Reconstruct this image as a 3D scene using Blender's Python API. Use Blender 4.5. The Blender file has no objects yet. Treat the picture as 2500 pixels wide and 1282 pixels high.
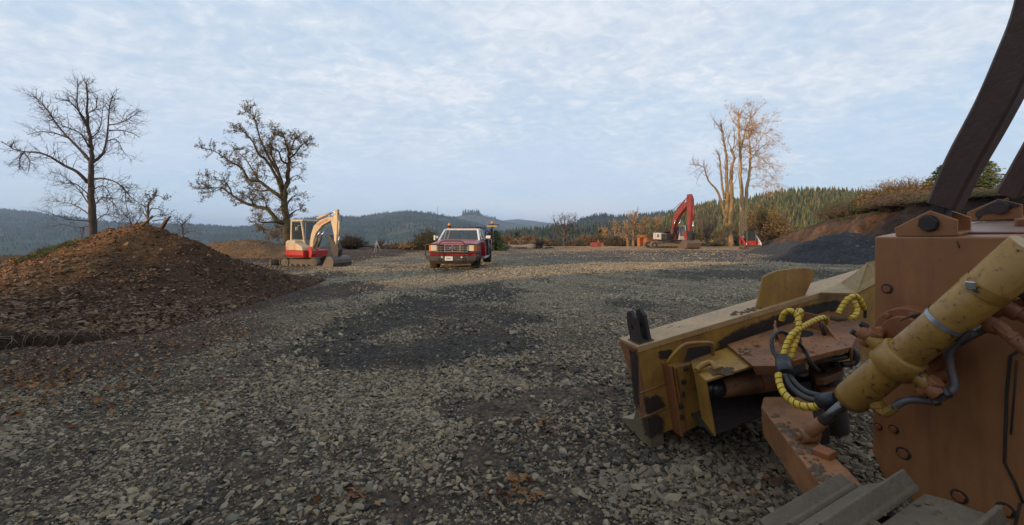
import bpy, bmesh, math, random
import numpy as np
from mathutils import Vector, Matrix, noise as mnoise

# ---------------------------------------------------------------- camera
scene = bpy.context.scene
COL = scene.collection
F_PX, CX, HY, CH = 1050.0, 1250.0, 560.0, 1.7      # photo focal length / centre / horizon row, eye height
cam_d = bpy.data.cameras.new("camera")
cam = bpy.data.objects.new("camera", cam_d)
COL.objects.link(cam)
cam.location = (0, 0, CH)
cam.rotation_euler = (math.radians(90), 0, 0)
cam_d.sensor_width = 36.0
cam_d.lens = 36.0 * F_PX / 2500.0
cam_d.shift_y = -(641.0 - HY) / 2500.0
cam_d.clip_start = 0.05
cam_d.clip_end = 20000
scene.camera = cam
scene.view_settings.view_transform = 'Standard'
scene.view_settings.look = 'None'
scene.view_settings.exposure = 0.0
scene.view_settings.gamma = 1.0
scene.view_settings.use_curve_mapping = False

# ---------------------------------------------------------------- sun and sky
SUN_EL = math.radians(9.0)
SUN_AZ = math.radians(229.0)              # clockwise from +Y: behind the camera, to its left
sdir = Vector((math.sin(SUN_AZ)*math.cos(SUN_EL), math.cos(SUN_AZ)*math.cos(SUN_EL), math.sin(SUN_EL)))
sun_d = bpy.data.lights.new("sun", 'SUN')
sun_d.energy = 4.2
sun_d.angle = math.radians(1.2)
sun_d.color = (1.0, 0.66, 0.38)
sun = bpy.data.objects.new("sun", sun_d)
COL.objects.link(sun)
sun.location = (-40, -40, 30)
sun.rotation_euler = (-sdir).to_track_quat('-Z', 'Y').to_euler()

world = bpy.data.worlds.new("World")
scene.world = world
world.use_nodes = True
def build_world():
    nt = world.node_tree; nt.nodes.clear(); N = nt.nodes; L = nt.links
    out = N.new('ShaderNodeOutputWorld'); bg = N.new('ShaderNodeBackground')
    bg.inputs['Strength'].default_value = 0.115
    sky = N.new('ShaderNodeTexSky'); sky.sky_type = 'NISHITA'; sky.sun_disc = False
    sky.sun_elevation = SUN_EL; sky.sun_rotation = SUN_AZ
    sky.air_density = 1.0; sky.dust_density = 0.6; sky.ozone_density = 1.5
    tc = N.new('ShaderNodeTexCoord'); sep = N.new('ShaderNodeSeparateXYZ')
    L.new(tc.outputs['Generated'], sep.inputs[0])
    def M(op, a, b=None, c=None):
        m = N.new('ShaderNodeMath'); m.operation = op
        for i, v in enumerate((a, b, c)):
            if v is None: continue
            if isinstance(v, (int, float)): m.inputs[i].default_value = v
            else: L.new(v, m.inputs[i])
        return m.outputs[0]
    zz = M('ADD', M('MAXIMUM', sep.outputs[2], 0.0), 0.20)
    ux = M('DIVIDE', sep.outputs[0], zz); uy = M('DIVIDE', sep.outputs[1], zz)
    cmb = N.new('ShaderNodeCombineXYZ'); L.new(ux, cmb.inputs[0]); L.new(uy, cmb.inputs[1])
    def noise(scale, detail, rough, dist, rot=0.0, sx=1.0, sy=1.0, off=0.0):
        mp = N.new('ShaderNodeMapping'); L.new(cmb.outputs[0], mp.inputs[0])
        mp.inputs['Rotation'].default_value = (0, 0, rot); mp.inputs['Scale'].default_value = (sx, sy, 1)
        mp.inputs['Location'].default_value = (off, off*.7, off*.3)
        n = N.new('ShaderNodeTexNoise'); L.new(mp.outputs[0], n.inputs['Vector'])
        n.inputs['Scale'].default_value = scale; n.inputs['Detail'].default_value = detail
        n.inputs['Roughness'].default_value = rough; n.inputs['Distortion'].default_value = dist
        return n.outputs[0]
    big = noise(0.75, 3, .5, .3, .4, 1, 1.3, 3.7)
    mid = noise(2.4, 6, .6, .35, -.5, 1, 1.25, 9.1)
    fine = noise(13, 4, .6, .5, -.6, 1, 1.2, 1.3)
    def ramp(v, stops):
        r = N.new('ShaderNodeValToRGB'); L.new(v, r.inputs[0]); cr = r.color_ramp
        cr.elements[0].position = stops[0][0]; cr.elements[0].color = (*stops[0][1], 1)
        cr.elements[1].position = stops[-1][0]; cr.elements[1].color = (*stops[-1][1], 1)
        for p, c in stops[1:-1]:
            e = cr.elements.new(p); e.color = (*c, 1)
        return r.outputs[0]
    mix3 = M('ADD', M('ADD', M('MULTIPLY', big, .42), M('MULTIPLY', mid, .38)), M('MULTIPLY', fine, .20))
    cov = ramp(mix3, [(.38, (.1,)*3), (.48, (.6,)*3), (.58, (1,)*3)])
    # brightness of the cloud sheet itself
    cc = ramp(M('ADD', M('MULTIPLY', mid, .5), M('MULTIPLY', fine, .5)),
              [(.36, (5.35, 6.05, 7.25)), (.50, (6.15, 6.8, 7.7)), (.63, (7.1, 7.6, 8.3))])
    # clear gaps: Nishita sky, tinted blue
    sk = N.new('ShaderNodeMix'); sk.data_type = 'RGBA'; sk.blend_type = 'MIX'
    sk.inputs[0].default_value = .86
    L.new(sky.outputs[0], sk.inputs[6]); sk.inputs[7].default_value = (4.85, 6.45, 8.3, 1)
    # higher up more cover, lower a smooth blue-grey veil
    veil = ramp(sep.outputs[2], [(0.0, (.25,)*3), (.05, (.40,)*3), (.14, (.75,)*3), (.30, (1,)*3)])
    covv = M('MULTIPLY', cov, veil)
    mx = N.new('ShaderNodeMix'); mx.data_type = 'RGBA'
    L.new(covv, mx.inputs[0]); L.new(sk.outputs[2], mx.inputs[6]); L.new(cc, mx.inputs[7])
    # thin far streaks near the horizon
    st = noise(1.1, 5, .55, .2, 0.25, .35, .9, 5.2)
    stf = M('MULTIPLY', ramp(st, [(.42, (0,)*3), (.62, (.8,)*3)]), ramp(sep.outputs[2], [(0.0, (1,)*3), (.14, (.8,)*3), (.30, (0,)*3)]))
    mx2 = N.new('ShaderNodeMix'); mx2.data_type = 'RGBA'
    L.new(stf, mx2.inputs[0]); L.new(mx.outputs[2], mx2.inputs[6]); mx2.inputs[7].default_value = (5.5, 6.4, 7.9, 1)
    # pale cream strip low down in the south-west part of the horizon
    glow = M('MULTIPLY', ramp(sep.outputs[2], [(0.0, (1,)*3), (.035, (.75,)*3), (.085, (0,)*3)]),
             ramp(noise(.45, 2, .5, 0, 0, 1, 1, 2.2), [(.40, (0,)*3), (.60, (1,)*3)]))
    mx3 = N.new('ShaderNodeMix'); mx3.data_type = 'RGBA'
    L.new(M('MULTIPLY', glow, .6), mx3.inputs[0]); L.new(mx2.outputs[2], mx3.inputs[6]); mx3.inputs[7].default_value = (7.6, 7.4, 7.3, 1)
    L.new(mx3.outputs[2], bg.inputs['Color']); L.new(bg.outputs[0], out.inputs['Surface'])
build_world()

# ---------------------------------------------------------------- helpers
rng = np.random.default_rng(7)
def _hash(ix, iy, s):
    h = (ix.astype(np.int64)*374761393 + iy.astype(np.int64)*668265263 + s*982451653) & 0xffffffff
    h = ((h ^ (h >> 13))*1274126177) & 0xffffffff
    return ((h ^ (h >> 16)) & 0xffff)/65535.0
def vn(x, y, s=0):
    x = np.asarray(x, float); y = np.asarray(y, float)
    ix = np.floor(x); iy = np.floor(y); fx = x-ix; fy = y-iy
    fx = fx*fx*(3-2*fx); fy = fy*fy*(3-2*fy)
    a = _hash(ix, iy, s); b = _hash(ix+1, iy, s); c = _hash(ix, iy+1, s); d = _hash(ix+1, iy+1, s)
    return (a*(1-fx)+b*fx)*(1-fy)+(c*(1-fx)+d*fx)*fy
def fbm(x, y, o=4, s=0, g=.5):
    t = 0; a = 1; n = 0
    for i in range(o):
        t = t + a*vn(np.asarray(x)*2**i+17.3*i, np.asarray(y)*2**i-9.1*i, s+i); n += a; a *= g
    return t/n*2-1
def sst(a, b, x):
    t = np.clip((np.asarray(x, float)-a)/(b-a), 0, 1); return t*t*(3-2*t)
def U(px, py, Y):                       # world point seen at a photo pixel, Y metres ahead
    return Vector(((px-CX)/F_PX*Y, Y, CH-(py-HY)/F_PX*Y))

def tag(o, label=None, cat=None, group=None, kind=None):
    if label: o['label'] = label
    if cat: o['category'] = cat
    if group: o['group'] = group
    if kind: o['kind'] = kind
    return o
def empty(name, loc=(0, 0, 0), rz=0.0, label=None, cat=None, group=None):
    o = bpy.data.objects.new(name, None); COL.objects.link(o)
    o.location = loc; o.rotation_euler = (0, 0, rz); o.empty_display_size = .2
    return tag(o, label, cat, group)
def link(name, me, m=None, parent=None, kind=None):
    o = bpy.data.objects.new(name, me); COL.objects.link(o)
    if m is not None and len(me.materials) == 0: me.materials.append(m)
    if parent is not None: o.parent = parent
    if kind: o['kind'] = kind
    return o
def np_mesh(name, V, Fc, smooth=False, cols=None):
    """V (n,3), Fc (m,k) int array of equal-length faces; cols per-vertex (n,3)"""
    V = np.asarray(V, np.float32); Fc = np.asarray(Fc, np.int32)
    me = bpy.data.meshes.new(name); n, k = Fc.shape
    me.vertices.add(len(V)); me.vertices.foreach_set('co', V.ravel())
    me.loops.add(n*k); me.loops.foreach_set('vertex_index', Fc.ravel())
    me.polygons.add(n); me.polygons.foreach_set('loop_start', np.arange(0, n*k, k, dtype=np.int32))
    me.polygons.foreach_set('use_smooth', np.full(n, smooth))
    if cols is not None:
        at = me.color_attributes.new('col', 'FLOAT_COLOR', 'POINT')
        c = np.ones((len(V), 4), np.float32); c[:, :3] = cols
        at.data.foreach_set('color', c.ravel())
    me.update(calc_edges=True); me.validate()
    return me

# ---- materials
class NT:
    def __init__(s, name):
        s.m = bpy.data.materials.new(name); s.m.use_nodes = True
        s.nt = s.m.node_tree; s.N = s.nt.nodes; s.L = s.nt.links
        s.b = s.N['Principled BSDF']; s._tc = None
    def tc(s, kind='Object'):
        if s._tc is None: s._tc = s.N.new('ShaderNodeTexCoord')
        return s._tc.outputs[kind]
    def put(s, sock, v):
        if isinstance(v, (int, float)): sock.default_value = v
        elif isinstance(v, tuple): sock.default_value = (*v, 1) if len(v) == 3 and sock.type == 'RGBA' else v
        else: s.L.new(v, sock)
    def noise(s, scale, detail=4, rough=.55, dist=0, vec=None, sc=None):
        n = s.N.new('ShaderNodeTexNoise'); v = vec or s.tc()
        if sc:
            mp = s.N.new('ShaderNodeMapping'); s.L.new(v, mp.inputs[0]); mp.inputs['Scale'].default_value = sc; v = mp.outputs[0]
        s.L.new(v, n.inputs['Vector'])
        n.inputs['Scale'].default_value = scale; n.inputs['Detail'].default_value = detail
        n.inputs['Roughness'].default_value = rough; n.inputs['Distortion'].default_value = dist
        return n.outputs[0]
    def vor(s, scale, feature='F1', out='Distance', vec=None):
        n = s.N.new('ShaderNodeTexVoronoi'); n.feature = feature; s.L.new(vec or s.tc(), n.inputs['Vector'])
        n.inputs['Scale'].default_value = scale
        return n.outputs[out]
    def ramp(s, v, stops):
        r = s.N.new('ShaderNodeValToRGB'); s.L.new(v, r.inputs[0]); cr = r.color_ramp
        f = lambda c: (c, c, c, 1) if isinstance(c, (int, float)) else (*c, 1)
        cr.elements[0].position = stops[0][0]; cr.elements[0].color = f(stops[0][1])
        cr.elements[1].position = stops[-1][0]; cr.elements[1].color = f(stops[-1][1])
        for p, c in stops[1:-1]: cr.elements.new(p).color = f(c)
        return r.outputs[0]
    def mix(s, fac, a, b, mode='MIX'):
        m = s.N.new('ShaderNodeMix'); m.data_type = 'RGBA'; m.blend_type = mode
        s.put(m.inputs[0], fac); s.put(m.inputs[6], a); s.put(m.inputs[7], b)
        return m.outputs[2]
    def math(s, op, a, b=0.0):
        m = s.N.new('ShaderNodeMath'); m.operation = op; s.put(m.inputs[0], a); s.put(m.inputs[1], b)
        return m.outputs[0]
    def attr(s, name, inst=False):
        a = s.N.new('ShaderNodeAttribute'); a.attribute_name = name
        a.attribute_type = 'INSTANCER' if inst else 'GEOMETRY'
        return a.outputs['Color']
    def bump(s, h, strength=.4, dist=.02):
        b = s.N.new('ShaderNodeBump'); b.inputs['Strength'].default_value = strength; b.inputs['Distance'].default_value = dist
        s.L.new(h, b.inputs['Height']); s.L.new(b.outputs[0], s.b.inputs['Normal'])
    def set(s, base=None, rough=None, metal=None, spec=None):
        if base is not None: s.put(s.b.inputs['Base Color'], base)
        if rough is not None: s.put(s.b.inputs['Roughness'], rough)
        if metal is not None: s.put(s.b.inputs['Metallic'], metal)
        if spec is not None: s.put(s.b.inputs['Specular IOR Level'], spec)
        return s.m
MATS = {}
def paint(name, c, rough=.5, dirt=(.09, .065, .045), amt=.35, scale=3.0, chips=None, chip_amt=.0, chip_scale=14, metal=0.0, bump=.15, spec=.5, streak=0.0):
    """painted or bare surface with a dust veil, blotches, optional chipped spots"""
    if name in MATS: return MATS[name]
    t = NT(name)
    n1 = t.noise(scale, 6, .65, .4); n2 = t.noise(scale*7, 4, .6)
    f = t.math('MULTIPLY', t.ramp(n1, [(.40, 0.0), (.72, 1.0)]), amt*1.6)
    col = t.mix(f, c, dirt)
    col = t.mix(.22, col, t.ramp(n2, [(.3, tuple(.55*x for x in c)), (.7, tuple(min(1, 1.25*x) for x in c))]))
    if streak > 0:
        s1 = t.noise(5, 5, .65, .3, sc=(3, 3, .35)); s2 = t.noise(.9, 3, .6, .6)
        col = t.mix(t.math('MULTIPLY', t.ramp(s1, [(.48, 0.0), (.72, 1.0)]), streak), col, dirt)
        col = t.mix(1.0, col, t.ramp(s2, [(.3, .80), (.7, 1.18)]), 'MULTIPLY')
    if chips is not None:
        n3 = t.noise(chip_scale, 5, .62, .5); n4 = t.noise(scale*.9, 2, .5)
        th = t.math('ADD', n3, t.math('MULTIPLY', t.math('SUBTRACT', n4, .5), .30))
        halo = t.ramp(th, [(.58-chip_amt, 0.0), (.72-chip_amt, .8)])
        col = t.mix(halo, col, tuple(.45*x+.55*y for x, y in zip(c, (.10, .045, .022))))
        g = t.ramp(th, [(.705-chip_amt, 0.0), (.735-chip_amt, 1.0)])
        col = t.mix(g, col, chips)
        rr = t.math('ADD', t.math('MULTIPLY', g, .3), rough)
        t.bump(t.math('SUBTRACT', n2, t.math('MULTIPLY', g, .8)), bump, .006)
    else:
        rr = t.math('ADD', t.math('MULTIPLY', f, .3), rough)
        t.bump(n2, bump*.6, .004)
    MATS[name] = t.set(col, rr, metal, spec)
    return MATS[name]

# ---- mesh builder
class MB:
    def __init__(s): s.v = []; s.f = []; s.sm = []
    def add(s, vs, fs, smooth=False):
        o = len(s.v); s.v.extend([tuple(v) for v in vs]); s.f.extend([tuple(i+o for i in f) for f in fs]); s.sm.extend([smooth]*len(fs))
        return s
    def box(s, c, d, R=None):
        c = Vector(c); vs = []
        for k in (-1, 1):
            for j in (-1, 1):
                for i in (-1, 1):
                    p = Vector((i*d[0]/2, j*d[1]/2, k*d[2]/2)); vs.append(c+(R @ p if R else p))
        return s.add(vs, [(0, 2, 3, 1), (4, 5, 7, 6), (0, 1, 5, 4), (2, 6, 7, 3), (0, 4, 6, 2), (1, 3, 7, 5)])
    def hexa(s, P):     # 8 points: bottom ring 0-3, top ring 4-7
        return s.add(P, [(3, 2, 1, 0), (4, 5, 6, 7), (0, 1, 5, 4), (1, 2, 6, 5), (2, 3, 7, 6), (3, 0, 4, 7)])
    def prism(s, poly, a, b, ax='y'):
        """poly: 2D points; extruded from a to b along axis"""
        def P(p, t):
            return {'x': (t, p[0], p[1]), 'y': (p[0], t, p[1]), 'z': (p[0], p[1], t)}[ax]
        n = len(poly); vs = [P(p, a) for p in poly]+[P(p, b) for p in poly]
        return s.add(vs, [tuple(range(n))[::-1], tuple(range(n, 2*n))]+[(i, (i+1) % n, n+(i+1) % n, n+i) for i in range(n)])
    def loft(s, pts, off):     # planar 3D polygon extruded by a vector
        n = len(pts); off = Vector(off); vs = [Vector(p) for p in pts]+[Vector(p)+off for p in pts]
        return s.add(vs, [tuple(range(n))[::-1], tuple(range(n, 2*n))]+[(i, (i+1) % n, n+(i+1) % n, n+i) for i in range(n)])
    def tube(s, pts, r, n=8, caps=True, smooth=True):
        pts = [Vector(p) for p in pts]; m = len(pts)
        rs = r if hasattr(r, '__len__') else [r]*m
        vs = []; up = None
        for i, p in enumerate(pts):
            t = (pts[min(i+1, m-1)]-pts[max(i-1, 0)])
            t = t.normalized() if t.length > 1e-9 else Vector((0, 0, 1))
            if up is None:
                up = t.orthogonal().normalized()
            else:
                up = up-t*up.dot(t)
                up = up.normalized() if up.length > 1e-6 else t.orthogonal().normalized()
            w = t.cross(up)
            for k in range(n):
                a = 2*math.pi*k/n; vs.append(p+(up*math.cos(a)+w*math.sin(a))*rs[i])
        fs = [(i*n+k, i*n+(k+1) % n, (i+1)*n+(k+1) % n, (i+1)*n+k) for i in range(m-1) for k in range(n)]
        s.add(vs, fs, smooth)
        if caps:
            o = len(s.v)-m*n
            s.f.append(tuple(o+k for k in range(n))[::-1]); s.f.append(tuple(o+(m-1)*n+k for k in range(n))); s.sm += [False]*2
        return s
    def cyl(s, a, b, r, n=12, r2=None):
        return s.tube([a, b], [r, r if r2 is None else r2], n)
    def bolt(s, p, d, r=.012, h=.01, n=6):
        p = Vector(p); d = Vector(d).normalized(); return s.tube([p-d*h*.3, p+d*h], r, n, True, False)
    def sweep(s, pts, prof, X, bev=0):
        """rectangular-ish profile [(a,b)] swept on a path that stays in a plane; X is the constant side vector"""
        pts = [Vector(p) for p in pts]; X = Vector(X).normalized(); m = len(pts); n = len(prof); vs = []
        for i, p in enumerate(pts):
            t = (pts[min(i+1, m-1)]-pts[max(i-1, 0)]).normalized(); Z = X.cross(t).normalized()
            for a, b in prof: vs.append(p+X*a+Z*b)
        fs = [(i*n+k, i*n+(k+1) % n, (i+1)*n+(k+1) % n, (i+1)*n+k) for i in range(m-1) for k in range(n)]
        fs += [tuple(range(n))[::-1], tuple((m-1)*n+k for k in range(n))]
        return s.add(vs, fs)
    def build(s, name, m, parent=None, bevel=0.0, kind=None, off=None, seg=2, label=None):
        me = bpy.data.meshes.new(name)
        vs = s.v if off is None else [(v[0]-off[0], v[1]-off[1], v[2]-off[2]) for v in s.v]
        me.from_pydata(vs, [], s.f); me.polygons.foreach_set('use_smooth', s.sm)
        me.validate(); me.update()
        bm = bmesh.new(); bm.from_mesh(me); bmesh.ops.recalc_face_normals(bm, faces=bm.faces); bm.to_mesh(me); bm.free()
        o = link(name, me, m, parent, kind)
        if bevel > 0:
            b = o.modifiers.new('bevel', 'BEVEL'); b.width = bevel; b.segments = seg; b.limit_method = 'ANGLE'; b.angle_limit = math.radians(40)
        if label: o['label'] = label
        return o
def smooth_path(P, n=6):
    P = [Vector(p) for p in P]
    if len(P) < 3: return P
    out = []
    Q = [P[0]*2-P[1]]+P+[P[-1]*2-P[-2]]
    for i in range(1, len(Q)-2):
        a, b, c, d = Q[i-1], Q[i], Q[i+1], Q[i+2]
        for k in range(n):
            t = k/n
            out.append(.5*((2*b)+(c-a)*t+(2*a-5*b+4*c-d)*t*t+(3*b-a-3*c+d)*t**3))
    out.append(P[-1]); return out
# ---------------------------------------------------------------- terrain
def gz(x, y):
    x = np.asarray(x, float); y = np.asarray(y, float)
    yy = np.maximum(y, .01); t = np.clip(x/yy, -3, 3)
    z = np.interp(y, [0, 15, 22, 54, 70], [0, 0, -.12, -.66, -.80])
    yr = np.interp(t, [-1.2, -.75, -.6, -.45], [24, 26, 38, 63])
    far = np.maximum(y-yr, 0)
    z = z-np.where(far > 0, np.minimum(far*.05+far**2*.004, far*.40), 0)
    z = np.where(y > 10, z, z)
    z = np.maximum(z, -93.0+6*fbm(x/400, y/400, 3, 5))
    z = z+.04*np.exp(-(((x+2)/5.5)**2+((y-18.8)/4)**2))
    amp = np.clip(1-np.hypot(x, y)/400, .0, 1)
    z = z+amp*(.05*fbm(x/2.3, y/2.3, 3, 11)+.02*fbm(x/.35, y/.35, 3, 21)*np.clip(1.5-np.hypot(x, y)/30, 0, 1))
    # unseen hillside added behind the camera, its crest shaped to shade the foreground
    s = x*.7547+y*.656; w = x*.656-y*.755
    H = 4.5+8.9*sst(-12.0, -5.5, w)+.5*fbm(w/1.5, w*0, 3, 31)
    z = z+H*sst(13, 28, -s)*sst(400, 60, -s)
    return z
def E(px, py, rx, ry):                  # photo ellipse -> ground ellipse (x, y, rx, ry)
    Y = CH*F_PX/(py-HY); return ((px-CX)/F_PX*Y, Y, rx*Y/F_PX, ry*Y*Y/(CH*F_PX))
DARK = [E(905, 790, 120, 42), E(800, 850, 110, 28), E(1010, 745, 110, 28), E(1180, 712, 110, 26), E(1060, 868, 120, 28), E(880, 870, 100, 24),
        E(1200, 838, 150, 30), E(715, 676, 130, 18), E(840, 704, 120, 16), E(1260, 775, 70, 16), E(1540, 742, 70, 13), E(1900, 668, 300, 16)]
BROWN = [E(1120, 800, 120, 30), E(980, 860, 130, 34), E(1340, 915, 110, 24), E(1170, 1000, 130, 28), E(975, 1225, 120, 50),
         E(1400, 965, 130, 22), E(760, 722, 90, 16), E(1300, 905, 70, 20), E(1130, 760, 100, 18), E(1180, 1115, 60, 30)]
def inell(x, y, L, s):
    m = np.zeros_like(x); n = fbm(x/.7, y/.9, 3, s)*.95+fbm(x/.2, y/.25, 2, s+5)*.55
    for cx, cy, rx, ry in L:
        d = np.sqrt(((x-cx)/rx)**2+((y-cy)/ry)**2); m = np.maximum(m, 1-sst(.75, 1.15, d+n*.5))
    return m
def soil_edge(x):                       # front edge of the brown earth apron at the left
    return np.interp(x, [-12, -8, -6, -4.6, -3.6, -2.9, -2.6], [3.3, 4.5, 5.2, 6.6, 8.6, 11.5, 15.])
def shelf_edge(x):                      # top of the little cut bank in front of the mound
    return np.interp(x, [-12, -8, -6.6, -5.6, -4.9, -4.4], [4.2, 5.75, 6.25, 7.0, 8.1, 9.6])
def zones(x, y):
    """returns colour of ground (n,3), stone density 0..1, brown-ness 0..1"""
    x = np.asarray(x, float); y = np.asarray(y, float)
    n1 = fbm(x/1.7, y/1.7, 4, 41); n2 = fbm(x/.5, y/.5, 3, 47); n3 = fbm(x/5., y/7., 3, 53)
    dk = inell(x, y, DARK, 61); br = inell(x, y, BROWN, 71)
    ex = x+n2*.3
    eX = np.interp(y, [3.3, 4.2, 4.7, 6, 8, 10, 12.5, 14, 16], [-9, -6.2, -4.9, -4.5, -4.8, -5.1, -5.4, -6.5, -9])
    soil = 1-sst(-.6, .7, ex-eX+n1*.9)
    # far dirt strip and dark millings band
    py = HY+F_PX*(CH-np.interp(y, [0, 15, 22, 54], [0, 0, -.12, -.66]))/np.maximum(y, 1)
    px = CX+F_PX*x/np.maximum(y, 1)
    lim = np.interp(px, [600, 860, 1050, 1300, 1500, 1700, 1900], [668, 640, 627, 617, 611, 610, 611])
    far = 1-sst(-1.5, 1.5, py-lim+n1*2)
    band = sst(-2, 3, py-lim)*(1-sst(636, 648, py+n1*5+(px-1700)*-.012))*sst(1180, 1320, px)
    band = np.maximum(band, sst(632, 640, py)*(1-sst(655, 668, py+n1*4))*sst(1500, 1800, px)*.8)
    g = np.stack([.128+.03*n1, .102+.026*n1, .070+.018*n1], -1)
    g = g*(1+.35*n2[..., None])
    def mx(c, f, var=.3):
        nonlocal g
        cc = np.array(c)*(1+var*n2[..., None]); g = g*(1-f[..., None])+cc*f[..., None]
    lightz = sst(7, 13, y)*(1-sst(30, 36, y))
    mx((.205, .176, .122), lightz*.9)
    mx((.23, .160, .095), far)
    mx((.48, .27, .12), far*sst(1300, 1450, px)*.8)  # low orange sunlight along the far rim, painted into the dirt colour
    mx((.062, .058, .054), band*(.66+.3*n3))
    mx((.080, .045, .026), soil)
    mx((.075, .05, .036), br*.9)
    mx((.062, .050, .038), dk*.85)
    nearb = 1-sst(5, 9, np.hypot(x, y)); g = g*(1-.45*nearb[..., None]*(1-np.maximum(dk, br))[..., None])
    vall = sst(66, 130, np.hypot(x, y)); mx((.055, .060, .032), vall, .5)
    rut = fbm((x*.85+y*.5)/.55, (y*.85-x*.5)/5.5, 3, 83); thin = np.clip(sst(.10, .5, fbm(x/1.1, y/1.3, 4, 77))+.6*sst(.18, .45, rut), 0, 1); dens = np.clip(1-.74*dk-.60*br-.5*thin, .06, 1); mx((.092, .062, .038), thin*.6)
    g = g*(1+.30*(1-np.maximum(dk, soil))[..., None]); return np.clip(g, .01, 1), dens, np.clip(soil, 0, 1)

def make_ground():
    ths = np.concatenate([np.arange(-78, -54, 1.0), np.arange(-54, 54, .36), np.arange(54, 78, 1.0), np.arange(78, 282, 6.0)])
    th = np.radians(ths); rr = .5*np.exp(np.linspace(0, math.log(9000/.5), 330))
    T, Rr = np.meshgrid(th, rr); X = Rr*np.sin(T); Y = Rr*np.cos(T); Z = gz(X, Y)
    n, m = X.shape
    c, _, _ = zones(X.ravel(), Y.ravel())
    i = np.arange(n-1)[:, None]*m; j = np.arange(m)[None, :]; j2 = (j+1) % m
    Fc = np.stack([i+j, i+j2, i+m+j2, i+m+j], -1).reshape(-1, 4)
    V = np.stack([X, Y, Z], -1).reshape(-1, 3)
    V = np.vstack([V, [[0, 0, float(gz(0, 0))]]]); c = np.vstack([c, c[:1]])
    me = np_mesh('ground', V, Fc[:, ::-1], True, c)
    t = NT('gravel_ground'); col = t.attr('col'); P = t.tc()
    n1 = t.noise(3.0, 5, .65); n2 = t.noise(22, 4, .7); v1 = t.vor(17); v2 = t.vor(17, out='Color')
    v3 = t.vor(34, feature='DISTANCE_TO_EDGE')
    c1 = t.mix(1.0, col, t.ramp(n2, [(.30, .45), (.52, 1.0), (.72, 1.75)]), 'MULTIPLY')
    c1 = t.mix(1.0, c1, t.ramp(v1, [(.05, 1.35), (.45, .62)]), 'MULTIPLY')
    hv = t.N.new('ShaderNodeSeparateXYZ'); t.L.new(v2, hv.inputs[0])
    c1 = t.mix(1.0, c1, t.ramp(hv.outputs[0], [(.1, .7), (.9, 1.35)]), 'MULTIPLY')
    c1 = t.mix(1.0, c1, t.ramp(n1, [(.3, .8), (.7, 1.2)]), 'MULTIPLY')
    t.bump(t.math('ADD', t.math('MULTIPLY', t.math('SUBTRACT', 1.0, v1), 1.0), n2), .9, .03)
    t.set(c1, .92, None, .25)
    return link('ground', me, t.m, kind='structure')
make_ground()

# ---- stones and leaves, scattered with geometry nodes
def hull_mesh(name, pts):
    bm = bmesh.new()
    for p in pts: bm.verts.new(p)
    r = bmesh.ops.convex_hull(bm, input=bm.verts)
    bmesh.ops.delete(bm, geom=[g for g in r['geom_interior'] if isinstance(g, bmesh.types.BMVert)], context='VERTS')
    bmesh.ops.dissolve_limit(bm, angle_limit=math.radians(14), verts=bm.verts, edges=bm.edges)
    me = bpy.data.meshes.new(name); bm.to_mesh(me); bm.free(); return me
def stone_mat():
    t = NT('stone'); c = t.attr('col', True); n = t.noise(26, 4, .6); n2 = t.noise(7, 3, .5)
    col = t.mix(1.0, c, t.ramp(n, [(.3, .72), (.7, 1.28)]), 'MULTIPLY')
    col = t.mix(t.ramp(n2, [(.52, 0.0), (.75, .45)]), col, (.085, .06, .042))
    t.bump(n, .35, .01); return t.set(col, .8, None, .35)
def leaf_mat():
    t = NT('dry_leaf'); c = t.attr('col', True); n = t.noise(60, 3)
    return t.set(t.mix(1.0, c, t.ramp(n, [(.3, .7), (.7, 1.25)]), 'MULTIPLY'), .75, None, .3)
M_STONE, M_LEAF = stone_mat(), leaf_mat()
def stone_variants(n=14):
    c = bpy.data.collections.new('stone_shapes'); r = np.random.default_rng(3)
    for k in range(n):
        p = r.normal(size=(13, 3)); p /= np.linalg.norm(p, axis=1)[:, None]
        p *= np.array([1, r.uniform(.62, .9), r.uniform(.30, .55)])*r.uniform(.82, 1.05, (13, 1))
        p = np.clip(p, [-1, -1, -.3], [1, 1, .34])
        me = hull_mesh('stone', p.tolist()); me.materials.append(M_STONE)
        o = bpy.data.objects.new('stone', me); c.objects.link(o)
    return c
def leaf_variants():
    c = bpy.data.collections.new('leaf_shapes'); r = np.random.default_rng(5)
    for k in range(5):
        vs = []; n = 11
        for i in range(n):
            a = 2*math.pi*i/n; q = (1.0 if i % 2 == 0 else .55)*r.uniform(.8, 1.1)
            vs.append((q*math.cos(a), .75*q*math.sin(a), .28*math.sin(a*2+k)*q))
        vs.append((0, 0, -.12))
        me = bpy.data.meshes.new('leaf'); me.from_pydata(vs, [], [(i, (i+1) % n, n) for i in range(n)]); me.materials.append(M_LEAF)
        o = bpy.data.objects.new('leaf', me); c.objects.link(o)
    return c
C_STONE, C_LEAF = stone_variants(), leaf_variants()
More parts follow.
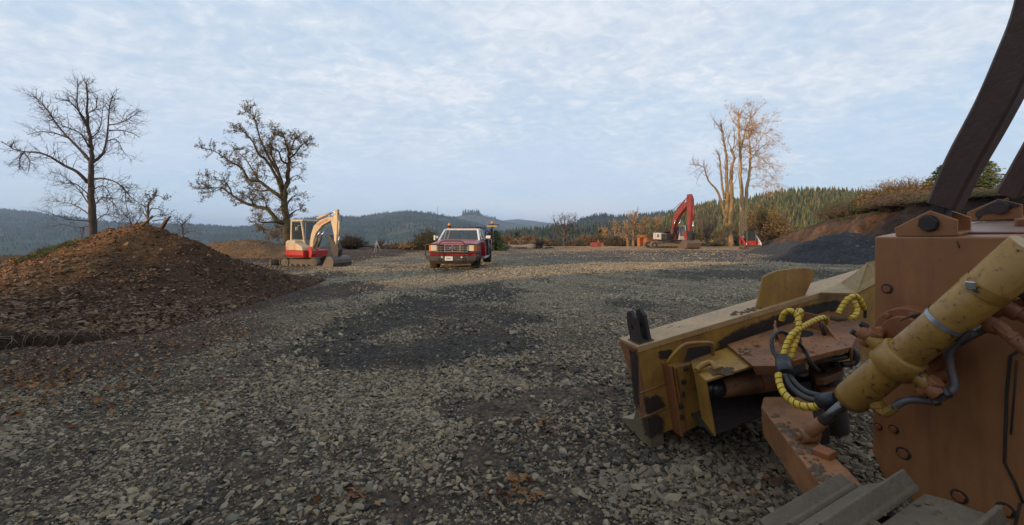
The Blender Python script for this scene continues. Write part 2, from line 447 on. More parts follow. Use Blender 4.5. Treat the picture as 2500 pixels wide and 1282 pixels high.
def node_group(coll):
    g = bpy.data.node_groups.new('scatter_'+coll.name, 'GeometryNodeTree')
    g.interface.new_socket('Geometry', in_out='INPUT', socket_type='NodeSocketGeometry')
    g.interface.new_socket('Geometry', in_out='OUTPUT', socket_type='NodeSocketGeometry')
    N, L = g.nodes, g.links
    i = N.new('NodeGroupInput'); o = N.new('NodeGroupOutput')
    ip = N.new('GeometryNodeInstanceOnPoints'); ci = N.new('GeometryNodeCollectionInfo')
    ci.inputs['Collection'].default_value = coll; ci.inputs['Separate Children'].default_value = True; ci.inputs['Reset Children'].default_value = True
    ip.inputs['Pick Instance'].default_value = True
    def na(nm, ty):
        a = N.new('GeometryNodeInputNamedAttribute'); a.data_type = ty; a.inputs['Name'].default_value = nm; return a.outputs[0]
    L.new(i.outputs[0], ip.inputs['Points']); L.new(ci.outputs[0], ip.inputs['Instance'])
    L.new(na('vi', 'INT'), ip.inputs['Instance Index'])
    e = N.new('FunctionNodeEulerToRotation'); L.new(na('rot', 'FLOAT_VECTOR'), e.inputs[0]); L.new(e.outputs[0], ip.inputs['Rotation'])
    L.new(na('scl', 'FLOAT_VECTOR'), ip.inputs['Scale']); L.new(ip.outputs[0], o.inputs[0])
    return g
G_STONE, G_LEAF = node_group(C_STONE), node_group(C_LEAF)
def scatter(name, P, rot, scl, cols, grp, nv, label=None, cat=None, parent=None):
    n = len(P); me = bpy.data.meshes.new(name); me.vertices.add(n); me.vertices.foreach_set('co', np.asarray(P, np.float32).ravel())
    for nm, ty, a in (('rot', 'FLOAT_VECTOR', rot), ('scl', 'FLOAT_VECTOR', scl)):
        at = me.attributes.new(nm, ty, 'POINT'); at.data.foreach_set('vector', np.asarray(a, np.float32).ravel())
    at = me.attributes.new('vi', 'INT', 'POINT'); at.data.foreach_set('value', rng.integers(0, nv, n).astype(np.int32))
    at = me.attributes.new('col', 'FLOAT_COLOR', 'POINT'); c = np.ones((n, 4), np.float32); c[:, :3] = cols
    at.data.foreach_set('color', c.ravel())
    o = link(name, me, None, parent, 'stuff'); md = o.modifiers.new('scatter', 'NODES'); md.node_group = grp
    return tag(o, label, cat)
PAL_GREY = np.array([(.205, .185, .135), (.165, .155, .118), (.235, .205, .150), (.135, .130, .112), (.195, .165, .110), (.120, .108, .088), (.215, .190, .150), (.150, .118, .080)])*np.array([1.06, .94, .80])*1.02
PAL_BROWN = np.array([(.15, .095, .055), (.19, .12, .07), (.11, .07, .045), (.22, .145, .085), (.15, .11, .08), (.25, .19, .125), (.09, .06, .04)])
PAL_DARK = np.array([(.055, .047, .040), (.070, .060, .050), (.044, .038, .033), (.09, .076, .058)])
PAL_LEAF = np.array([(.20, .085, .03), (.15, .065, .03), (.25, .115, .04), (.10, .05, .025), (.28, .15, .06)])
def tilt_rot(n, t, nx=None, ny=None):
    r = np.stack([rng.normal(0, t, n), rng.normal(0, t, n), rng.uniform(0, 6.283, n)], -1)
    return r
def gravel():
    P, S, Cc = [], [], []
    def batch(y0, y1, dens, smin, smax, wide=1.28):
        A = wide*(y1**2-y0**2); n = int(A*dens)
        y = np.sqrt(rng.uniform(y0**2, y1**2, n)); x = rng.uniform(-wide, wide, n)*y
        g, d, soil = zones(x, y)
        mnd = mound_h(x, y)
        keep = (rng.uniform(0, 1, n) < d*(1-.55*soil)) & (mnd < .04)
        x, y, soil, d, g = x[keep], y[keep], soil[keep], d[keep], g[keep]; n = len(x)
        s = smin*(smax/smin)**(rng.beta(1.15, 2.5, n))
        s = s*(1-.25*soil)
        big = 1+.5*np.clip(fbm(x/1.1, y/1.1, 2, 91), -.6, .8); s = s*big
        z = gz(x, y)+s*rng.uniform(-.05, .38, n)
        c = PAL_GREY[rng.integers(0, len(PAL_GREY), n)].copy()
        cb = PAL_BROWN[rng.integers(0, len(PAL_BROWN), n)]
        tint = np.clip(.5+.9*fbm(x/1.8, y/1.5, 3, 97), 0, 1)
        c = c*(1-.40*tint[:, None]*.6)+cb*.40*tint[:, None]*.6
        f = (rng.uniform(0, 1, n) < .15+.85*soil)[:, None]*(.25+.7*soil[:, None]); c = c*(1-f)+cb*f
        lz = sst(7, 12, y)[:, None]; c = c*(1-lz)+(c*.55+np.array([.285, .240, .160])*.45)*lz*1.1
        c = c*rng.uniform(.72, 1.3, (n, 1))*1.28
        dark = (rng.uniform(0, 1, n) > d)[:, None]; c = np.where(dark & (rng.uniform(0, 1, (n, 1)) < .6), PAL_DARK[rng.integers(0, 4, n)], c)
        P.append(np.stack([x, y, z], -1)); S.append(s); Cc.append(c)
    batch(1.9, 5, 1900, .010, .060)
    batch(1.9, 6, 1700, .005, .012)
    batch(5, 9, 900, .013, .060)
    batch(9, 15, 480, .017, .056)
    batch(15, 24, 150, .024, .07, 1.25)
    batch(24, 50, 7, .035, .10, 1.0)
    P, S, Cc = map(np.concatenate, (P, S, Cc)); n = len(P)
    sc = S[:, None]*rng.uniform(.8, 1.2, (n, 3))
    print('gravel stones', n)
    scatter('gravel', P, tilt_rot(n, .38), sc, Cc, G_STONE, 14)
    # fine black grit in the dark patches
    xs, ys = [], []
    for cx, cy, rx, ry in DARK[:10]:
        m = int(min(1700, 420*rx*ry*3.14)); a = rng.uniform(0, 6.283, m); q = np.sqrt(rng.uniform(0, 1.3, m)); xs.append(cx+rx*q*np.cos(a)); ys.append(cy+ry*q*np.sin(a))
    x, y = np.concatenate(xs), np.concatenate(ys); _, d, _ = zones(x, y); k = (d < .6) & (mound_h(x, y) < .03); x, y = x[k], y[k]; n = len(x)
    s = rng.uniform(.008, .024, n)
    scatter('black_grit', np.stack([x, y, gz(x, y)+s*.1], -1), tilt_rot(n, .4), s[:, None]*np.ones((1, 3)), PAL_DARK[rng.integers(0, 4, n)]*rng.uniform(.8, 1.6, (n, 1)), G_STONE, 14)
    # fallen leaves
    pts = []
    for (px, py, sp, m) in [(870, 1215, 22, 9), (1260, 1215, 30, 16), (1270, 1180, 18, 7), (1790, 1205, 26, 9), (1880, 1180, 20, 6), (1270, 680, 30, 4), (870, 1215, 60, 5),
                            (1100, 840, 12, 2), (400, 850, 120, 40), (620, 745, 70, 26), (250, 905, 160, 190), (80, 940, 120, 190), (500, 815, 120, 120), (1335, 1040, 60, 5), (1320, 1070, 20, 2), (660, 700, 60, 20)]:
        for _ in range(m):
            a = py+rng.normal(0, sp*.35); b = px+rng.normal(0, sp); Y = CH*F_PX/(a-HY); pts.append(((b-CX)/F_PX*Y, Y))
    pts = np.array(pts); n = len(pts); s = rng.uniform(.022, .05, n)
    scatter('fallen_leaves', np.stack([pts[:, 0], pts[:, 1], gz(pts[:, 0], pts[:, 1])+.035], -1), tilt_rot(n, .5), s[:, None]*np.ones((1, 3)), PAL_LEAF[rng.integers(0, 5, n)], G_LEAF, 5)
def crest(x):
    return (np.interp(x, [-17, -14.5, -13, -12.5, -11.9, -11.4, -10.9, -10.1, -9.7, -9.2, -8.5, -7.9, -7.3, -6.9, -6.2, -5.6, -5], [.2, .35, .62, .85, 1.16, 1.42, 1.55, 1.84, 1.98, 1.80, 1.42, 1.03, .70, .48, .14, -.02, -.1]),
            np.interp(x, [-17, -12, -9, -6, -4], [10.2, 11.0, 11.6, 12.0, 12.4]))
def mound_h(x, y):
    """height of the left spoil heap above the ground"""
    x = np.asarray(x, float); y = np.asarray(y, float)
    h, yc = crest(x+.25*fbm(x/1.3, y/1.3, 2, 103)); d = yc-y
    front = np.clip(1-(np.abs(d)/4.6), 0, 1)**1.12; back = np.clip(1+d/3.4, 0, 1)
    m = np.where(d > 0, h*front, h*back)
    # shelf in front, ending in a small vertical cut
    e = shelf_edge(x)+.34*fbm(x/.6, x*0, 4, 107)
    sh = (.20+.10*fbm(x/.5, y*0, 3, 29))*sst(-.02, .16+.1*fbm(x/.4, y*0, 2, 9), y-e)*(1-sst(-7.2, -5.3, x+.5*fbm(x/.8, y*0, 2, 19)))*(1-sst(9.5, 12, y))
    m = np.maximum(m, 0); m = np.maximum(m, sh+m*.25*(m < .6))
    m = m+np.where(m > .05, .10*fbm(x/.9, y/.9, 3, 109)+.05*fbm(x/.22, y/.22, 3, 113), 0)*np.clip(m*3, 0, 1)
    return m
def heap(name, hf, x0, x1, y0, y1, st, colf, m, label, cat):
    xs = np.arange(x0, x1, st); ys = np.arange(y0, y1, st); X, Y = np.meshgrid(xs, ys); H = hf(X, Y); Z = gz(X, Y)+H-.06
    n, k = X.shape; i = np.arange(n-1)[:, None]*k; j = np.arange(k-1)[None, :]
    Fc = np.stack([i+j, i+j+1, i+k+j+1, i+k+j], -1).reshape(-1, 4)
    hh = H.ravel(); keep = (hh[Fc] > .005).any(1); Fc = Fc[keep]
    used = np.unique(Fc); mp = np.zeros(X.size, int); mp[used] = np.arange(len(used))
    V = np.stack([X, Y, Z], -1).reshape(-1, 3)[used]; ox, oy, oz = V[:, 0].mean(), V[:, 1].mean(), V[:, 2].min()
    c = colf(V[:, 0], V[:, 1], V[:, 2], hh[used])
    me = np_mesh(name, V-[ox, oy, oz], mp[Fc], True, c)
    r = empty(name, (ox, oy, oz), 0, label, cat); o = link('soil', me, m, r)
    return r, (ox, oy, oz)
def soil_mat(name, sc=9.0, b=.9):
    t = NT(name); col = t.attr('col'); n1 = t.noise(sc, 6, .7, .3); n2 = t.noise(sc*4, 4, .7)
    c = t.mix(1.0, col, t.ramp(n1, [(.3, .5), (.7, 1.6)]), 'MULTIPLY'); c = t.mix(1.0, c, t.ramp(n2, [(.3, .7), (.7, 1.3)]), 'MULTIPLY')
    t.bump(t.math('ADD', n1, n2), b, .05); return t.set(c, .95, None, .15)
def mound():
    def cf(x, y, z, h):
        n = fbm(x/.8, y/.8, 3, 121); base = np.array([.062, .034, .019])*np.ones((len(x), 1))*(1+.5*n[:, None])
        lf = sst(-8.6, -10.2, x+n)[:, None]; base = base*(1-lf*.75)+np.array([.26, .13, .052])*lf*.75  # orange leaf tone, with warm sunlight on the left shoulder painted in
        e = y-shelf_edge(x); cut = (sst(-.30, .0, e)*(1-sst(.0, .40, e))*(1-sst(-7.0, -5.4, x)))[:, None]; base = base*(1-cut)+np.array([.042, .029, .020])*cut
        return base
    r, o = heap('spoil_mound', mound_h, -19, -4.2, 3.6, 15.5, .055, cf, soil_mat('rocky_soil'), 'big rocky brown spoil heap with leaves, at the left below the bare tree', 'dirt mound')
    def pts(n, f):
        x = rng.uniform(-16.5, -4.4, n); y = rng.uniform(4, 15, n); h = mound_h(x, y)
        k = (h > .06) & (x/y > -1.3) & (rng.uniform(0, 1, n) < f(x, y)); x, y, h = x[k], y[k], h[k]
        return x, y, gz(x, y)+h-.06
    x, y, z = pts(90000, lambda x, y: .20+.55*sst(10.8, 7, y)+.25*fbm(x/.7, y/.7, 2, 7)); n = len(x)
    s = .016*(.115/.016)**rng.beta(1.3, 2.9, n)
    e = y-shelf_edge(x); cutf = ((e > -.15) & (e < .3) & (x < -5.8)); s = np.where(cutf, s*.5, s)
    c = PAL_BROWN[rng.integers(0, 7, n)]*rng.uniform(.4, 1.05, (n, 1))*np.array([1.0, .86, .72]); lo = sst(11, 8.5, y)[:, None]*(rng.uniform(0, 1, (n, 1)) < .5)
    c = c*(1-lo*.6)+np.array([.215, .135, .080])*lo*.6*rng.uniform(.7, 1.2, (n, 1)); c = c*(1+.7*sst(-9.2, -10.6, x)*sst(.2, .7, mound_h(x, y)))[:, None]; c[cutf] *= .45  # stones on the left shoulder painted brighter, as if sunlit
    gx = (mound_h(x+.1, y)-mound_h(x-.1, y))/.2; gy = (mound_h(x, y+.1)-mound_h(x, y-.1))/.2
    rot = tilt_rot(n, .3); rz = rot[:, 2]; rot = np.stack([np.arctan(gy)+rng.normal(0, .3, n), -np.arctan(gx)+rng.normal(0, .3, n), rz], -1)
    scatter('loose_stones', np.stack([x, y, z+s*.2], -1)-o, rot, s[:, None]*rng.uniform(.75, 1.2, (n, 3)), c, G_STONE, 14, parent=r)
    x, y, z = pts(42000, lambda x, y: np.clip(.12+.75*sst(-9.2, -11, x)+.25*sst(9, 7, y), 0, 1)*.6); n = len(x); s = rng.uniform(.02, .055, n)
    scatter('leaf_litter', np.stack([x, y, z+.03], -1)-o, tilt_rot(n, .6), s[:, None]*np.ones((1, 3)), PAL_LEAF[rng.integers(0, 5, n)]*rng.uniform(.35, .95, (n, 1))*(1+1.1*sst(-9.0, -10.6, x))[:, None], G_LEAF, 5, parent=r)  # leaf colour brightened on the left shoulder to paint in the sun
    # small roots poking out of the cut and the crown
    m = MB()
    for k in range(40):
        if k < 30: x0 = rng.uniform(-8.2, -6); y0 = float(shelf_edge(x0))-.02; z0 = float(gz(x0, y0)+.2); L = rng.uniform(.15, .5)
        else: x0 = rng.normal(-8.9, .45); y0 = rng.normal(11.2, .5); z0 = float(gz(x0, y0)+mound_h(x0, y0))-.05; L = rng.uniform(.2, .7)
        d = Vector(rng.normal(0, 1, 3)); d.y = -abs(d.y)*.5; d.z = (-.4 if k < 30 else .6)*abs(d.z)-.05; d.normalize(); p = Vector((x0, y0, z0)); q = [p.copy()]
        for i in range(4): d = (d+Vector(rng.normal(0, .35, 3))).normalized(); p = p+d*L/4; q.append(p.copy())
        m.tube(q, [.008*(1-i*.2)*rng.uniform(.6, 1.3) for i in range(5)], 4)
    # a few broken limbs in the crown
    for P_, w in (((390, 522, 11.4), (418, 500, 11.3)), ((352, 545, 11.5), (372, 526, 11.3)), ((400, 545, 11.3), (360, 558, 11.0))):
        pass
    m.tube([U(395, 556, 11.2), U(405, 540, 11.15), U(416, 528, 11.1)], [.05, .045, .02], 6); m.tube([U(345, 551, 11.3), U(360, 540, 11.3), U(372, 527, 11.2)], [.04, .03, .02], 6)
    m.build('root', paint('root_wood', (.16, .10, .065), .85), r, off=o, kind='stuff')
    # grass tufts on the left shoulder
    m = MB(); 
    for k in range(900):
        px = rng.uniform(40, 190); x0 = (px-CX)/F_PX*10.6; y0 = rng.uniform(9.6, 11.0); 
        if fbm(x0/.5, y0/.5, 2, 5) < .05: continue
        z0 = float(gz(x0, y0)+mound_h(x0, y0))-.05
        for b in range(4):
            a = rng.uniform(0, 6.28); d = Vector((math.cos(a), math.sin(a), 0)); hgt = rng.uniform(.04, .10); p = Vector((x0, y0, z0))+d*.02
            s_ = d.orthogonal().normalized()*.006; m.add([p-s_, p+s_, p+d*hgt*.5+Vector((0, 0, hgt))], [(0, 1, 2)])
    m.build('grass', paint('young_grass', (.09, .13, .03), .8), r, off=o, kind='stuff')
mound()
gravel()
# ---------------------------------------------------------------- hills
def ridge_mat(name, cols, sc=.02, clear=None):
    t = NT(name); P = t.tc()
    n1 = t.noise(sc, 6, .62, .6); n2 = t.noise(sc*6, 5, .7); n3 = t.noise(sc*.35, 3, .5, 1.2)
    col = t.ramp(n1, [(.30, cols[0]), (.5, cols[1]), (.68, cols[2])])
    if clear: col = t.mix(t.ramp(n3, [(.55, 0.0), (.60, .75)]), col, clear)
    col = t.mix(1.0, col, t.ramp(n2, [(.32, .5), (.68, 1.5)]), 'MULTIPLY')
    t.bump(t.math('ADD', n1, n2), 1.0, 14)
    return t.set(col, .95, None, .1)
RIDGES = {}
def ridge(name, pts, Yf, Yr, zf, mat, amp=8, sc=300, seed=1, px0=-700, px1=3300):
    pxs = np.arange(px0, px1, 7.0); yy = np.interp(pxs, [p[0] for p in pts], [p[1] for p in pts])
    vs = np.concatenate([np.linspace(0, 1, 34), [1.06, 1.2, 1.5]])
    def H(px, v):
        Yp = Yf+(Yr-Yf)*v; zr = CH-(np.interp(px, [p[0] for p in pts], [p[1] for p in pts])-HY)/F_PX*Yr
        X = (px-CX)/F_PX*Yp
        f = np.where(v <= 1, np.clip(v, 0, 1)**1.25, 1-(v-1)*.8)
        z = zf+(zr-zf)*f+amp*fbm(X/sc, Yp/sc, 4, seed)*np.sin(np.clip(v, 0, 1)*math.pi)**.7
        return X, Yp, z
    PX, V_ = np.meshgrid(pxs, vs); X, Y, Z = H(PX, V_); n, k = X.shape
    i = np.arange(n-1)[:, None]*k; j = np.arange(k-1)[None, :]
    Fc = np.stack([i+j, i+j+1, i+k+j+1, i+k+j], -1).reshape(-1, 4)
    me = np_mesh(name, np.stack([X, Y, Z], -1).reshape(-1, 3), Fc, True)
    RIDGES[name] = H
    return link(name, me, mat, kind='structure')
H_MAIN = [(-700, 480), (-200, 500), (0, 511), (60, 516), (110, 524), (170, 530), (250, 541), (330, 547), (480, 549), (600, 555), (650, 547), (705, 538), (765, 532), (825, 527), (872, 531), (950, 519), (1000, 515.5), (1050, 521), (1110, 532), (1160, 546), (1230, 566), (1300, 585), (1500, 600), (3300, 600)]
H_PEAK = [(-700, 640), (900, 600), (1030, 550), (1080, 536), (1110, 530), (1130, 525), (1160, 523.5), (1180, 528), (1205, 533), (1240, 542), (1300, 552), (1400, 566), (1700, 590), (3300, 600)]
H_FAR = [(-700, 600), (1100, 560), (1180, 544), (1240, 537), (1265, 535), (1300, 539), (1345, 545), (1420, 552), (1600, 560), (3300, 560)]
H_MID = [(-700, 700), (1200, 600), (1290, 578), (1360, 558), (1400, 546), (1440, 534), (1475, 530), (1530, 530), (1560, 527), (1610, 521), (1650, 518), (1700, 520), (1800, 530), (3300, 540)]
H_LOW = [(-700, 700), (1120, 610), (1180, 590), (1250, 575), (1330, 565), (1420, 561), (1500, 556), (1600, 548), (1700, 545), (2000, 560), (3300, 560)]
H_RIGHT = [(-700, 800), (1500, 640), (1560, 575), (1610, 552), (1650, 534), (1700, 517), (1750, 508), (1800, 500), (1850, 492), (1900, 484), (1950, 479), (2050, 478), (2130, 482), (2250, 486), (2500, 492), (2900, 500), (3300, 510)]
ridge('far_hill', H_FAR, 3600, 5200, -90, ridge_mat('far_hill_cover', [(.05, .06, .045), (.08, .085, .065), (.14, .12, .09)], .004), 14, 600, 3, 900, 2400)
ridge('peak_hill', H_PEAK, 2300, 3700, -90, ridge_mat('peak_hill_cover', [(.05, .06, .04), (.085, .085, .06), (.15, .125, .085)], .006), 14, 450, 5, 800, 1900)
ridge('wooded_ridge', H_MAIN, 900, 2600, -95, ridge_mat('wooded_ridge_cover', [(.018, .035, .018), (.035, .055, .028), (.065, .08, .04)], .006, (.12, .11, .055)), 22, 380, 9, -700, 1700)
ridge('wooded_hill', H_MID, 700, 1700, -90, ridge_mat('wooded_hill_cover', [(.02, .035, .016), (.04, .055, .026), (.075, .075, .035)], .010), 14, 260, 15, 1000, 3000)
ridge('valley_slope', H_LOW, 260, 800, -70, ridge_mat('valley_slope_cover', [(.03, .045, .018), (.05, .065, .028), (.09, .08, .035)], .02), 8, 160, 17, 900, 3000)
ridge('forest_hill', H_RIGHT, 130, 520, -40, ridge_mat('forest_floor', [(.03, .035, .014), (.05, .05, .022), (.085, .07, .03)], .03), 5, 90, 21, 1350, 3300)

# conifers that cover the slopes: real low cones, one mesh per slope
def conifer_cover(name, rname, n, px0, px1, v0, v1, h0, h1, cols, mname, seed=1, thin=.0, edge=None):
    r = np.random.default_rng(seed); px = r.uniform(px0, px1, n); v = r.uniform(v0**2, v1**2, n)**.5
    if edge is not None:
        m = int(n*edge); px = np.concatenate([px, r.uniform(px0, px1, m)]); v = np.concatenate([v, r.uniform(.97, 1.03, m)])
    X, Y, Z = RIDGES[rname](px, v)
    k = fbm(X/120, Y/120, 3, seed+40) > thin-1; X, Y, Z = X[k], Y[k], Z[k]; n = len(X)
    h = r.uniform(h0, h1, n)*(1+.25*fbm(X/70, Y/70, 2, seed)); w = h*r.uniform(.15, .24, n)
    S = 6; tiers = [(.02, 1.0, .52), (.30, .74, .78), (.56, .46, 1.0)]
    Vs, Fs, Cs = [], [], []; base = np.array([r.uniform(0, 1, n)]).T
    cc = np.array(cols); col = cc[r.integers(0, len(cc), n)]*(.75+.5*base)
    for ti, (z0, rr, z1) in enumerate(tiers):
        a0 = r.uniform(0, 6.28, n)
        ring = []
        for s in range(S):
            a = a0+s*6.283/S; q = w*rr*r.uniform(.75, 1.2, n)
            ring.append(np.stack([X+q*np.cos(a), Y+q*np.sin(a), Z+h*(z0+r.uniform(-.04, .03, n))], -1))
        apex = np.stack([X+r.normal(0, .03, n)*h*.3, Y, Z+h*z1], -1)
        Vt = np.stack(ring+[apex], 1); o = (ti*(S+1)); Vs.append(Vt); Cs.append(np.repeat(col[:, None, :], S+1, 1))
        Fs += [(o+s, o+(s+1) % S, o+S) for s in range(S)]
    V = np.concatenate(Vs, 1); K = V.shape[1]; C_ = np.concatenate(Cs, 1)
    F_ = (np.arange(n)[:, None, None]*K+np.array(Fs)[None]).reshape(-1, 3)
    me = np_mesh(name, V.reshape(-1, 3), F_, False, C_.reshape(-1, 3))
    if mname not in MATS:
        t = NT(mname); c = t.attr('col'); nn = t.noise(.5, 4, .7)
        MATS[mname] = t.set(t.mix(1.0, c, t.ramp(nn, [(.3, .55), (.7, 1.45)]), 'MULTIPLY'), .95, None, .1)
    return link(name, me, MATS[mname], kind='stuff')
GRN = [(.050, .068, .022), (.075, .090, .026), (.10, .11, .030), (.055, .075, .030), (.14, .125, .038), (.16, .12, .045)]
conifer_cover('conifer_forest', 'forest_hill', 9000, 1560, 2700, .25, 1.0, 7.5, 13, GRN, 'conifer_needles', 3, edge=.06)
conifer_cover('valley_forest', 'valley_slope', 5200, 1150, 2000, .35, 1.0, 10, 17, [(.02, .035, .016), (.03, .05, .02), (.05, .055, .025), (.08, .07, .03)], 'conifer_needles', 5)
conifer_cover('hill_forest', 'wooded_hill', 4200, 1230, 1900, .4, 1.0, 10, 17, [(.02, .035, .018), (.03, .045, .022), (.045, .05, .025)], 'conifer_needles', 7, edge=.05)
conifer_cover('ridge_forest', 'wooded_ridge', 15000, -100, 1350, .2, 1.0, 8, 15, [(.015, .03, .014), (.025, .04, .02), (.035, .05, .024), (.05, .055, .03)], 'conifer_needles', 9, .72, edge=.06)
conifer_cover('peak_trees', 'peak_hill', 70, 1129, 1172, .985, 1.01, 16, 52, [(.02, .03, .018), (.03, .04, .02)], 'conifer_needles', 11)
conifer_cover('peak_slope_trees', 'peak_hill', 60, 1165, 1212, .97, 1.01, 16, 30, [(.02, .03, .018), (.03, .04, .02)], 'conifer_needles', 12)
conifer_cover('skyline_trees', 'wooded_hill', 60, 1415, 1482, .985, 1.01, 14, 26, [(.02, .03, .018), (.03, .04, .02)], 'conifer_needles', 13)

# haze: one closed box of even thin air round everything
def haze():
    m = MB(); m.box((0, 2500, 0), (12000, 9400, 2)); m.v = []; m.f = []; m.sm = []
    z0, z1 = -101.0, 165.0
    m.box((0, 0, (z0+z1)/2), (19000, 19000, z1-z0))
    t = NT('haze_air'); N, L = t.N, t.L; N.remove(t.b)
    pv = N.new('ShaderNodeVolumePrincipled'); pv.inputs['Color'].default_value = (.52, .72, 1, 1)
    pv.inputs['Density'].default_value = HAZE_DENSITY; pv.inputs['Anisotropy'].default_value = .1
    L.new(pv.outputs[0], N['Material Output'].inputs['Volume'])
    return m.build('haze', t.m, kind='stuff')
HAZE_DENSITY = .00013
haze()

# ---------------------------------------------------------------- cut bank on the right
BANK = [(31.6, 60), (29.9, 52), (27.8, 45), (25.6, 38), (23.6, 31), (22.2, 25), (21.2, 19), (20.5, 12), (20, 4), (20, -6)]      # foot line (x, y)
def bank():
    by = [b[1] for b in BANK][::-1]; bx = [b[0] for b in BANK][::-1]
    ys = np.arange(-6, 60.0, .16); us = np.concatenate([np.linspace(-.6, 0, 4), np.linspace(.06, 4.2, 62)[:-1], np.linspace(4.2, 60, 34)])
    Yg, Ug = np.meshgrid(ys, us); X0 = np.interp(Yg, by, bx)
    hgt = np.interp(Yg, [-6, 19, 25, 32, 40, 46, 52, 56, 60], [3.6, 3.55, 3.45, 3.25, 2.9, 2.5, 1.5, .7, .1])
    n1 = fbm(Yg/3, Ug*0, 3, 131); face = 3.0+.7*n1
    prof = np.clip(Ug/face, 0, 1); top = np.clip(Ug-face, 0, None)
    base = np.where(Ug <= face, prof**.9, 1)*hgt
    gul = fbm((Yg+Ug*.55)/.55, Ug/3.2, 4, 137)*.48*np.sin(np.clip(prof, 0, 1)*math.pi)**.6
    ov = np.where(prof > .93, .10*fbm(Yg/.5, Ug/.5, 3, 139), 0)
    Z = base+gul+ov+np.minimum(top*.05, 1.3)+.12*fbm(Yg/1.5, Ug/1.5, 3, 141)*np.clip(Ug, 0, 1)+.05*fbm(Yg/.3, Ug/.3, 2, 143)
    Xg = X0+Ug-.35*gul*(prof < 1)
    Zg = gz(X0, Yg)+Z-.05
    n, k = Xg.shape; i = np.arange(n-1)[:, None]*k; j = np.arange(k-1)[None, :]
    Fc = np.stack([i+j, i+k+j, i+k+j+1, i+j+1], -1).reshape(-1, 4)
    nn = fbm(Yg/1.2, Ug/1.2, 4, 151)[..., None]; c = np.array([.084, .053, .035])*(1+.7*nn)
    p3 = prof[..., None]; dk = sst(.80, .95, p3+.15*nn)*.8; c = c*(1-dk)+np.array([.045, .030, .022])*dk
    rr = sst(.1, .5, fbm(Yg/2.6, Ug/1.2, 3, 157))[..., None]; c = c*(1-.35*rr)+np.array([.15, .075, .038])*.35*rr
    near = sst(34, 22, Yg)[..., None]; c = c*(1-.22*near)
    tp = (top > .05)[..., None]*1.0; gr = sst(.0, .9, 1.2-top+fbm(Yg/2, Ug/2, 2, 159))[..., None]; c = c*(1-tp)+tp*(gr*np.array([.075, .115, .028])+(1-gr)*np.array([.10, .09, .045]))*(1+.3*nn)
    me = np_mesh('bank', np.stack([Xg, Yg, Zg], -1).reshape(-1, 3), Fc, True, c.reshape(-1, 3))
    link('bank', me, soil_mat('bank_soil', 2.2, 1.0), kind='structure')
    global bank_top
    def bank_top(y, u):
        x0 = float(np.interp(y, by, bx)); h = float(np.interp(y, [-6, 19, 25, 32, 40, 46, 52, 56, 60], [3.6, 3.55, 3.45, 3.25, 2.9, 2.5, 1.5, .7, .1]))
        return Vector((x0+3.1+u, y, float(gz(x0, y))+h+min(u*.05, 1.3)-.02))
    # grass fringe on the lip
    m = MB(); r = random.Random(4)
    for k in range(5200):
        y = r.uniform(12, 50); p = bank_top(y, r.uniform(-.1, 2.2)**1); q = r.uniform(.05, .16)
        if y > 36 and r.random() < .6: continue
        for b in range(3):
            a = r.uniform(0, 6.28); d = Vector((math.cos(a), math.sin(a), 0)); s_ = Vector((-d.y, d.x, 0))*.014
            m.add([p-s_, p+s_, p+d*q*.6+Vector((0, 0, q))], [(0, 1, 2)])
    m.build('bank_grass', paint('bank_grass', (.085, .13, .03), .85, (.12, .11, .04), .5, .6), None, kind='stuff')
bank()

def cone_heap(name, cx, cy, rx, ry, h, label, cat, col, mname, seed, pw=1.25, extra=None):
    def hf(x, y):
        n = fbm(x/1.6, y/1.6, 3, seed)*.14
        d = np.hypot((x-cx)/rx, (y-cy)/ry)+n; m = h*np.clip(1-d, 0, 1)**pw*(1.0)
        m = m*(1-.16*np.exp(-(d/.22)**2))
        if extra:
            for ax, ay, ar, ah in extra:
                d2 = np.hypot(x-ax, y-ay)/ar+n; m = np.maximum(m, ah*np.clip(1-d2, 0, 1)**pw)
        return np.where(m > .02, m+.045*fbm(x/.35, y/.35, 3, seed+3), m)
    def cf(x, y, z, hh): return np.array(col)*(1+.3*fbm(x/.9, y/.9, 3, seed+7)[:, None])
    R_ = max(rx, ry)*1.35+2
    r, o = heap(name, hf, cx-R_, cx+R_, cy-R_, cy+R_, .11, cf, MATS.get(mname) or MATS.setdefault(mname, soil_mat(mname, 6, .8)), label, cat)
    return r, o, hf
def heap_bits(r, o, hf, n, x0, x1, y0, y1, s0, s1, pal, br=(.7, 1.3), name='loose_stones'):
    x = rng.uniform(x0, x1, n); y = rng.uniform(y0, y1, n); h = hf(x, y); k = h > .05; x, y, h = x[k], y[k], h[k]; n = len(x)
    s = s0*(s1/s0)**rng.beta(1.2, 3, n); z = gz(x, y)+h-.06+s*.2
    scatter(name, np.stack([x, y, z], -1)-o, tilt_rot(n, .4), s[:, None]*rng.uniform(.7, 1.2, (n, 3)), pal[rng.integers(0, len(pal), n)]*rng.uniform(*br, (n, 1)), G_STONE, 14, parent=r)
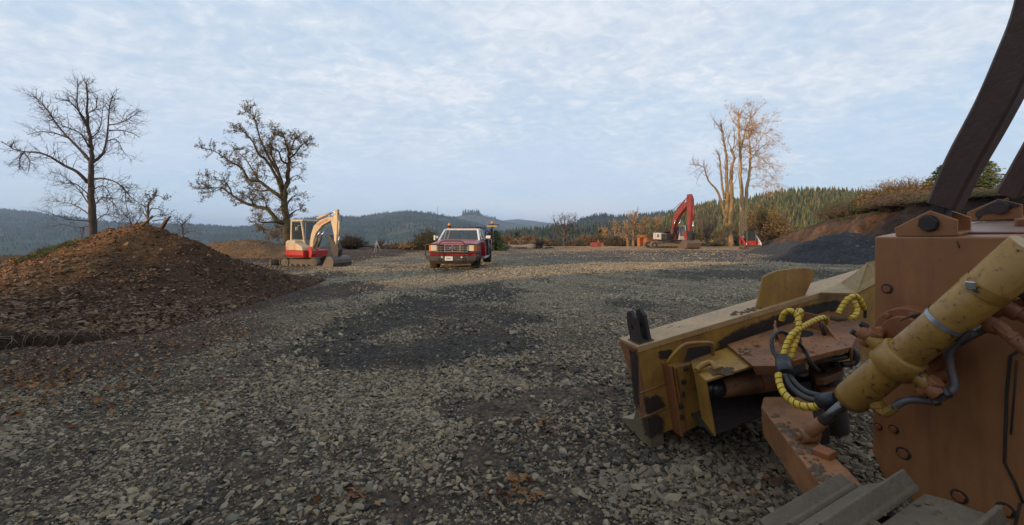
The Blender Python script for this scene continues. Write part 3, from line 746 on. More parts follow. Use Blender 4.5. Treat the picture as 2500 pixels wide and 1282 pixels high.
# dark crushed rock stockpiles at the foot of the bank
r, o, hf = cone_heap('gravel_stockpile', 19.8, 25.6, 4.9, 4.4, 2.15, 'largest dark gravel stockpile below the cut bank, nearest the yellow blade', 'gravel pile', (.050, .048, .050), 'dark_gravel', 161, 1.15)
heap_bits(r, o, hf, 9000, 13, 27, 20, 31, .02, .06, PAL_DARK, (.8, 2.0)); heap_bits(r, o, hf, 130, 13, 25, 20.5, 27, .05, .13, PAL_GREY, name='pale_rock')
r, o, hf = cone_heap('gravel_stockpile', 24.4, 37.5, 4.0, 3.6, 1.35, 'low dark gravel stockpile between the compact loader and the largest one', 'gravel pile', (.058, .057, .060), 'dark_gravel', 171, 1.1, [(23.2, 36.0, 2.2, .7)])
heap_bits(r, o, hf, 3500, 18, 30, 32, 42, .03, .07, PAL_DARK, (.9, 2.0))
r, o, hf = cone_heap('gravel_stockpile', 24.2, 34.0, 2.6, 2.6, 1.25, 'small rounded dark gravel stockpile tucked against the bank behind the largest one', 'gravel pile', (.055, .054, .057), 'dark_gravel', 181, 1.1)
heap_bits(r, o, hf, 1800, 21, 30, 30, 38, .03, .07, PAL_DARK, (.9, 2.0))
# brown soil heaps beyond
r, o, hf = cone_heap('soil_berm', -19.8, 31.5, 6.2, 3.2, 1.50, 'long low brown soil berm behind the small white and red excavator', 'soil heap', (.17, .105, .055), 'brown_soil', 191, .75)
heap_bits(r, o, hf, 9000, -27, -8, 27, 36, .03, .10, PAL_BROWN, (.8, 1.6))
r, o, hf = cone_heap('soil_heap', -19.0, 16.6, 2.6, 2.2, .98, 'orange brown leafy soil heap at the far left edge behind the big mound', 'soil heap', (.17, .095, .05), 'brown_soil', 201, .8)
heap_bits(r, o, hf, 3000, -25, -16, 13, 20, .03, .09, PAL_BROWN, (.8, 1.6))

# ---------------------------------------------------------------- trees
def bark(name, c, moss=None):
    if name in MATS: return MATS[name]
    t = NT(name); n = t.noise(6, 6, .7, .3, sc=(1, 1, .3)); n2 = t.noise(1.2, 4, .6)
    col = t.ramp(n, [(.3, tuple(.5*x for x in c)), (.7, tuple(1.4*x for x in c))])
    if moss: col = t.mix(t.ramp(n2, [(.45, 0.0), (.62, .85)]), col, moss)
    t.bump(n, .6, .03); MATS[name] = t.set(col, .9, None, .2); return MATS[name]
def leafmat(name, c1, c2):
    if name in MATS: return MATS[name]
    t = NT(name); n = t.noise(1.7, 3, .7); n2 = t.noise(9, 2, .5)
    col = t.mix(1.0, t.ramp(n, [(.35, c1), (.65, c2)]), t.ramp(n2, [(.3, .6), (.7, 1.4)]), 'MULTIPLY')
    MATS[name] = t.set(col, .7, None, .3); return MATS[name]
def tree(name, Y, limbs, label, cat='tree', group=None, bk=None, lv=None, seed=1, dens=3.0, L1=1.3, up=.25, droop=0.0, tw=.012, depth=1.0,
         sub=5, leaves=0.0, leaf=.06, sides=5, tstart=.25, curl=.35, third=0, trunk_n=1, ang=.9):
    """limbs: (list of photo pixels, r0, r1). Big limbs are traced, twigs grow from them."""
    r = random.Random(seed); g = lambda a, b: r.uniform(a, b)
    root = None; TRS = []; BRS = []; TW = MB(); LF = MB(); base = None
    px0, py0 = limbs[0][0][0]; b0 = U(px0, py0, Y); base = (b0.x, b0.y, float(gz(b0.x, b0.y))-.15)
    root = empty(name, base, 0, label, cat, group)
    paths = []
    for li, (pts, r0, r1) in enumerate(limbs):
        dy = 0 if li < trunk_n else g(-1, 1)*depth; P = []
        start = None
        m = len(pts)
        for i, (a, b) in enumerate(pts):
            P.append((a, b, dy*(i/(m-1))**.8))
        Q = [U(a, b, Y) + Vector((0, 0, 0)) for a, b, _ in P]; Q = [Vector((q.x*(Y+d)/Y, Y+d, CH+(q.z-CH)*(Y+d)/Y)) for q, (_, _, d) in zip(Q, P)]
        if li == 0: Q[0].z = base[2]
        Q = smooth_path(Q, 5); n = len(Q)
        wob = r0*.16
        Q = [q+Vector((g(-wob, wob), g(-wob, wob), g(-wob, wob)*.4))*(0 if i == 0 else 1) for i, q in enumerate(Q)]
        rs = [r0+(r1-r0)*(i/(n-1))**.8 for i in range(n)]
        if li == 0: rs[0] *= 1.45; rs[1] *= 1.12
        mb = MB(); mb.tube(Q, rs, 10 if r0 > .3 else 8 if r0 > .08 else 6); (TRS if li < trunk_n else BRS).append(mb)
        paths.append((Q, rs, li))
    def twig(p, d, L, r0, lvl):
        n = 4; q = [p.copy()]; dd = d.copy()
        for i in range(n):
            dd = (dd+Vector((g(-1, 1), g(-1, 1), g(-1, 1)))*curl+Vector((0, 0, up-droop*(i/n)))*.35).normalized(); p = p+dd*L/n; q.append(p.copy())
        TW.tube(q, [r0*(1-.75*i/n) for i in range(n+1)], 3 if lvl else 4, False, True)
        if lvl < (2 if third else 1):
            for k in range(sub if lvl == 0 else third):
                j = r.randint(1, n); f = q[j]; e = (dd+Vector((g(-1, 1), g(-1, 1), g(-1, 1)))*ang).normalized()
                twig(f, e, L*g(.35, .65), r0*.55, lvl+1)
        if leaves > 0:
            for k in range(n+1):
                if r.random() < leaves:
                    for _ in range(2):
                        c = q[k]+Vector((g(-1, 1), g(-1, 1), g(-1, 1)))*leaf*1.6; a = Vector((g(-1, 1), g(-1, 1), g(-1, 1))).normalized()*leaf*g(.6, 1.3); b = a.orthogonal().normalized()*leaf*g(.35, .7)
                        LF.add([c-a, c+b, c+a, c-b], [(0, 1, 2, 3)])
    for Q, rs, li in paths:
        tot = sum((Q[i+1]-Q[i]).length for i in range(len(Q)-1)); k = int(tot*dens)
        for _ in range(k):
            t = (tstart if li < trunk_n else .12)+r.random()**.8*(1-(tstart if li < trunk_n else .12)); i = min(int(t*(len(Q)-1)), len(Q)-2); f = t*(len(Q)-1)-i
            p = Q[i].lerp(Q[i+1], f); tg = (Q[i+1]-Q[i]).normalized(); d = Vector((g(-1, 1), g(-1, 1), g(-1, 1))); d = (d-tg*d.dot(tg)).normalized()
            d = (d*1.0+tg*g(.3, 1.0)+Vector((0, 0, up))).normalized(); sc = 1-.45*t
            twig(p, d, L1*g(.5, 1.15)*sc, min(tw*1.6, max(rs[i]*.55, tw*.6)), 0)
    bk = bk or bark('dark_bark', (.055, .045, .038))
    for mb in TRS: mb.build('trunk', bk, root, off=base)
    for mb in BRS: mb.build('limb', bk, root, off=base)
    if TW.v: TW.build('twigs', bk, root, off=base, kind='stuff')
    if LF.v: LF.build('foliage', lv, root, off=base, kind='stuff')
    return root
B_DARK = bark('dark_bark', (.095, .075, .060)); B_GREY = bark('grey_bark', (.15, .12, .095)); B_MOSS = bark('mossy_bark', (.30, .20, .11), (.14, .12, .04))
B_TAN = bark('tan_bark', (.30, .20, .11)); B_OAK = bark('oak_bark', (.10, .078, .055), (.085, .08, .03))

def z1(pts): return [(x/2.564, 150+y/2.564) for x, y in pts]
# tall bare tree at the far left
tree('bare_tree', 22, [
    (z1([(585, 1130), (578, 950), (568, 790), (572, 640), (568, 520), (550, 400), (548, 270), (540, 130)]), 0.19, .025),
    (z1([(555, 760), (480, 690), (400, 650), (320, 600), (240, 570), (150, 565), (80, 545), (10, 500)]), .085, .014),
    (z1([(150, 565), (120, 620), (130, 680)]), .03, .01), (z1([(150, 570), (185, 620), (180, 690)]), .03, .01),
    (z1([(565, 625), (500, 550), (430, 480), (360, 400), (300, 310), (240, 240), (190, 215)]), .075, .012),
    (z1([(430, 480), (340, 450), (250, 440), (170, 460)]), .035, .01),
    (z1([(580, 630), (640, 580), (670, 480), (680, 350), (690, 260), (715, 190)]), .08, .014),
    (z1([(675, 400), (750, 385), (820, 350), (885, 305)]), .035, .008), (z1([(680, 432), (760, 432), (830, 450), (880, 480)]), .035, .008),
    (z1([(660, 500), (730, 490), (770, 560), (820, 615)]), .03, .008),
    (z1([(590, 735), (660, 735), (740, 765), (800, 830), (850, 870)]), .06, .010), (z1([(740, 765), (780, 800), (790, 900), (815, 990)]), .03, .008),
    (z1([(550, 400), (500, 320), (430, 250), (350, 230)]), .045, .010), (z1([(550, 420), (490, 300), (485, 200), (487, 110)]), .045, .010),
    (z1([(560, 540), (500, 450), (390, 400), (300, 350)]), .04, .008), (z1([(545, 330), (600, 290), (610, 210)]), .03, .008),
    (z1([(570, 480), (620, 430), (640, 330), (650, 220)]), .03, .008),
    (z1([(560, 960), (470, 900), (380, 880), (280, 870)]), .03, .006), (z1([(556, 1000), (440, 990), (340, 960), (260, 930)]), .03, .006),
    (z1([(560, 900), (490, 800), (400, 720), (310, 690)]), .03, .006), (z1([(560, 840), (480, 770), (400, 760), (300, 740)]), .03, .006),
    (z1([(560, 1030), (480, 1040), (400, 1020), (330, 1030)]), .025, .006), (z1([(585, 800), (650, 780), (700, 860), (715, 950)]), .03, .006),
    (z1([(590, 900), (650, 850), (720, 900), (760, 980)]), .03, .006), (z1([(595, 1000), (660, 960), (760, 960), (850, 1000)]), .025, .006)],
    'tall bare dark tree at the far left, standing behind the big brown mound', dens=9, L1=1.0, tw=.0085, sub=6, third=0, up=.1, depth=2.2, seed=3, tstart=.15, curl=.45)
def z2(pts): return [(440+x/2.913, 240+y/2.913) for x, y in pts]
tree('oak_tree', 33, [
    (z2([(775, 1120), (765, 1000), (755, 900), (750, 800), (740, 700), (765, 560), (775, 430), (760, 330), (720, 260)]), .42, .03),
    (z2([(745, 890), (690, 870), (620, 790), (540, 770), (450, 740), (370, 690), (300, 640), (200, 640), (90, 640)]), .20, .02),
    (z2([(740, 720), (640, 650), (560, 590), (490, 580), (440, 500), (340, 440), (250, 380), (150, 350)]), .17, .015),
    (z2([(730, 690), (690, 570), (610, 440), (560, 400), (510, 300), (440, 230), (400, 210)]), .15, .015),
    (z2([(735, 660), (700, 540), (640, 440), (610, 380), (570, 290), (540, 180), (500, 110), (450, 80)]), .13, .012),
    (z2([(740, 650), (690, 500), (650, 400), (655, 300), (680, 240)]), .12, .012),
    (z2([(770, 470), (720, 440), (700, 380), (640, 350), (560, 340)]), .09, .010),
    (z2([(775, 430), (820, 390), (870, 330), (930, 320)]), .09, .010), (z2([(780, 400), (800, 330), (830, 260)]), .08, .010),
    (z2([(640, 650), (560, 660), (500, 620), (440, 560)]), .08, .01), (z2([(560, 590), (520, 520), (470, 440), (430, 400), (360, 330)]), .08, .01),
    (z2([(540, 770), (480, 700), (440, 690)]), .06, .01), (z2([(370, 690), (340, 620), (280, 580), (180, 590)]), .06, .01),
    (z2([(620, 790), (600, 720), (580, 690)]), .06, .01), (z2([(755, 900), (700, 940), (620, 940), (560, 920)]), .10, .01),
    (z2([(750, 880), (640, 880), (570, 880), (530, 840)]), .10, .01), (z2([(760, 850), (820, 800), (860, 790)]), .09, .01),
    (z2([(755, 760), (800, 700), (850, 690)]), .08, .01), (z2([(760, 920), (700, 960), (690, 1000)]), .07, .01),
    (z2([(765, 600), (800, 560), (860, 540)]), .07, .01), (z2([(300, 640), (250, 660), (200, 690)]), .04, .01), (z2([(600, 480), (560, 470), (500, 480)]), .05, .01)],
    'large spreading oak with sparse brown leaves behind the small white and red excavator', bk=B_OAK, lv=leafmat('oak_leaves', (.16, .11, .035), (.30, .18, .065)),
    dens=4.6, L1=1.35, tw=.013, sub=6, up=.2, depth=3.2, seed=5, leaves=.75, leaf=.046, tstart=.28, curl=.5, ang=1.1)
def z5(pts): return [(1540+x/3.126, 230+y/3.126) for x, y in pts]
tree('cottonwood_tree', 62, [
    (z5([(755, 1190), (752, 1000), (765, 850), (765, 700), (770, 560), (790, 490), (770, 440)]), 0.484, 0.096),
    (z5([(725, 1190), (722, 1000), (735, 850), (735, 700), (730, 520), (715, 380), (700, 280), (690, 230)]), 0.429, 0.040),
    (z5([(730, 980), (700, 850), (660, 740), (600, 670), (570, 600), (545, 550), (440, 535)]), 0.250, 0.024),
    (z5([(715, 800), (695, 680), (685, 560), (675, 470), (660, 455)]), 0.203, 0.064),
    (z5([(545, 550), (490, 590), (440, 620)]), 0.047, 0.016), (z5([(555, 580), (520, 620), (500, 690)]), 0.047, 0.016),
    (z5([(770, 440), (760, 400), (740, 350), (750, 310)]), 0.094, 0.024), (z5([(770, 440), (790, 380), (790, 300), (780, 240)]), 0.094, 0.024),
    (z5([(780, 1060), (800, 960), (830, 900)]), 0.125, 0.024), (z5([(700, 290), (660, 230), (630, 190)]), 0.062, 0.016), (z5([(700, 300), (670, 260), (630, 260)]), 0.047, 0.016),
    (z5([(770, 700), (800, 660), (810, 600)]), 0.078, 0.016)],
    'tall mossy cottonwood with broken tops, left one of the pair behind the loader', bk=B_MOSS, dens=1.9, L1=1.9, tw=.021, sub=5, up=.5, depth=1.6, seed=8, tstart=.42, curl=.3, trunk_n=4)
tree('cottonwood_tree', 66, [
    (z5([(845, 1150), (845, 950), (850, 800), (835, 620), (838, 430), (825, 280), (825, 150)]), 0.406, 0.120),
    (z5([(860, 1150), (870, 900), (885, 740), (905, 600), (912, 440), (905, 330), (930, 240)]), 0.390, 0.040),
    (z5([(838, 430), (855, 360), (880, 260), (910, 200), (970, 120), (1030, 60)]), 0.156, 0.016),
    (z5([(825, 260), (780, 200), (745, 140)]), 0.078, 0.016), (z5([(830, 160), (860, 90), (910, 60)]), 0.070, 0.016),
    (z5([(915, 500), (960, 440), (1050, 370), (1150, 355)]), 0.094, 0.016), (z5([(912, 420), (960, 390), (1020, 280), (1080, 160)]), 0.094, 0.016),
    (z5([(905, 560), (960, 560), (1040, 590), (1100, 660), (1150, 740)]), 0.094, 0.016), (z5([(900, 580), (970, 540), (1060, 530), (1130, 550)]), 0.078, 0.016),
    (z5([(890, 700), (950, 700), (1020, 720), (1060, 770)]), 0.078, 0.016), (z5([(920, 460), (980, 480), (1080, 560), (1150, 650)]), 0.078, 0.016),
    (z5([(895, 660), (980, 640), (1080, 690), (1120, 740)]), 0.062, 0.016), (z5([(910, 330), (940, 250), (1010, 220), (1100, 210)]), 0.070, 0.016),
    (z5([(905, 380), (900, 280), (915, 150)]), 0.078, 0.016), (z5([(850, 400), (870, 300), (860, 220)]), 0.070, 0.016), (z5([(925, 300), (990, 290), (1060, 330), (1160, 420)]), 0.062, 0.016)],
    'tall orange lit cottonwood with drooping branches, right one of the pair behind the loader', bk=bark('warm_bark', (.52, .34, .17)), lv=leafmat('last_leaves', (.30, .19, .07), (.42, .27, .11)),
    dens=2.9, L1=2.5, tw=.021, sub=6, up=.1, droop=.7, depth=2.0, seed=12, tstart=.40, leaves=.10, leaf=.13, curl=.28, trunk_n=2)
# ---------------------------------------------------------------- machines
M_RUBBER = paint('rubber', (.07, .062, .052), .85, (.20, .16, .11), .7, 5)
M_DUST = paint('dusty_steel', (.13, .11, .085), .75, (.24, .19, .13), .6, 4)
M_BLACK = paint('black_paint', (.018, .018, .019), .45, (.10, .085, .065), .35, 4)
M_WORN = paint('worn_steel', (.14, .115, .09), .5, (.10, .065, .04), .6, 3, metal=.35)
M_CHROME = paint('chrome_rod', (.75, .75, .75), .18, (.4, .35, .3), .1, 4, metal=1.0)
M_CREAM = paint('cream_paint', (.66, .52, .33), .42, (.30, .22, .13), .35, 2.2, streak=.4)
M_RED = paint('red_paint', (.48, .022, .020), .38, (.22, .12, .08), .22, 2.2)
M_AMBER = paint('amber_lens', (.85, .26, .02), .2, (.5, .2, .05), .1, 4)
def glass_mat():
    t = NT('glass'); t.set((.045, .065, .07), .05, 0.0, .8); t.b.inputs['Alpha'].default_value = .55; return t.m
def glass_dark():
    t = NT('tinted_glass'); t.set((.05, .075, .085), .06, 0.0, .9); return t.m
M_GLASS, M_GLASSD = glass_mat(), glass_dark()
def textobj(body, size, mat, parent, loc, rot, name='lettering', ext=.002, shear=0.0, sx=1.0):
    cu = bpy.data.curves.new(name, 'FONT'); cu.body = body; cu.size = size; cu.extrude = ext; cu.align_x = 'CENTER'; cu.align_y = 'CENTER'; cu.shear = shear
    o = bpy.data.objects.new('tmp', cu); COL.objects.link(o)
    dg = bpy.context.evaluated_depsgraph_get(); dg.update(); me = bpy.data.meshes.new_from_object(o.evaluated_get(dg)); bpy.data.objects.remove(o)
    for v in me.vertices: v.co.x *= sx
    me.materials.clear(); r = link(name, me, mat, parent); r.location = loc; r.rotation_euler = rot; return r
def track_loop(x0, x1, r, z, n=9):
    P = [(x0+r*math.sin(a), z-r*math.cos(a)) for a in [-math.pi*i/n for i in range(n+1)]]
    Q = [(x1+r*math.sin(a), z-r*math.cos(a)) for a in [math.pi-math.pi*i/n for i in range(n+1)]]
    return P+Q
def track_belt(mb, x0, x1, r, y0, y1, th=.04, lug=.03, pitch=.12):
    """closed belt round two ends, with raised cross bars"""
    o = track_loop(x0, x1, r, r+0.02); i = track_loop(x0, x1, r-th, r+0.02); n = len(o)
    vs = [(p[0], y, p[1]) for y in (y0, y1) for p in o+i]; N_ = 2*n; fs = []
    for k in range(n):
        k2 = (k+1) % n
        fs += [(k, k2, N_+k2, N_+k), (n+k, N_+n+k, N_+n+k2, n+k2), (k, n+k, n+k2, k2), (N_+k, N_+k2, N_+n+k2, N_+n+k)]
    mb.add(vs, fs)
    per = [Vector((p[0], 0, p[1])) for p in o]; per.append(per[0]); acc = 0
    for a, b in zip(per, per[1:]):
        L = (b-a).length
        if L < 1e-6: continue
        d = (b-a)/L; nrm = Vector((d.z, 0, -d.x)); s = (-acc) % pitch
        while s < L:
            c = a+d*s; q = Vector((c.x, (y0+y1)/2, c.z))-Vector((nrm.x, 0, nrm.z))*(-lug*.3)
            R = Matrix(((d.x, 0, -nrm.x), (0, 1, 0), (d.z, 0, -nrm.z)))
            mb.box(q, (pitch*.42, (y1-y0)*.98, lug), R); s += pitch
        acc = (acc+L) % pitch
def wheel_disc(mb, c, r, y0, y1, n=16):
    mb.tube([(c[0], y0, c[1]), (c[0], y1, c[1])], r, n)

# ---- small white and red excavator ---------------------------------------
def mini_excavator():
    Y = 21.9; X = (747-CX)/F_PX*Y; z = CH-(650.5-HY)/F_PX*Y; Z0 = float(gz(X, Y)); z = min(z, Z0+.03)
    T = empty('mini_excavator', (X, Y, z), 0, 'small white and red tracked excavator with cab and curled arm, parked by the oak', 'excavator')
    h = math.radians(-3)
    under = bpy.data.objects.new('undercarriage', None)
    c, s = math.cos(h), math.sin(h)
    def rot(mb, a, px=0, py=0):
        ca, sa = math.cos(a), math.sin(a); mb.v = [(px+v[0]*ca-v[1]*sa, py+v[0]*sa+v[1]*ca, v[2]) for v in mb.v]; return mb
    GY = .56
    for sg in (-1, 1):
        m = MB(); track_belt(m, -.72, .72, .25, sg*GY-.17, sg*GY+.17, .045, .035, .11); tr = rot(m, h).build('track', M_RUBBER, T)
        m = MB(); m.prism([(-.62, .14), (.66, .14), (.62, .40), (-.58, .40)], sg*GY-.10, sg*GY+.10); rot(m, h).build('track_frame', M_DUST, tr, .01)
        for x in (-.70, .70):
            m = MB(); wheel_disc(m, (x, .27), .19, sg*GY-.15, sg*GY+.15); wheel_disc(m, (x, .27), .09, sg*GY-.165, sg*GY+.165); rot(m, h).build('sprocket', M_DUST, tr)
        for k in range(4):
            m = MB(); wheel_disc(m, (-.42+.28*k, .13), .07, sg*GY-.15, sg*GY+.14, 10); rot(m, h).build('roller', M_DUST, tr)
    m = MB(); m.box((0, 0, .34), (1.0, .9, .16)); m.cyl((0, 0, .40), (0, 0, .50), .36, 20); rot(m, h).build('center_frame', M_BLACK, T, .01)
    m = MB(); m.box((-1.05, -.25, .34), (.75, .09, .10)); m.box((-1.05, .25, .34), (.75, .09, .10)); rot(m, h).build('blade_arm', M_DUST, T, .01)
    m = MB(); m.prism([(-1.42, .05), (-1.36, .05), (-1.33, .2), (-1.36, .40), (-1.42, .40), (-1.39, .2)], -.80, .80); rot(m, h).build('dozer_blade', M_DUST, T, .005)
    a = math.radians(-25)
    B = lambda mb, name, mat, par=None, bev=.02, lab=None: rot(mb, a).build(name, mat, par or T, bev, label=lab)
    def outline(xr, w, n=9):
        pts = [(.72, -w), (.72, w)]
        for i in range(n+1):
            t = math.pi/2+math.pi*i/n; pts.append((-.28+xr*math.cos(t), w*math.sin(t)))
        return pts
    m = MB(); lo = outline(.68, .66); hi = outline(.76, .75); nn = len(lo)
    m.add([(x, y, .50) for x, y in lo]+[(x, y, .62) for x, y in hi]+[(x, y, .84) for x, y in hi], [tuple(range(nn))[::-1], tuple(range(2*nn, 3*nn))]+[(k*nn+i, k*nn+(i+1) % nn, (k+1)*nn+(i+1) % nn, (k+1)*nn+i) for k in (0, 1) for i in range(nn)], False)
    B(m, 'counterweight', M_RED, bev=.03)
    m = MB(); o2 = [(x, y) for x, y in outline(.75, .74) if x < .1 or True]
    o2 = [(.12, -.74), (.12, .74)]+outline(.75, .74)[2:]; o3 = [(.02, -.66), (.02, .66)]+outline(.66, .66)[2:]; nn = len(o2)
    m.add([(x, y, .845) for x, y in o2]+[(x, y, 1.22) for x, y in o2]+[(x, y, 1.34) for x, y in o3], [tuple(range(nn))[::-1], tuple(range(2*nn, 3*nn))]+[(k*nn+i, k*nn+(i+1) % nn, (k+1)*nn+(i+1) % nn, (k+1)*nn+i) for k in (0, 1) for i in range(nn)])
    B(m, 'engine_cover', M_CREAM, bev=.04)
    m = MB(); m.prism([(.12, .845), (.66, .845), (.60, 1.02), (.42, 1.12), (.12, 1.22)], -.74, -.22); B(m, 'side_cover', M_CREAM, bev=.03)
    m = MB(); m.box((-.86, -.42, 1.02), (.03, .10, .22)); B(m, 'vent', M_BLACK, bev=.005)
    # cab: posts, roof, glass, seat
    x0, x1, y0, y1, zb, zt = -.72, .24, -.28, .58, .86, 2.30
    def post(p, q, w=.06):
        mm = MB(); p, q = Vector(p), Vector(q); d = (q-p).normalized(); u = d.cross(Vector((0, 1, 0))).normalized(); v = d.cross(u)
        P = [p+u*sx*w/2+v*sy*w/2 for sx, sy in ((-1, -1), (1, -1), (1, 1), (-1, 1))]+[q+u*sx*w/2+v*sy*w/2 for sx, sy in ((-1, -1), (1, -1), (1, 1), (-1, 1))]
        return mm.hexa(P)
    B(post((x1+.06, y0, .95), (x1-.22, y0, zt), .075), 'cab_post', M_CREAM, bev=.01); B(post((x1+.06, y1, .95), (x1-.22, y1, zt), .06), 'cab_post', M_CREAM, bev=.01)
    B(post((x0, y0, zb), (x0+.04, y0, zt), .085), 'cab_post', M_CREAM, bev=.01); B(post((x0, y1, zb), (x0+.04, y1, zt), .08), 'cab_post', M_CREAM, bev=.01)
    m = MB(); m.box(((x0+x1)/2-.07, (y0+y1)/2, zt+.03), (x1-x0-.08, y1-y0+.06, .10)); B(m, 'cab_roof', M_CREAM, bev=.04)
    m = MB(); m.prism([(x0, zb), (x1+.08, zb), (x1+.02, 1.36), (x0, 1.36)], y0-.02, y0+.03); B(m, 'cab_side_panel', M_CREAM, bev=.01)
    m = MB(); m.box((x0+.01, (y0+y1)/2, 1.1), (.05, y1-y0, .6)); B(m, 'cab_rear_panel', M_CREAM, bev=.01)
    m = MB(); m.prism([(x0+.05, 1.37), (x1, 1.37), (x1-.20, zt-.05), (x0+.07, zt-.05)], y0+.002, y0+.010); B(m, 'side_window', M_GLASS, bev=0)
    m = MB(); m.prism([(x0+.05, 1.0), (x1, 1.0), (x1-.20, zt-.05), (x0+.07, zt-.05)], y1-.01, y1-.002); B(m, 'side_window', M_GLASS, bev=0)
    m = MB(); m.add([(x1+.05, y0+.05, 1.0), (x1+.05, y1-.04, 1.0), (x1-.205, y1-.04, zt-.05), (x1-.205, y0+.05, zt-.05)], [(0, 1, 2, 3)]); B(m, 'windshield', M_GLASS, bev=0)
    m = MB(); m.add([(x0+.035, y0+.05, 1.42), (x0+.035, y1-.05, 1.42), (x0+.045, y1-.05, zt-.06), (x0+.045, y0+.05, zt-.06)], [(0, 1, 2, 3)]); B(m, 'rear_window', M_GLASS, bev=0)
    m = MB(); m.box((-.34, .15, 1.18), (.48, .48, .16)); m.box((-.54, .15, 1.5), (.12, .46, .6)); B(m, 'seat', M_BLACK, bev=.03)
    m = MB(); m.tube([(.06, -.30, 2.06), (.0, -.42, 2.10), (-.1, -.46, 1.98)], .012, 5); m.box((-.1, -.46, 1.92), (.04, .12, .17)); B(m, 'mirror', M_CREAM, bev=.005)
    # swing post, boom, stick
    by = -.36
    B0 = B
    def B(mb, name, mat, par=None, bev=.02, lab=None, st=True):
        if name in ('bucket', 'coupler', 'thumb'): mb.v = [(v[0]+.55, v[1], v[2]) for v in mb.v]
        elif name == 'swing_post': pass
        else: mb.v = [(.8+(v[0]-.8)*1.42 if v[0] < 1.9 else v[0]+.46, v[1], v[2]) for v in mb.v]
        return B0(mb, name, mat, par, bev, lab)
    m = MB(); m.prism([(.62, .52), (.95, .52), (1.02, .70), (.98, 1.02), (.80, 1.05), (.66, .86)], by-.14, by+.14); B(m, 'swing_post', M_RED, bev=.02)
    m = MB(); m.prism([(.80, .84), (.94, .80), (.98, 1.30), (1.10, 1.70), (1.40, 2.08), (1.80, 2.30), (1.92, 2.38), (1.88, 2.48), (1.70, 2.50), (1.28, 2.33), (1.00, 2.06), (.87, 1.66), (.80, 1.20)], by-.09, by+.09); bo = B(m, 'boom', M_CREAM, bev=.012)
    m = MB(); m.cyl((1.02, by-.12, 1.0), (1.20, by-.12, 1.50), .055, 10); m.cyl((1.02, by+.12, 1.0), (1.2, by+.12, 1.5), .055, 10); B(m, 'lift_cylinder', M_DUST, bo, 0)
    m = MB(); m.cyl((1.20, by-.12, 1.50), (1.30, by-.12, 1.78), .028, 8); m.cyl((1.2, by+.12, 1.5), (1.3, by+.12, 1.78), .028, 8); B(m, 'cylinder_rod', M_CHROME, bo, 0)
    m = MB(); m.cyl((1.10, by, 2.42), (1.72, by, 2.66), .058, 10); B(m, 'stick_cylinder', M_CREAM, bo, 0)
    m = MB(); m.cyl((1.72, by, 2.66), (2.04, by, 2.74), .028, 8); B(m, 'cylinder_rod', M_CHROME, bo, 0)
    m = MB(); m.prism([(1.98, 2.72), (2.02, 2.84), (2.16, 2.84), (2.18, 2.30), (2.14, 1.70), (2.08, 1.12), (1.97, 1.12), (1.96, 1.60), (1.86, 2.00), (1.80, 2.26), (1.80, 2.42), (1.92, 2.50)], by-.075, by+.075); st = B(m, 'stick', M_CREAM, bev=.012)
    m = MB(); m.cyl((2.22, by, 2.28), (2.20, by, 1.60), .05, 10); B(m, 'bucket_cylinder', M_CREAM, st, 0)
    m = MB(); m.cyl((2.20, by, 1.60), (2.18, by, 1.14), .026, 8); B(m, 'cylinder_rod', M_CHROME, st, 0)
    m = MB(); m.tube(smooth_path([(2.10, by, 2.72), (2.34, by, 2.50), (2.32, by, 2.20), (2.14, by, 2.0)], 4), .016, 5); B(m, 'hose', M_BLACK, st, 0)
    m = MB(); m.prism([(1.94, 1.30), (2.02, .92), (1.86, .66), (1.72, .66), (1.70, 1.05), (1.48, 1.66), (1.60, 1.62), (1.78, 1.40)], by-.10, by+.10); B(m, 'thumb', M_BLACK, bev=.012)
    m = MB(); m.prism([(1.92, 1.16), (2.14, 1.16), (2.22, .92), (2.16, .60), (2.02, .38), (1.82, .42), (1.86, .70), (1.98, .95)], by-.12, by+.12); B(m, 'coupler', M_BLACK, bev=.015)
    bp = [(1.56, .0), (2.06, -.02), (2.22, .04), (2.33, .16), (2.37, .32), (2.33, .48), (2.20, .60), (1.98, .62), (1.90, .56), (2.12, .50), (2.22, .34), (2.18, .14), (2.05, .05), (1.58, .05)]
    m = MB(); m.prism(bp, by-.54, by+.54); sd = [(1.54, .0), (2.06, -.02), (2.22, .04), (2.33, .16), (2.37, .32), (2.33, .48), (2.20, .60), (1.92, .60)]
    m.prism(sd, by-.565, by-.535); m.prism(sd, by+.535, by+.565); B(m, 'bucket', paint('bucket_steel', (.09, .082, .075), .42, (.20, .15, .10), .5, 2, metal=.4), bev=.006)
    # lettering
    red = paint('red_vinyl', (.62, .05, .03), .5)
    ca = math.cos(a)
    def at(x, y, zz): return (x*math.cos(a)-y*math.sin(a), x*math.sin(a)+y*math.cos(a), zz)
    t = textobj('TAKEUCHI', .15, red, T, at(1.36, by-.095, 2.23), (math.radians(90), 0, a)); t.rotation_euler = Matrix.Rotation(a, 3, 'Z').to_4x4().to_euler(); t.matrix_basis = Matrix.Translation(at(1.68, by-.095, 2.22)) @ Matrix.Rotation(a, 4, 'Z') @ Matrix.Rotation(math.radians(90), 4, 'X') @ Matrix.Rotation(math.radians(22), 4, 'Z')
    t = textobj('TB135', .13, red, T, (0, 0, 0), (0, 0, 0)); t.matrix_basis = Matrix.Translation(at(-.62, -.685, .97)) @ Matrix.Rotation(a-.42, 4, 'Z') @ Matrix.Rotation(math.radians(90), 4, 'X')
    return T
mini_excavator()

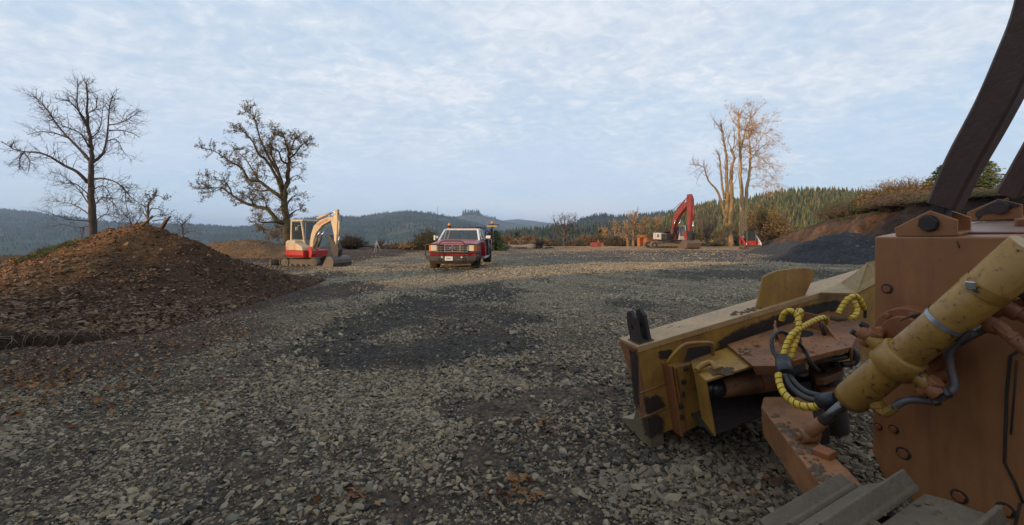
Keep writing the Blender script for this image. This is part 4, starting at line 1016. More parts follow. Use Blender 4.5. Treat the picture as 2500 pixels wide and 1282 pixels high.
# ---- big red and white excavator -----------------------------------------
def big_excavator():
    Y = 54.5; X = (1632-CX)/F_PX*Y; z = float(gz(X, Y))
    T = empty('large_excavator', (X, Y, z), 0, 'large excavator with red boom and white body near the cottonwoods', 'excavator')
    OR = paint('faded_red_paint', (.27, .036, .026), .5, (.16, .075, .05), .5, 1.2, streak=.5)
    T.scale = (1, 1, .945)
    WH = paint('dirty_white_paint', (.60, .58, .53), .5, (.28, .22, .16), .45, 1.4)
    GY = 1.15
    for sg in (-1, 1):
        m = MB(); track_belt(m, -2.25, 1.85, .42, sg*GY-.33, sg*GY+.33, .07, .06, .21); tr = m.build('track', M_DUST, T)
        m = MB(); m.prism([(-2.0, .24), (1.5, .24), (1.2, .62), (-.5, .72), (-1.7, .62)], sg*GY-.22, sg*GY+.22); m.build('track_frame', paint('frame_dust', (.19, .16, .115), .8, (.1, .08, .06), .4), tr, .02)
        for x in (-2.25, 1.85): 
            m = MB(); wheel_disc(m, (x, .44), .34, sg*GY-.26, sg*GY+.26); m.build('sprocket', M_BLACK, tr); m = MB(); wheel_disc(m, (x, .44), .20, sg*GY-.29, sg*GY+.29); m.build('wheel_hub', M_DUST, tr)
        for k in range(7):
            m = MB(); wheel_disc(m, (-1.7+.5*k, .20), .13, sg*GY-.25, sg*GY+.25, 10); m.build('roller', M_BLACK, tr)
    m = MB(); m.box((0, 0, .62), (2.0, 1.7, .35)); m.cyl((0, 0, .7), (0, 0, 1.0), .62, 20); m.build('center_frame', M_BLACK, T, .02)
    a = math.radians(-75)
    def B(mb, name, mat, par=None, bev=.02):
        ca, sa = math.cos(a), math.sin(a); mb.v = [(v[0]*ca-v[1]*sa, v[0]*sa+v[1]*ca, v[2]) for v in mb.v]; return mb.build(name, mat, par or T, bev)
    m = MB(); m.box((.1, 0, 1.06), (3.5, 2.3, .14)); B(m, 'deck', M_BLACK)
    m = MB(); m.add([(-1.55, -1.2, 1.12), (-1.9, -.8, 1.12), (-1.95, .8, 1.12), (-1.6, 1.2, 1.12), (-1.05, 1.25, 1.12), (-1.05, -1.25, 1.12)]+[(x, y, 2.02) for x, y in ((-1.55, -1.2), (-1.9, -.8), (-1.95, .8), (-1.6, 1.2), (-1.05, 1.25), (-1.05, -1.25))],
                [(5, 4, 3, 2, 1, 0), (6, 7, 8, 9, 10, 11)]+[(i, (i+1) % 6, 6+(i+1) % 6, 6+i) for i in range(6)]); B(m, 'counterweight', WH, bev=.05)
    m = MB(); m.box((-.42, 0, 1.58), (1.2, 2.42, .88)); B(m, 'engine_housing', WH, bev=.04)
    m = MB(); m.box((-.1, 0, 2.12), (1.3, 2.0, .18)); m.cyl((-.3, -.5, 2.2), (-.3, -.5, 2.55), .06, 10); B(m, 'engine_deck', M_BLACK, bev=.02)
    m = MB(); m.box((-.42, -1.225, 1.62), (.42, .02, .42)); B(m, 'access_door', M_DUST, bev=.005)
    m = MB(); m.box((.80, -.85, 1.52), (1.15, .72, .76)); B(m, 'tank', M_BLACK, bev=.03)
    x0, x1, y0, y1, zb, zt = .30, 1.62, .46, 1.40, 1.15, 2.92
    m = MB(); m.box(((x0+x1)/2-.08, (y0+y1)/2, zt), (x1-x0, y1-y0+.06, .10)); B(m, 'cab_roof', WH, bev=.04)
    for (x, y, xt) in ((x1, y0, x1-.22), (x1, y1, x1-.22), (x0, y0, x0), (x0, y1, x0)):
        m = MB(); w = .05; m.hexa([(x-w, y-w, zb), (x+w, y-w, zb), (x+w, y+w, zb), (x-w, y+w, zb), (xt-w, y-w, zt), (xt+w, y-w, zt), (xt+w, y+w, zt), (xt-w, y+w, zt)]); B(m, 'cab_post', WH, bev=.01)
    m = MB(); m.prism([(x0, zb), (x1, zb), (x1-.02, 1.75), (x0, 1.75)], y0-.03, y0+.02); m.prism([(x0, zb), (x1, zb), (x1-.02, 1.75), (x0, 1.75)], y1-.02, y1+.03); m.box((x1-.01, (y0+y1)/2, 1.38), (.05, y1-y0, .46)); B(m, 'cab_panel', WH, bev=.01)
    m = MB(); m.prism([(x0+.05, 1.76), (x1-.06, 1.76), (x1-.25, zt-.06), (x0+.05, zt-.06)], y0-.01, y0); B(m, 'side_window', M_GLASSD, bev=0)
    m = MB(); m.prism([(x0+.05, 1.76), (x1-.06, 1.76), (x1-.25, zt-.06), (x0+.05, zt-.06)], y1, y1+.01); B(m, 'side_window', M_GLASSD, bev=0)
    m = MB(); m.add([(x1-.01, y0+.05, 1.62), (x1-.01, y1-.05, 1.62), (x1-.20, y1-.05, zt-.06), (x1-.20, y0+.05, zt-.06)], [(0, 1, 2, 3)]); B(m, 'windshield', M_GLASSD, bev=0)
    by = -.12
    m = MB(); m.prism([(.85, 1.25), (1.30, 1.15), (1.42, 2.2), (1.80, 3.4), (2.55, 4.3), (3.6, 5.1), (4.2, 5.75), (4.0, 6.0), (3.3, 5.75), (2.2, 5.05), (1.45, 4.05), (1.00, 2.6)], by-.24, by+.24); bo = B(m, 'boom', OR, bev=.02)
    for sg in (-1, 1):
        m = MB(); m.cyl((1.35, by+sg*.36, 1.25), (1.70, by+sg*.36, 2.6), .10, 10); B(m, 'lift_cylinder', M_BLACK, bo, 0); m = MB(); m.cyl((1.70, by+sg*.36, 2.6), (2.05, by+sg*.36, 3.75), .05, 8); B(m, 'cylinder_rod', M_CHROME, bo, 0)
    m = MB(); m.cyl((2.0, by, 5.15), (3.35, by, 6.15), .11, 10); B(m, 'stick_cylinder', OR, bo, 0)
    m = MB(); m.cyl((3.35, by, 6.15), (4.0, by, 6.65), .05, 8); B(m, 'cylinder_rod', M_BLACK, bo, 0)
    m = MB(); m.tube(smooth_path([(1.5, by-.26, 4.1), (1.5, by-.3, 4.9), (2.2, by-.3, 5.4), (3.0, by-.28, 5.9)], 4), .03, 5); m.tube(smooth_path([(1.1, by-.26, 2.6), (1.2, by-.3, 3.6), (1.5, by-.3, 4.3)], 4), .03, 5); B(m, 'hose', M_BLACK, bo, 0)
    m = MB(); m.prism([(3.95, 6.55), (4.05, 6.85), (4.45, 6.85), (4.75, 6.3), (4.80, 5.3), (4.60, 3.4), (4.45, 2.15), (4.10, 2.15), (4.00, 3.6), (3.95, 5.2), (3.85, 5.9)], by-.20, by+.20); st = B(m, 'stick', OR, bev=.02)
    m = MB(); m.cyl((4.95, by, 5.5), (4.86, by, 3.6), .11, 10); B(m, 'bucket_cylinder', OR, st, 0)
    m = MB(); m.cyl((4.86, by, 3.6), (4.72, by, 2.1), .06, 8); B(m, 'cylinder_rod', M_CHROME, st, 0)
    m = MB(); m.prism([(4.05, 2.4), (4.9, 2.1), (4.8, 1.2), (4.5, .95), (4.0, 1.0), (3.9, 1.5)], by-.26, by+.26); B(m, 'coupler', M_BLACK, bev=.03)
    m = MB(); m.prism([(3.2, 2.2), (3.95, 2.35), (4.15, 1.2), (3.9, .9), (3.6, 1.5)], by-.3, by-.1); B(m, 'thumb', OR, bev=.02)
    bp = [(3.2, -.02), (4.4, -.05), (4.95, .25), (5.05, .80), (4.75, 1.18), (4.2, 1.2), (4.0, 1.05), (4.5, .95), (4.75, .7), (4.7, .35), (4.3, .08), (3.25, .06)]
    sd = [(3.15, -.02), (4.4, -.05), (4.95, .25), (5.05, .80), (4.75, 1.18), (4.1, 1.15)]
    m = MB(); m.prism(bp, by-.92, by+.92); m.prism(sd, by-.96, by-.92); m.prism(sd, by+.92, by+.96); B(m, 'bucket', paint('brown_bucket', (.15, .105, .075), .5, (.22, .16, .10), .5, 1.3, metal=.3), bev=.01)
    return T
big_excavator()

# ---- compact track loader -------------------------------------------------
def loader():
    Y = 49.0; X = (1831-CX)/F_PX*Y; z = float(gz(X, Y)); a = math.radians(-104)
    T = empty('compact_loader', (X, Y, z), a, 'compact red and white tracked loader with its bucket down below the bank', 'loader')
    RD = paint('loader_red', (.38, .03, .022), .45, (.2, .1, .07), .25, 1.5); WH = paint('loader_white', (.72, .66, .58), .5, (.3, .24, .17), .35, 1.5)
    for sg in (-1, 1):
        m = MB(); track_belt(m, -.75, .75, .30, sg*.72-.18, sg*.72+.18, .06, .05, .16); tr = m.build('track', M_RUBBER, T)
        m = MB(); m.prism([(-.6, .2), (.7, .2), (.4, .46), (-.5, .46)], sg*.72-.14, sg*.72+.14); m.build('track_frame', M_DUST, tr, .02)
        m = MB(); m.prism([(-1.0, 1.10), (-.75, 1.52), (-.5, 1.55), (1.05, .78), (1.25, .35), (1.12, .30), (.95, .62), (-.45, 1.30), (-.7, 1.10), (-.78, .5), (-.98, .5)], sg*.80-.07, sg*.80+.07); m.build('lift_arm', WH if sg > 0 else RD, T, .015)
        m = MB(); m.prism([(-.4, .62), (.85, .62), (.85, .82), (-.3, 1.15)], sg*.64-.05, sg*.64+.05); m.build('side_plate', RD, T, .01)
        m = MB(); m.cyl((1.0, sg*.62, .75), (1.18, sg*.62, .45), .05, 8); m.build('tilt_cylinder', WH, T)
    m = MB(); m.box((-.25, 0, .72), (1.5, 1.0, .55)); m.build('body', RD, T, .03)
    m = MB(); m.box((-.85, 0, 1.15), (.5, 1.05, .6)); m.build('engine_cover', WH, T, .04)
    m = MB(); m.box((0, 0, 2.06), (1.15, .98, .08)); m.build('cab_roof', M_BLACK, T, .02)
    for x, y in ((.55, -.45), (.55, .45), (-.5, -.45), (-.5, .45)):
        m = MB(); m.box((x, y, 1.5), (.07, .07, 1.08)); m.build('cab_post', M_DUST if x > 0 else M_BLACK, T, .01)
    m = MB(); m.box((.56, 0, 1.5), (.02, .82, 1.0)); m.build('windshield', M_GLASS, T)
    for sg in (-1, 1):
        m = MB(); m.box((0, sg*.455, 1.55), (.95, .015, .9)); m.build('side_window', M_GLASSD, T)
    m = MB(); m.box((-.1, 0, 1.2), (.45, .5, .2)); m.box((-.3, 0, 1.45), (.12, .48, .45)); m.build('seat', M_BLACK, T, .03)
    m = MB(); m.prism([(1.15, .02), (1.75, .0), (1.78, .04), (1.30, .08), (1.22, .30), (1.30, .50), (1.20, .55), (1.12, .30)], -.80, .80)
    for sg in (-1, 1): m.prism([(1.15, .02), (1.75, .0), (1.30, .52), (1.15, .52)], sg*.80-.015, sg*.80+.015)
    m.build('bucket', M_WORN, T, .005)
loader()

# ---- maroon service pickup -------------------------------------------------
def truck():
    Y = 18.3; X = (1104-CX)/F_PX*Y; zt = float(gz(X, Y+1.0)); yaw = math.radians(-3.0)
    T = empty('service_truck', (X, Y, zt-.03), yaw, 'maroon service pickup with white cab roof, black grille guard and one door open', 'pickup truck')
    T.scale = (1, 1, 1.05)
    MR = paint('maroon_paint', (.33, .018, .035), .30, (.22, .14, .10), .30, 1.6, spec=.6); WH = paint('white_paint', (.78, .78, .76), .35, (.4, .35, .28), .12, 1.6)
    CHR = paint('grille_chrome', (.62, .58, .53), .28, (.3, .26, .2), .3, 3, metal=.6)
    GR = paint('guard_steel', (.035, .032, .03), .5, (.13, .10, .07), .4, 3)
    W = 1.04
    # body: fenders, hood, lower sides
    def sect(y, zlo, zsh, ztop, w, wt):   # half profile at depth y -> ring
        h = [(w, zlo), (w+.03, (zlo+zsh)/2), (w, zsh), (wt, ztop), (wt*.5, ztop+.02)]
        return [(x, y, z) for x, z in h]+[(-x, y, z) for x, z in h[::-1]]
    rings = [sect(.10, .52, .98, 1.02, .98, .90), sect(.18, .50, 1.06, 1.10, 1.0, .90), sect(.70, .50, 1.10, 1.17, 1.02, .84), sect(1.55, .46, 1.14, 1.23, 1.03, .84)]
    m = MB(); vs = [p for r in rings for p in r]; n = 10
    m.add(vs, [tuple(range(n))[::-1], tuple(range(3*n, 4*n))]+[(k*n+i, k*n+(i+1) % n, (k+1)*n+(i+1) % n, (k+1)*n+i) for k in range(3) for i in range(n)]); m.build('front_body', MR, T, .02)
    rings = [sect(1.56, .44, 1.05, 1.13, 1.03, .98), sect(3.75, .44, 1.05, 1.13, 1.03, .98)]
    m = MB(); m.add([p for r in rings for p in r], [tuple(range(n))[::-1], tuple(range(n, 2*n))]+[(i, (i+1) % n, n+(i+1) % n, n+i) for i in range(n)]); m.build('cab_body', MR, T, .02)
    for sg in (-1, 1):
        m = MB(); a = [(sg*1.02+sg*.045, .78+.44*math.cos(t), .36+.44*math.sin(t)) for t in [math.pi*i/10 for i in range(11)]]; m.tube(a, .035, 5); m.build('wheel_arch', MR, T)
    # greenhouse
    zc, zr = 1.16, 1.66; yb, yf = 3.72, 1.62; yrf = 2.32; wb, wt = .95, .79
    P = {'fl': (-wb, yf, zc), 'fr': (wb, yf, zc), 'tl': (-wt, yrf, zr), 'tr': (wt, yrf, zr), 'bl': (-wb, yb, zc), 'br': (wb, yb, zc), 'ul': (-wt, yb-.1, zr), 'ur': (wt, yb-.1, zr)}
    m = MB(); m.hexa([(-wt-.02, yrf-.04, zr-.04), (wt+.02, yrf-.04, zr-.04), (wt+.02, yb, zr-.04), (-wt-.02, yb, zr-.04), (-wt+.05, yrf+.10, zr+.05), (wt-.05, yrf+.10, zr+.05), (wt-.05, yb-.05, zr+.05), (-wt+.05, yb-.05, zr+.05)]); m.build('roof', WH, T, .03)
    def strut(a, b, w, mat=WH, nm='cab_pillar'):
        mm = MB(); a, b = Vector(a), Vector(b); mm.tube([a, b], w, 6, True, False); return mm.build(nm, mat, T)
    for k in ((P['fl'], P['tl']), (P['fr'], P['tr']), (P['bl'], P['ul']), (P['br'], P['ur'])): strut(*k, .05)
    for sg in (-1, 1): strut((sg*wb, 2.75, zc), (sg*wt, 2.78, zr), .035)
    m = MB(); m.hexa([(-wb-.02, yf-.02, zc-.06), (wb+.02, yf-.02, zc-.06), (wb+.02, yf+.06, zc-.06), (-wb-.02, yf+.06, zc-.06), (-wb, yf, zc+.02), (wb, yf, zc+.02), (wb, yf+.06, zc+.02), (-wb, yf+.06, zc+.02)]); m.build('cowl', M_BLACK, T, .005)
    lerp = lambda a, b, t: tuple(a[i]+(b[i]-a[i])*t for i in range(3))
    m = MB(); o = Vector((0, .02, -.01)); m.add([lerp(P['fl'], P['fr'], .03), lerp(P['fl'], P['fr'], .97), lerp(P['tl'], P['tr'], .96), lerp(P['tl'], P['tr'], .04)], [(0, 1, 2, 3)]); m.build('windshield', M_GLASS, T)
    for a, b, c, d in ((('bl', 'fl', 'tl', 'ul')), (('br', 'fr', 'tr', 'ur'))):
        m = MB(); m.add([P[a], P[b], P[c], P[d]], [(0, 1, 2, 3)]); m.build('side_window', M_GLASS, T)
    m = MB(); m.add([P['bl'], P['br'], P['ur'], P['ul']], [(0, 1, 2, 3)]); m.build('rear_window', M_GLASS, T)
    m = MB(); m.box((0, 2.9, .95), (1.7, .5, .4)); m.box((-.45, 3.0, 1.25), (.5, .14, .45)); m.box((.45, 3.0, 1.25), (.5, .14, .45)); m.build('seat', paint('grey_cloth', (.12, .12, .13), .9), T, .04)
    m = MB(); m.tube([(.45+.17*math.cos(t), 2.08+.05*math.sin(t), 1.20+.15*math.sin(t)) for t in [6.283*i/16 for i in range(17)]], .014, 5); m.build('steering_wheel', M_BLACK, T)
    for x in (-.42, .30):
        m = MB(); m.tube([(x-.28, yf-.0, zc+.04), (x+.35, yf+.02, zc+.055)], .012, 4); m.build('wiper', M_BLACK, T)
    # face
    m = MB(); m.box((0, .085, .91), (1.30, .05, .30)); m.build('grille_back', paint('grille_dark', (.008, .008, .008), .8), T)
    for k in range(4):
        m = MB(); m.box((0, .045, .785+.0875*k), (1.32, .05, .022)); m.build('grille_bar', CHR, T, .004)
    for x in (-.66, -.33, 0, .33, .66):
        m = MB(); m.box((x, .052, .915), (.022 if abs(x) < .6 else .03, .04, .28)); m.build('grille_bar', CHR, T, .003)
    em = MB(); em.tube([(0, .018, .915), (0, .002, .915)], 1.0, 24, True, False); em.v = [(v[0]*.115, .010+(v[1]-.010), .915+(v[2]-.915)*.048) for v in em.v]; em.build('oval_emblem', paint('emblem_blue', (.02, .04, .12), .3, amt=.1), T)
    em = MB(); em.tube([(.118*math.cos(t), .006, .915+.050*math.sin(t)) for t in [6.283*i/24 for i in range(25)]], .006, 4, False); em.build('emblem_ring', CHR, T)
    textobj('Ford', .085, CHR, T, (0, -.002, .915), (math.radians(90), 0, 0), ext=.002, shear=.3)
    LENS = paint('lamp_glass', (.72, .66, .52), .12, (.5, .42, .3), .2, 6, spec=.8)
    for sg in (-1, 1):
        m = MB(); m.box((sg*.80, .05, .915), (.25, .06, .23)); m.build('headlight', LENS, T, .012)
        m = MB(); m.hexa([(sg*.935, .03, .80), (sg*1.035, .12, .80), (sg*1.035, .2, .80), (sg*.935, .12, .80), (sg*.935, .03, 1.03), (sg*1.03, .12, 1.03), (sg*1.03, .2, 1.03), (sg*.935, .12, 1.03)]); m.build('turn_signal', M_AMBER, T, .01)
    m = MB(); m.box((0, .07, .72), (1.96, .10, .075)); m.build('valance', MR, T, .015)
    # bumper
    m = MB(); m.add([(-1.18, .16, .62), (-1.05, -.10, .60), (1.05, -.10, .60), (1.18, .16, .62), (-1.18, .16, .50), (-1.00, -.10, .42), (1.00, -.10, .42), (1.18, .16, .50), (-.85, -.02, .28), (.85, -.02, .28), (-1.1, .35, .66), (1.1, .35, .66), (-.85, .30, .28), (.85, .30, .28)],
                    [(0, 1, 5, 4), (1, 2, 6, 5), (2, 3, 7, 6), (4, 5, 8), (5, 6, 9, 8), (6, 7, 9), (0, 10, 11, 3, 2, 1), (8, 9, 13, 12), (4, 8, 12), (7, 13, 9), (10, 0, 4, 12), (11, 13, 7, 3), (10, 12, 13, 11)]); m.build('bumper', GR, T, .008)
    for sg in (-1, 1):
        m = MB(); m.box((sg*.42, -.105, .555), (.07, .03, .06)); m.build('fog_lamp', LENS, T, .005)
        m = MB(); m.tube([(sg*.52+.055*math.cos(t), -.12, .47+.065*math.sin(t)) for t in [6.283*i/12 for i in range(13)]], .014, 5, False); m.build('tow_ring', GR, T)
    m = MB(); m.box((-.12, -.118, .50), (.33, .012, .165)); pl = m.build('licence_plate', WH, T, .006)
    textobj('247BE1L', .105, paint('plate_ink', (.03, .04, .07), .6, amt=0), T, (-.12, -.127, .497), (math.radians(90), 0, 0), ext=.001, sx=.62)
    # grille guard
    def bar(P_, r=.022, nm='guard_bar'): mm = MB(); mm.tube(smooth_path(P_, 4) if len(P_) > 2 else P_, r, 7); mm.build(nm, GR, T)
    bar([(-1.16, .22, 1.06), (-1.15, .0, 1.06), (-.9, -.09, 1.07), (-.55, -.10, 1.07)], .020); bar([(1.16, .22, 1.06), (1.15, .0, 1.06), (.9, -.09, 1.07), (.55, -.10, 1.07)], .020)
    bar([(-1.16, .18, .75), (-1.1, -.06, .75), (0, -.11, .74), (1.1, -.06, .75), (1.16, .18, .75)], .020)
    bar([(-.53, -.10, .62), (-.55, -.11, 1.02), (-.42, -.11, 1.19), (0, -.11, 1.205), (.42, -.11, 1.19), (.55, -.11, 1.02), (.53, -.10, .62)], .026)
    for sg in (-1, 1): bar([(sg*1.15, .02, .62), (sg*1.155, .0, 1.06)], .022)
    # wheels
    def wheel(x, y, w=.34, r=.385, dual=False):
        m = MB(); n = 22; prof = [(-w/2, r*.62), (-w/2, r*.93), (-w/2*.8, r), (w/2*.8, r), (w/2, r*.93), (w/2, r*.62)]
        vs = [(x+a, y+q*math.cos(t), r+q*math.sin(t)) for a, q in prof for t in [6.283*i/n for i in range(n)]]; k = len(prof)
        m.add(vs, [(j*n+i, j*n+(i+1) % n, (j+1)*n+(i+1) % n, (j+1)*n+i) for j in range(k-1) for i in range(n)], True); t = m.build('tyre', paint('tyre_rubber', (.028, .024, .021), .85, (.13, .085, .055), .6, 4), T)
        m = MB(); m.tube([(x-w*.3, y, r), (x+w*.3, y, r)], r*.63, 18); m.build('rim', paint('rim_paint', (.45, .44, .42), .4, (.2, .15, .1), .5, 4), T)
    wheel(-.91, .80); wheel(.91, .80); wheel(-.93, 4.85, .34, .40); wheel(.96, 4.85, .40, .40)
    m = MB(); m.box((0, 2.6, .42), (.8, 4.6, .18)); m.cyl((-.8, .8, .38), (.8, .8, .38), .06, 8); m.cyl((-.8, 4.85, .40), (.8, 4.85, .40), .08, 8); m.build('chassis', M_BLACK, T)
    # open door / side: pale step board, door edge line
    m = MB(); m.box((1.09, 2.75, .40), (.22, 1.9, .05)); m.build('running_board', paint('tread_plate', (.48, .45, .40), .5, (.3, .25, .18), .5), T, .008)
    m = MB(); m.hexa([(1.03, 1.72, .50), (1.22, 1.62, .50), (1.245, 1.66, .50), (1.06, 2.7, .50), (1.0, 1.72, 1.12), (1.19, 1.62, 1.12), (1.215, 1.66, 1.12), (1.03, 2.7, 1.12)]); m.build('open_door', MR, T, .01)
    # service bed, racks
    BK = M_BLACK
    m = MB(); m.box((0, 4.75, .78), (2.20, 1.95, .14)); m.build('bed_deck', BK, T, .01)
    for sg in (-1, 1):
        m = MB(); m.box((sg*1.0, 4.75, 1.0), (.34, 1.9, .40)); m.build('tool_box', BK, T, .02)
    m = MB()
    for x in (1.16, 1.30):
        m.tube([(x, 3.78, .45), (x, 3.78, 1.18)], .014, 5)
    m.tube([(1.16, 3.78, 1.18), (1.30, 3.78, 1.18)], .014, 5); m.tube([(1.16, 3.78, .45), (1.30, 3.78, .45)], .014, 5); m.tube([(1.16, 3.78, .82), (1.30, 3.78, .82)], .012, 5); m.build('side_ladder', paint('ladder_alloy', (.55, .55, .55), .4, metal=.6), T)
    m = MB(); yr = 3.95
    for z in (1.70, 1.78): m.tube([(-.98, yr, z), (.98, yr, z)], .022, 6)
    for x in (-.98, -.35, .35, .98): m.tube([(x, yr, .85), (x, yr, 1.78)], .024, 6)
    m.tube([(-.80, 2.7, 1.76), (-.98, yr, 1.78)], .018, 5); m.tube([(.80, 2.7, 1.76), (.98, yr, 1.78)], .018, 5); m.tube([(-.80, 2.7, 1.76), (.80, 2.7, 1.76)], .018, 5); m.build('headache_rack', BK, T)
    for x in (-.62, -.3, .0, .3, .62):
        m = MB(); m.box((x, 2.42, 1.725), (.10, .10, .035)); m.build('marker_lamp', M_AMBER, T, .008)
    def beacon(x, y, z):
        m = MB(); m.tube([(x, y, z), (x, y, z+.03), (x, y, z+.10), (x, y, z+.13)], [.075, .07, .06, .02], 12); m.build('beacon', M_AMBER, T)
        m = MB(); m.cyl((x, y, z-.06), (x, y, z), .08, 10); m.build('beacon_base', BK, T)
    beacon(-.92, 3.95, 1.86)
    m = MB(); m.tube([(1.25, 4.4, .9), (1.25, 4.4, 1.78), (1.35, 4.4, 1.86)], .05, 6); m.tube([(1.02, 4.3, 1.0), (1.08, 4.3, 1.4), (1.22, 4.3, 1.72)], .03, 5); m.box((1.36, 4.4, 1.90), (.55, .16, .05)); m.build('crane_mast', BK, T)
    m = MB(); m.box((1.27, 4.30, 1.84), (.50, .05, .055)); m.build('amber_light_bar', paint('amber_bar', (.85, .50, .08), .4), T, .008)
    beacon(1.27, 4.42, 1.96)
    m = MB(); m.box((1.20, 4.2, 1.25), (.30, .4, .5)); m.tube(smooth_path([(1.2, 4.1, 1.5), (1.0, 4.0, 1.6), (.95, 4.0, 1.3), (1.1, 4.05, 1.1)], 4), .03, 6); m.build('pump_reel', paint('oily_red', (.10, .02, .02), .5, amt=.4), T, .03)
    m = MB(); m.cyl((1.06, 4.05, 1.05), (1.10, 4.05, 1.05), .15, 14); m.build('hose_reel', M_BLACK, T)
    # mirrors, antenna, horns
    m = MB(); m.tube([(1.0, 1.85, 1.18), (1.22, 1.85, 1.30)], .014, 5); m.tube([(1.0, 1.85, 1.36), (1.22, 1.85, 1.32)], .010, 5); m.build('mirror_arm', BK, T)
    m = MB(); m.box((1.34, 1.85, 1.335), (.22, .08, .13)); m.build('mirror', WH, T, .02)
    m = MB(); m.tube([(-1.0, 1.85, 1.16), (-1.2, 1.85, 1.30)], .014, 5); m.build('mirror_arm', BK, T)
    m = MB(); m.box((-1.19, 1.85, 1.30), (.08, .07, .22)); m.box((-1.07, 1.85, 1.33), (.10, .09, .12)); m.build('mirror', WH, T, .02)
    m = MB(); m.tube([(-1.06, 1.70, 1.10), (-1.05, 1.70, 1.22), (-1.04, 1.70, 2.0), (-1.00, 1.70, 2.70)], [.022, .016, .011, .007], 5); m.build('antenna', BK, T)
truck()
# ---------------------------------------------------------------- small things and shrubs at the far rim
def shrub(name, px, py0, py1, Y, w, label, cat, cols, n=260, leaves=.6, leaf=.07, seed=1, stem=(.10, .075, .05), upr=.6, group=None, twigr=.012, z0=None):
    """many stems fanning from a foot point; w = width in metres"""
    r = random.Random(seed); g = r.uniform
    b = U(px, py0, Y); zb = float(gz(b.x, Y)) if z0 is None else z0; H = CH-(py1-HY)/F_PX*Y-zb
    root = empty(name, (b.x, Y, zb-.05), 0, label, cat, group); TW = MB(); LF = MB(); ST = MB()
    for k in range(3): ST.tube([(g(-.1, .1), g(-.1, .1), 0), (g(-.15, .15)*w*.4, g(-.1, .1), H*.25), (g(-.4, .4)*w*.5, g(-.2, .2)*w, H*.5)], [.035+.01*H, .025+.006*H, .012], 5)
    for k in range(n):
        a = g(0, 6.283); q = math.sqrt(r.random()); t = Vector((math.cos(a)*w*.5*q, math.sin(a)*w*.5*q, H*(.25+.80*(1-q*q)*g(.6, 1.0)+.12*g(-1, 1)))); s = Vector((t.x*.25*g(.2, 1.2), t.y*.25, t.z*g(0, .4)))
        mid = (s+t)/2+Vector((0, 0, H*.1*upr)); P = [s, mid, t]
        TW.tube(P, [twigr, twigr*.7, twigr*.3], 3, False)
        for j in range(3):
            e = mid.lerp(t, g(0, 1)); d = Vector((g(-1, 1), g(-1, 1), g(-.2, 1)))*w*.09; TW.tube([e, e+d], [twigr*.5, twigr*.2], 3, False)
            if r.random() < leaves:
                for _ in range(3):
                    c = e+d*g(.2, 1.1)+Vector((g(-1, 1), g(-1, 1), g(-1, 1)))*leaf; aa = Vector((g(-1, 1), g(-1, 1), g(-1, 1))).normalized()*leaf*g(.6, 1.3); bb = aa.orthogonal().normalized()*leaf*g(.4, .8)
                    LF.add([c-aa, c+bb, c+aa, c-bb], [(0, 1, 2, 3)])
    sm = bark('stem_%02d_%02d' % (int(stem[0]*100), int(stem[1]*100)), stem)
    ST.build('stem', sm, root, kind='stuff'); TW.build('twigs', sm, root, kind='stuff')
    if LF.v: LF.build('foliage', leafmat('leaf_%d_%d_%d' % tuple(int(x*1000) for x in cols[0]), cols[0], cols[1]), root, kind='stuff')
    return root
def conifer(px, pyt, Y, w, label, seed, cols=((.020, .040, .012), (.05, .075, .02)), z0=None, name='conifer_tree', group=None):
    r = random.Random(seed); g = r.uniform; b = U(px, HY, Y); zb = float(gz(b.x, Y)) if z0 is None else z0; H = CH-(pyt-HY)/F_PX*Y-zb
    root = empty(name, (b.x, Y, zb-.05), 0, label, 'tree', group); m = MB(); m.tube([(0, 0, 0), (0, 0, H*.5), (g(-.03, .03), 0, H)], [.06+H*.012, .03+H*.008, .01], 6); m.build('trunk', B_DARK, root)
    LF = MB(); n = int(160+H*60)
    for k in range(n):
        t = r.random()**.8; z = H*(.06+.93*t); L = w*.5*(1-t)**.8*g(.65, 1.15)+.04; a = g(0, 6.283); d = Vector((math.cos(a), math.sin(a), -.15-.1*(1-t)+.3*t)); s = Vector((0, 0, z)); m_ = max(3, int(L/.13))
        for j in range(m_):
            c = s+d*L*(j+1)/m_; q = .07+.05*H/5*g(.6, 1.4)
            for _ in range(2):
                aa = (d+Vector((g(-1, 1), g(-1, 1), g(-1, .4)))*.9).normalized()*q; bb = aa.orthogonal().normalized()*q*.4; c2 = c+Vector((g(-1, 1), g(-1, 1), g(-1, 1)))*.05
                LF.add([c2-aa, c2+bb, c2+aa, c2-bb], [(0, 1, 2, 3)])
    LF.build('foliage', leafmat('needles_%d' % int(cols[0][1]*1000), *cols), root, kind='stuff'); return root
TAN = ((.15, .10, .045), (.36, .24, .10)); RUST = ((.12, .065, .03), (.30, .155, .06)); OLIVE = ((.075, .07, .022), (.13, .11, .04)); GOLD = ((.17, .11, .03), (.38, .21, .05)); BRN = ((.10, .065, .035), (.17, .11, .06))

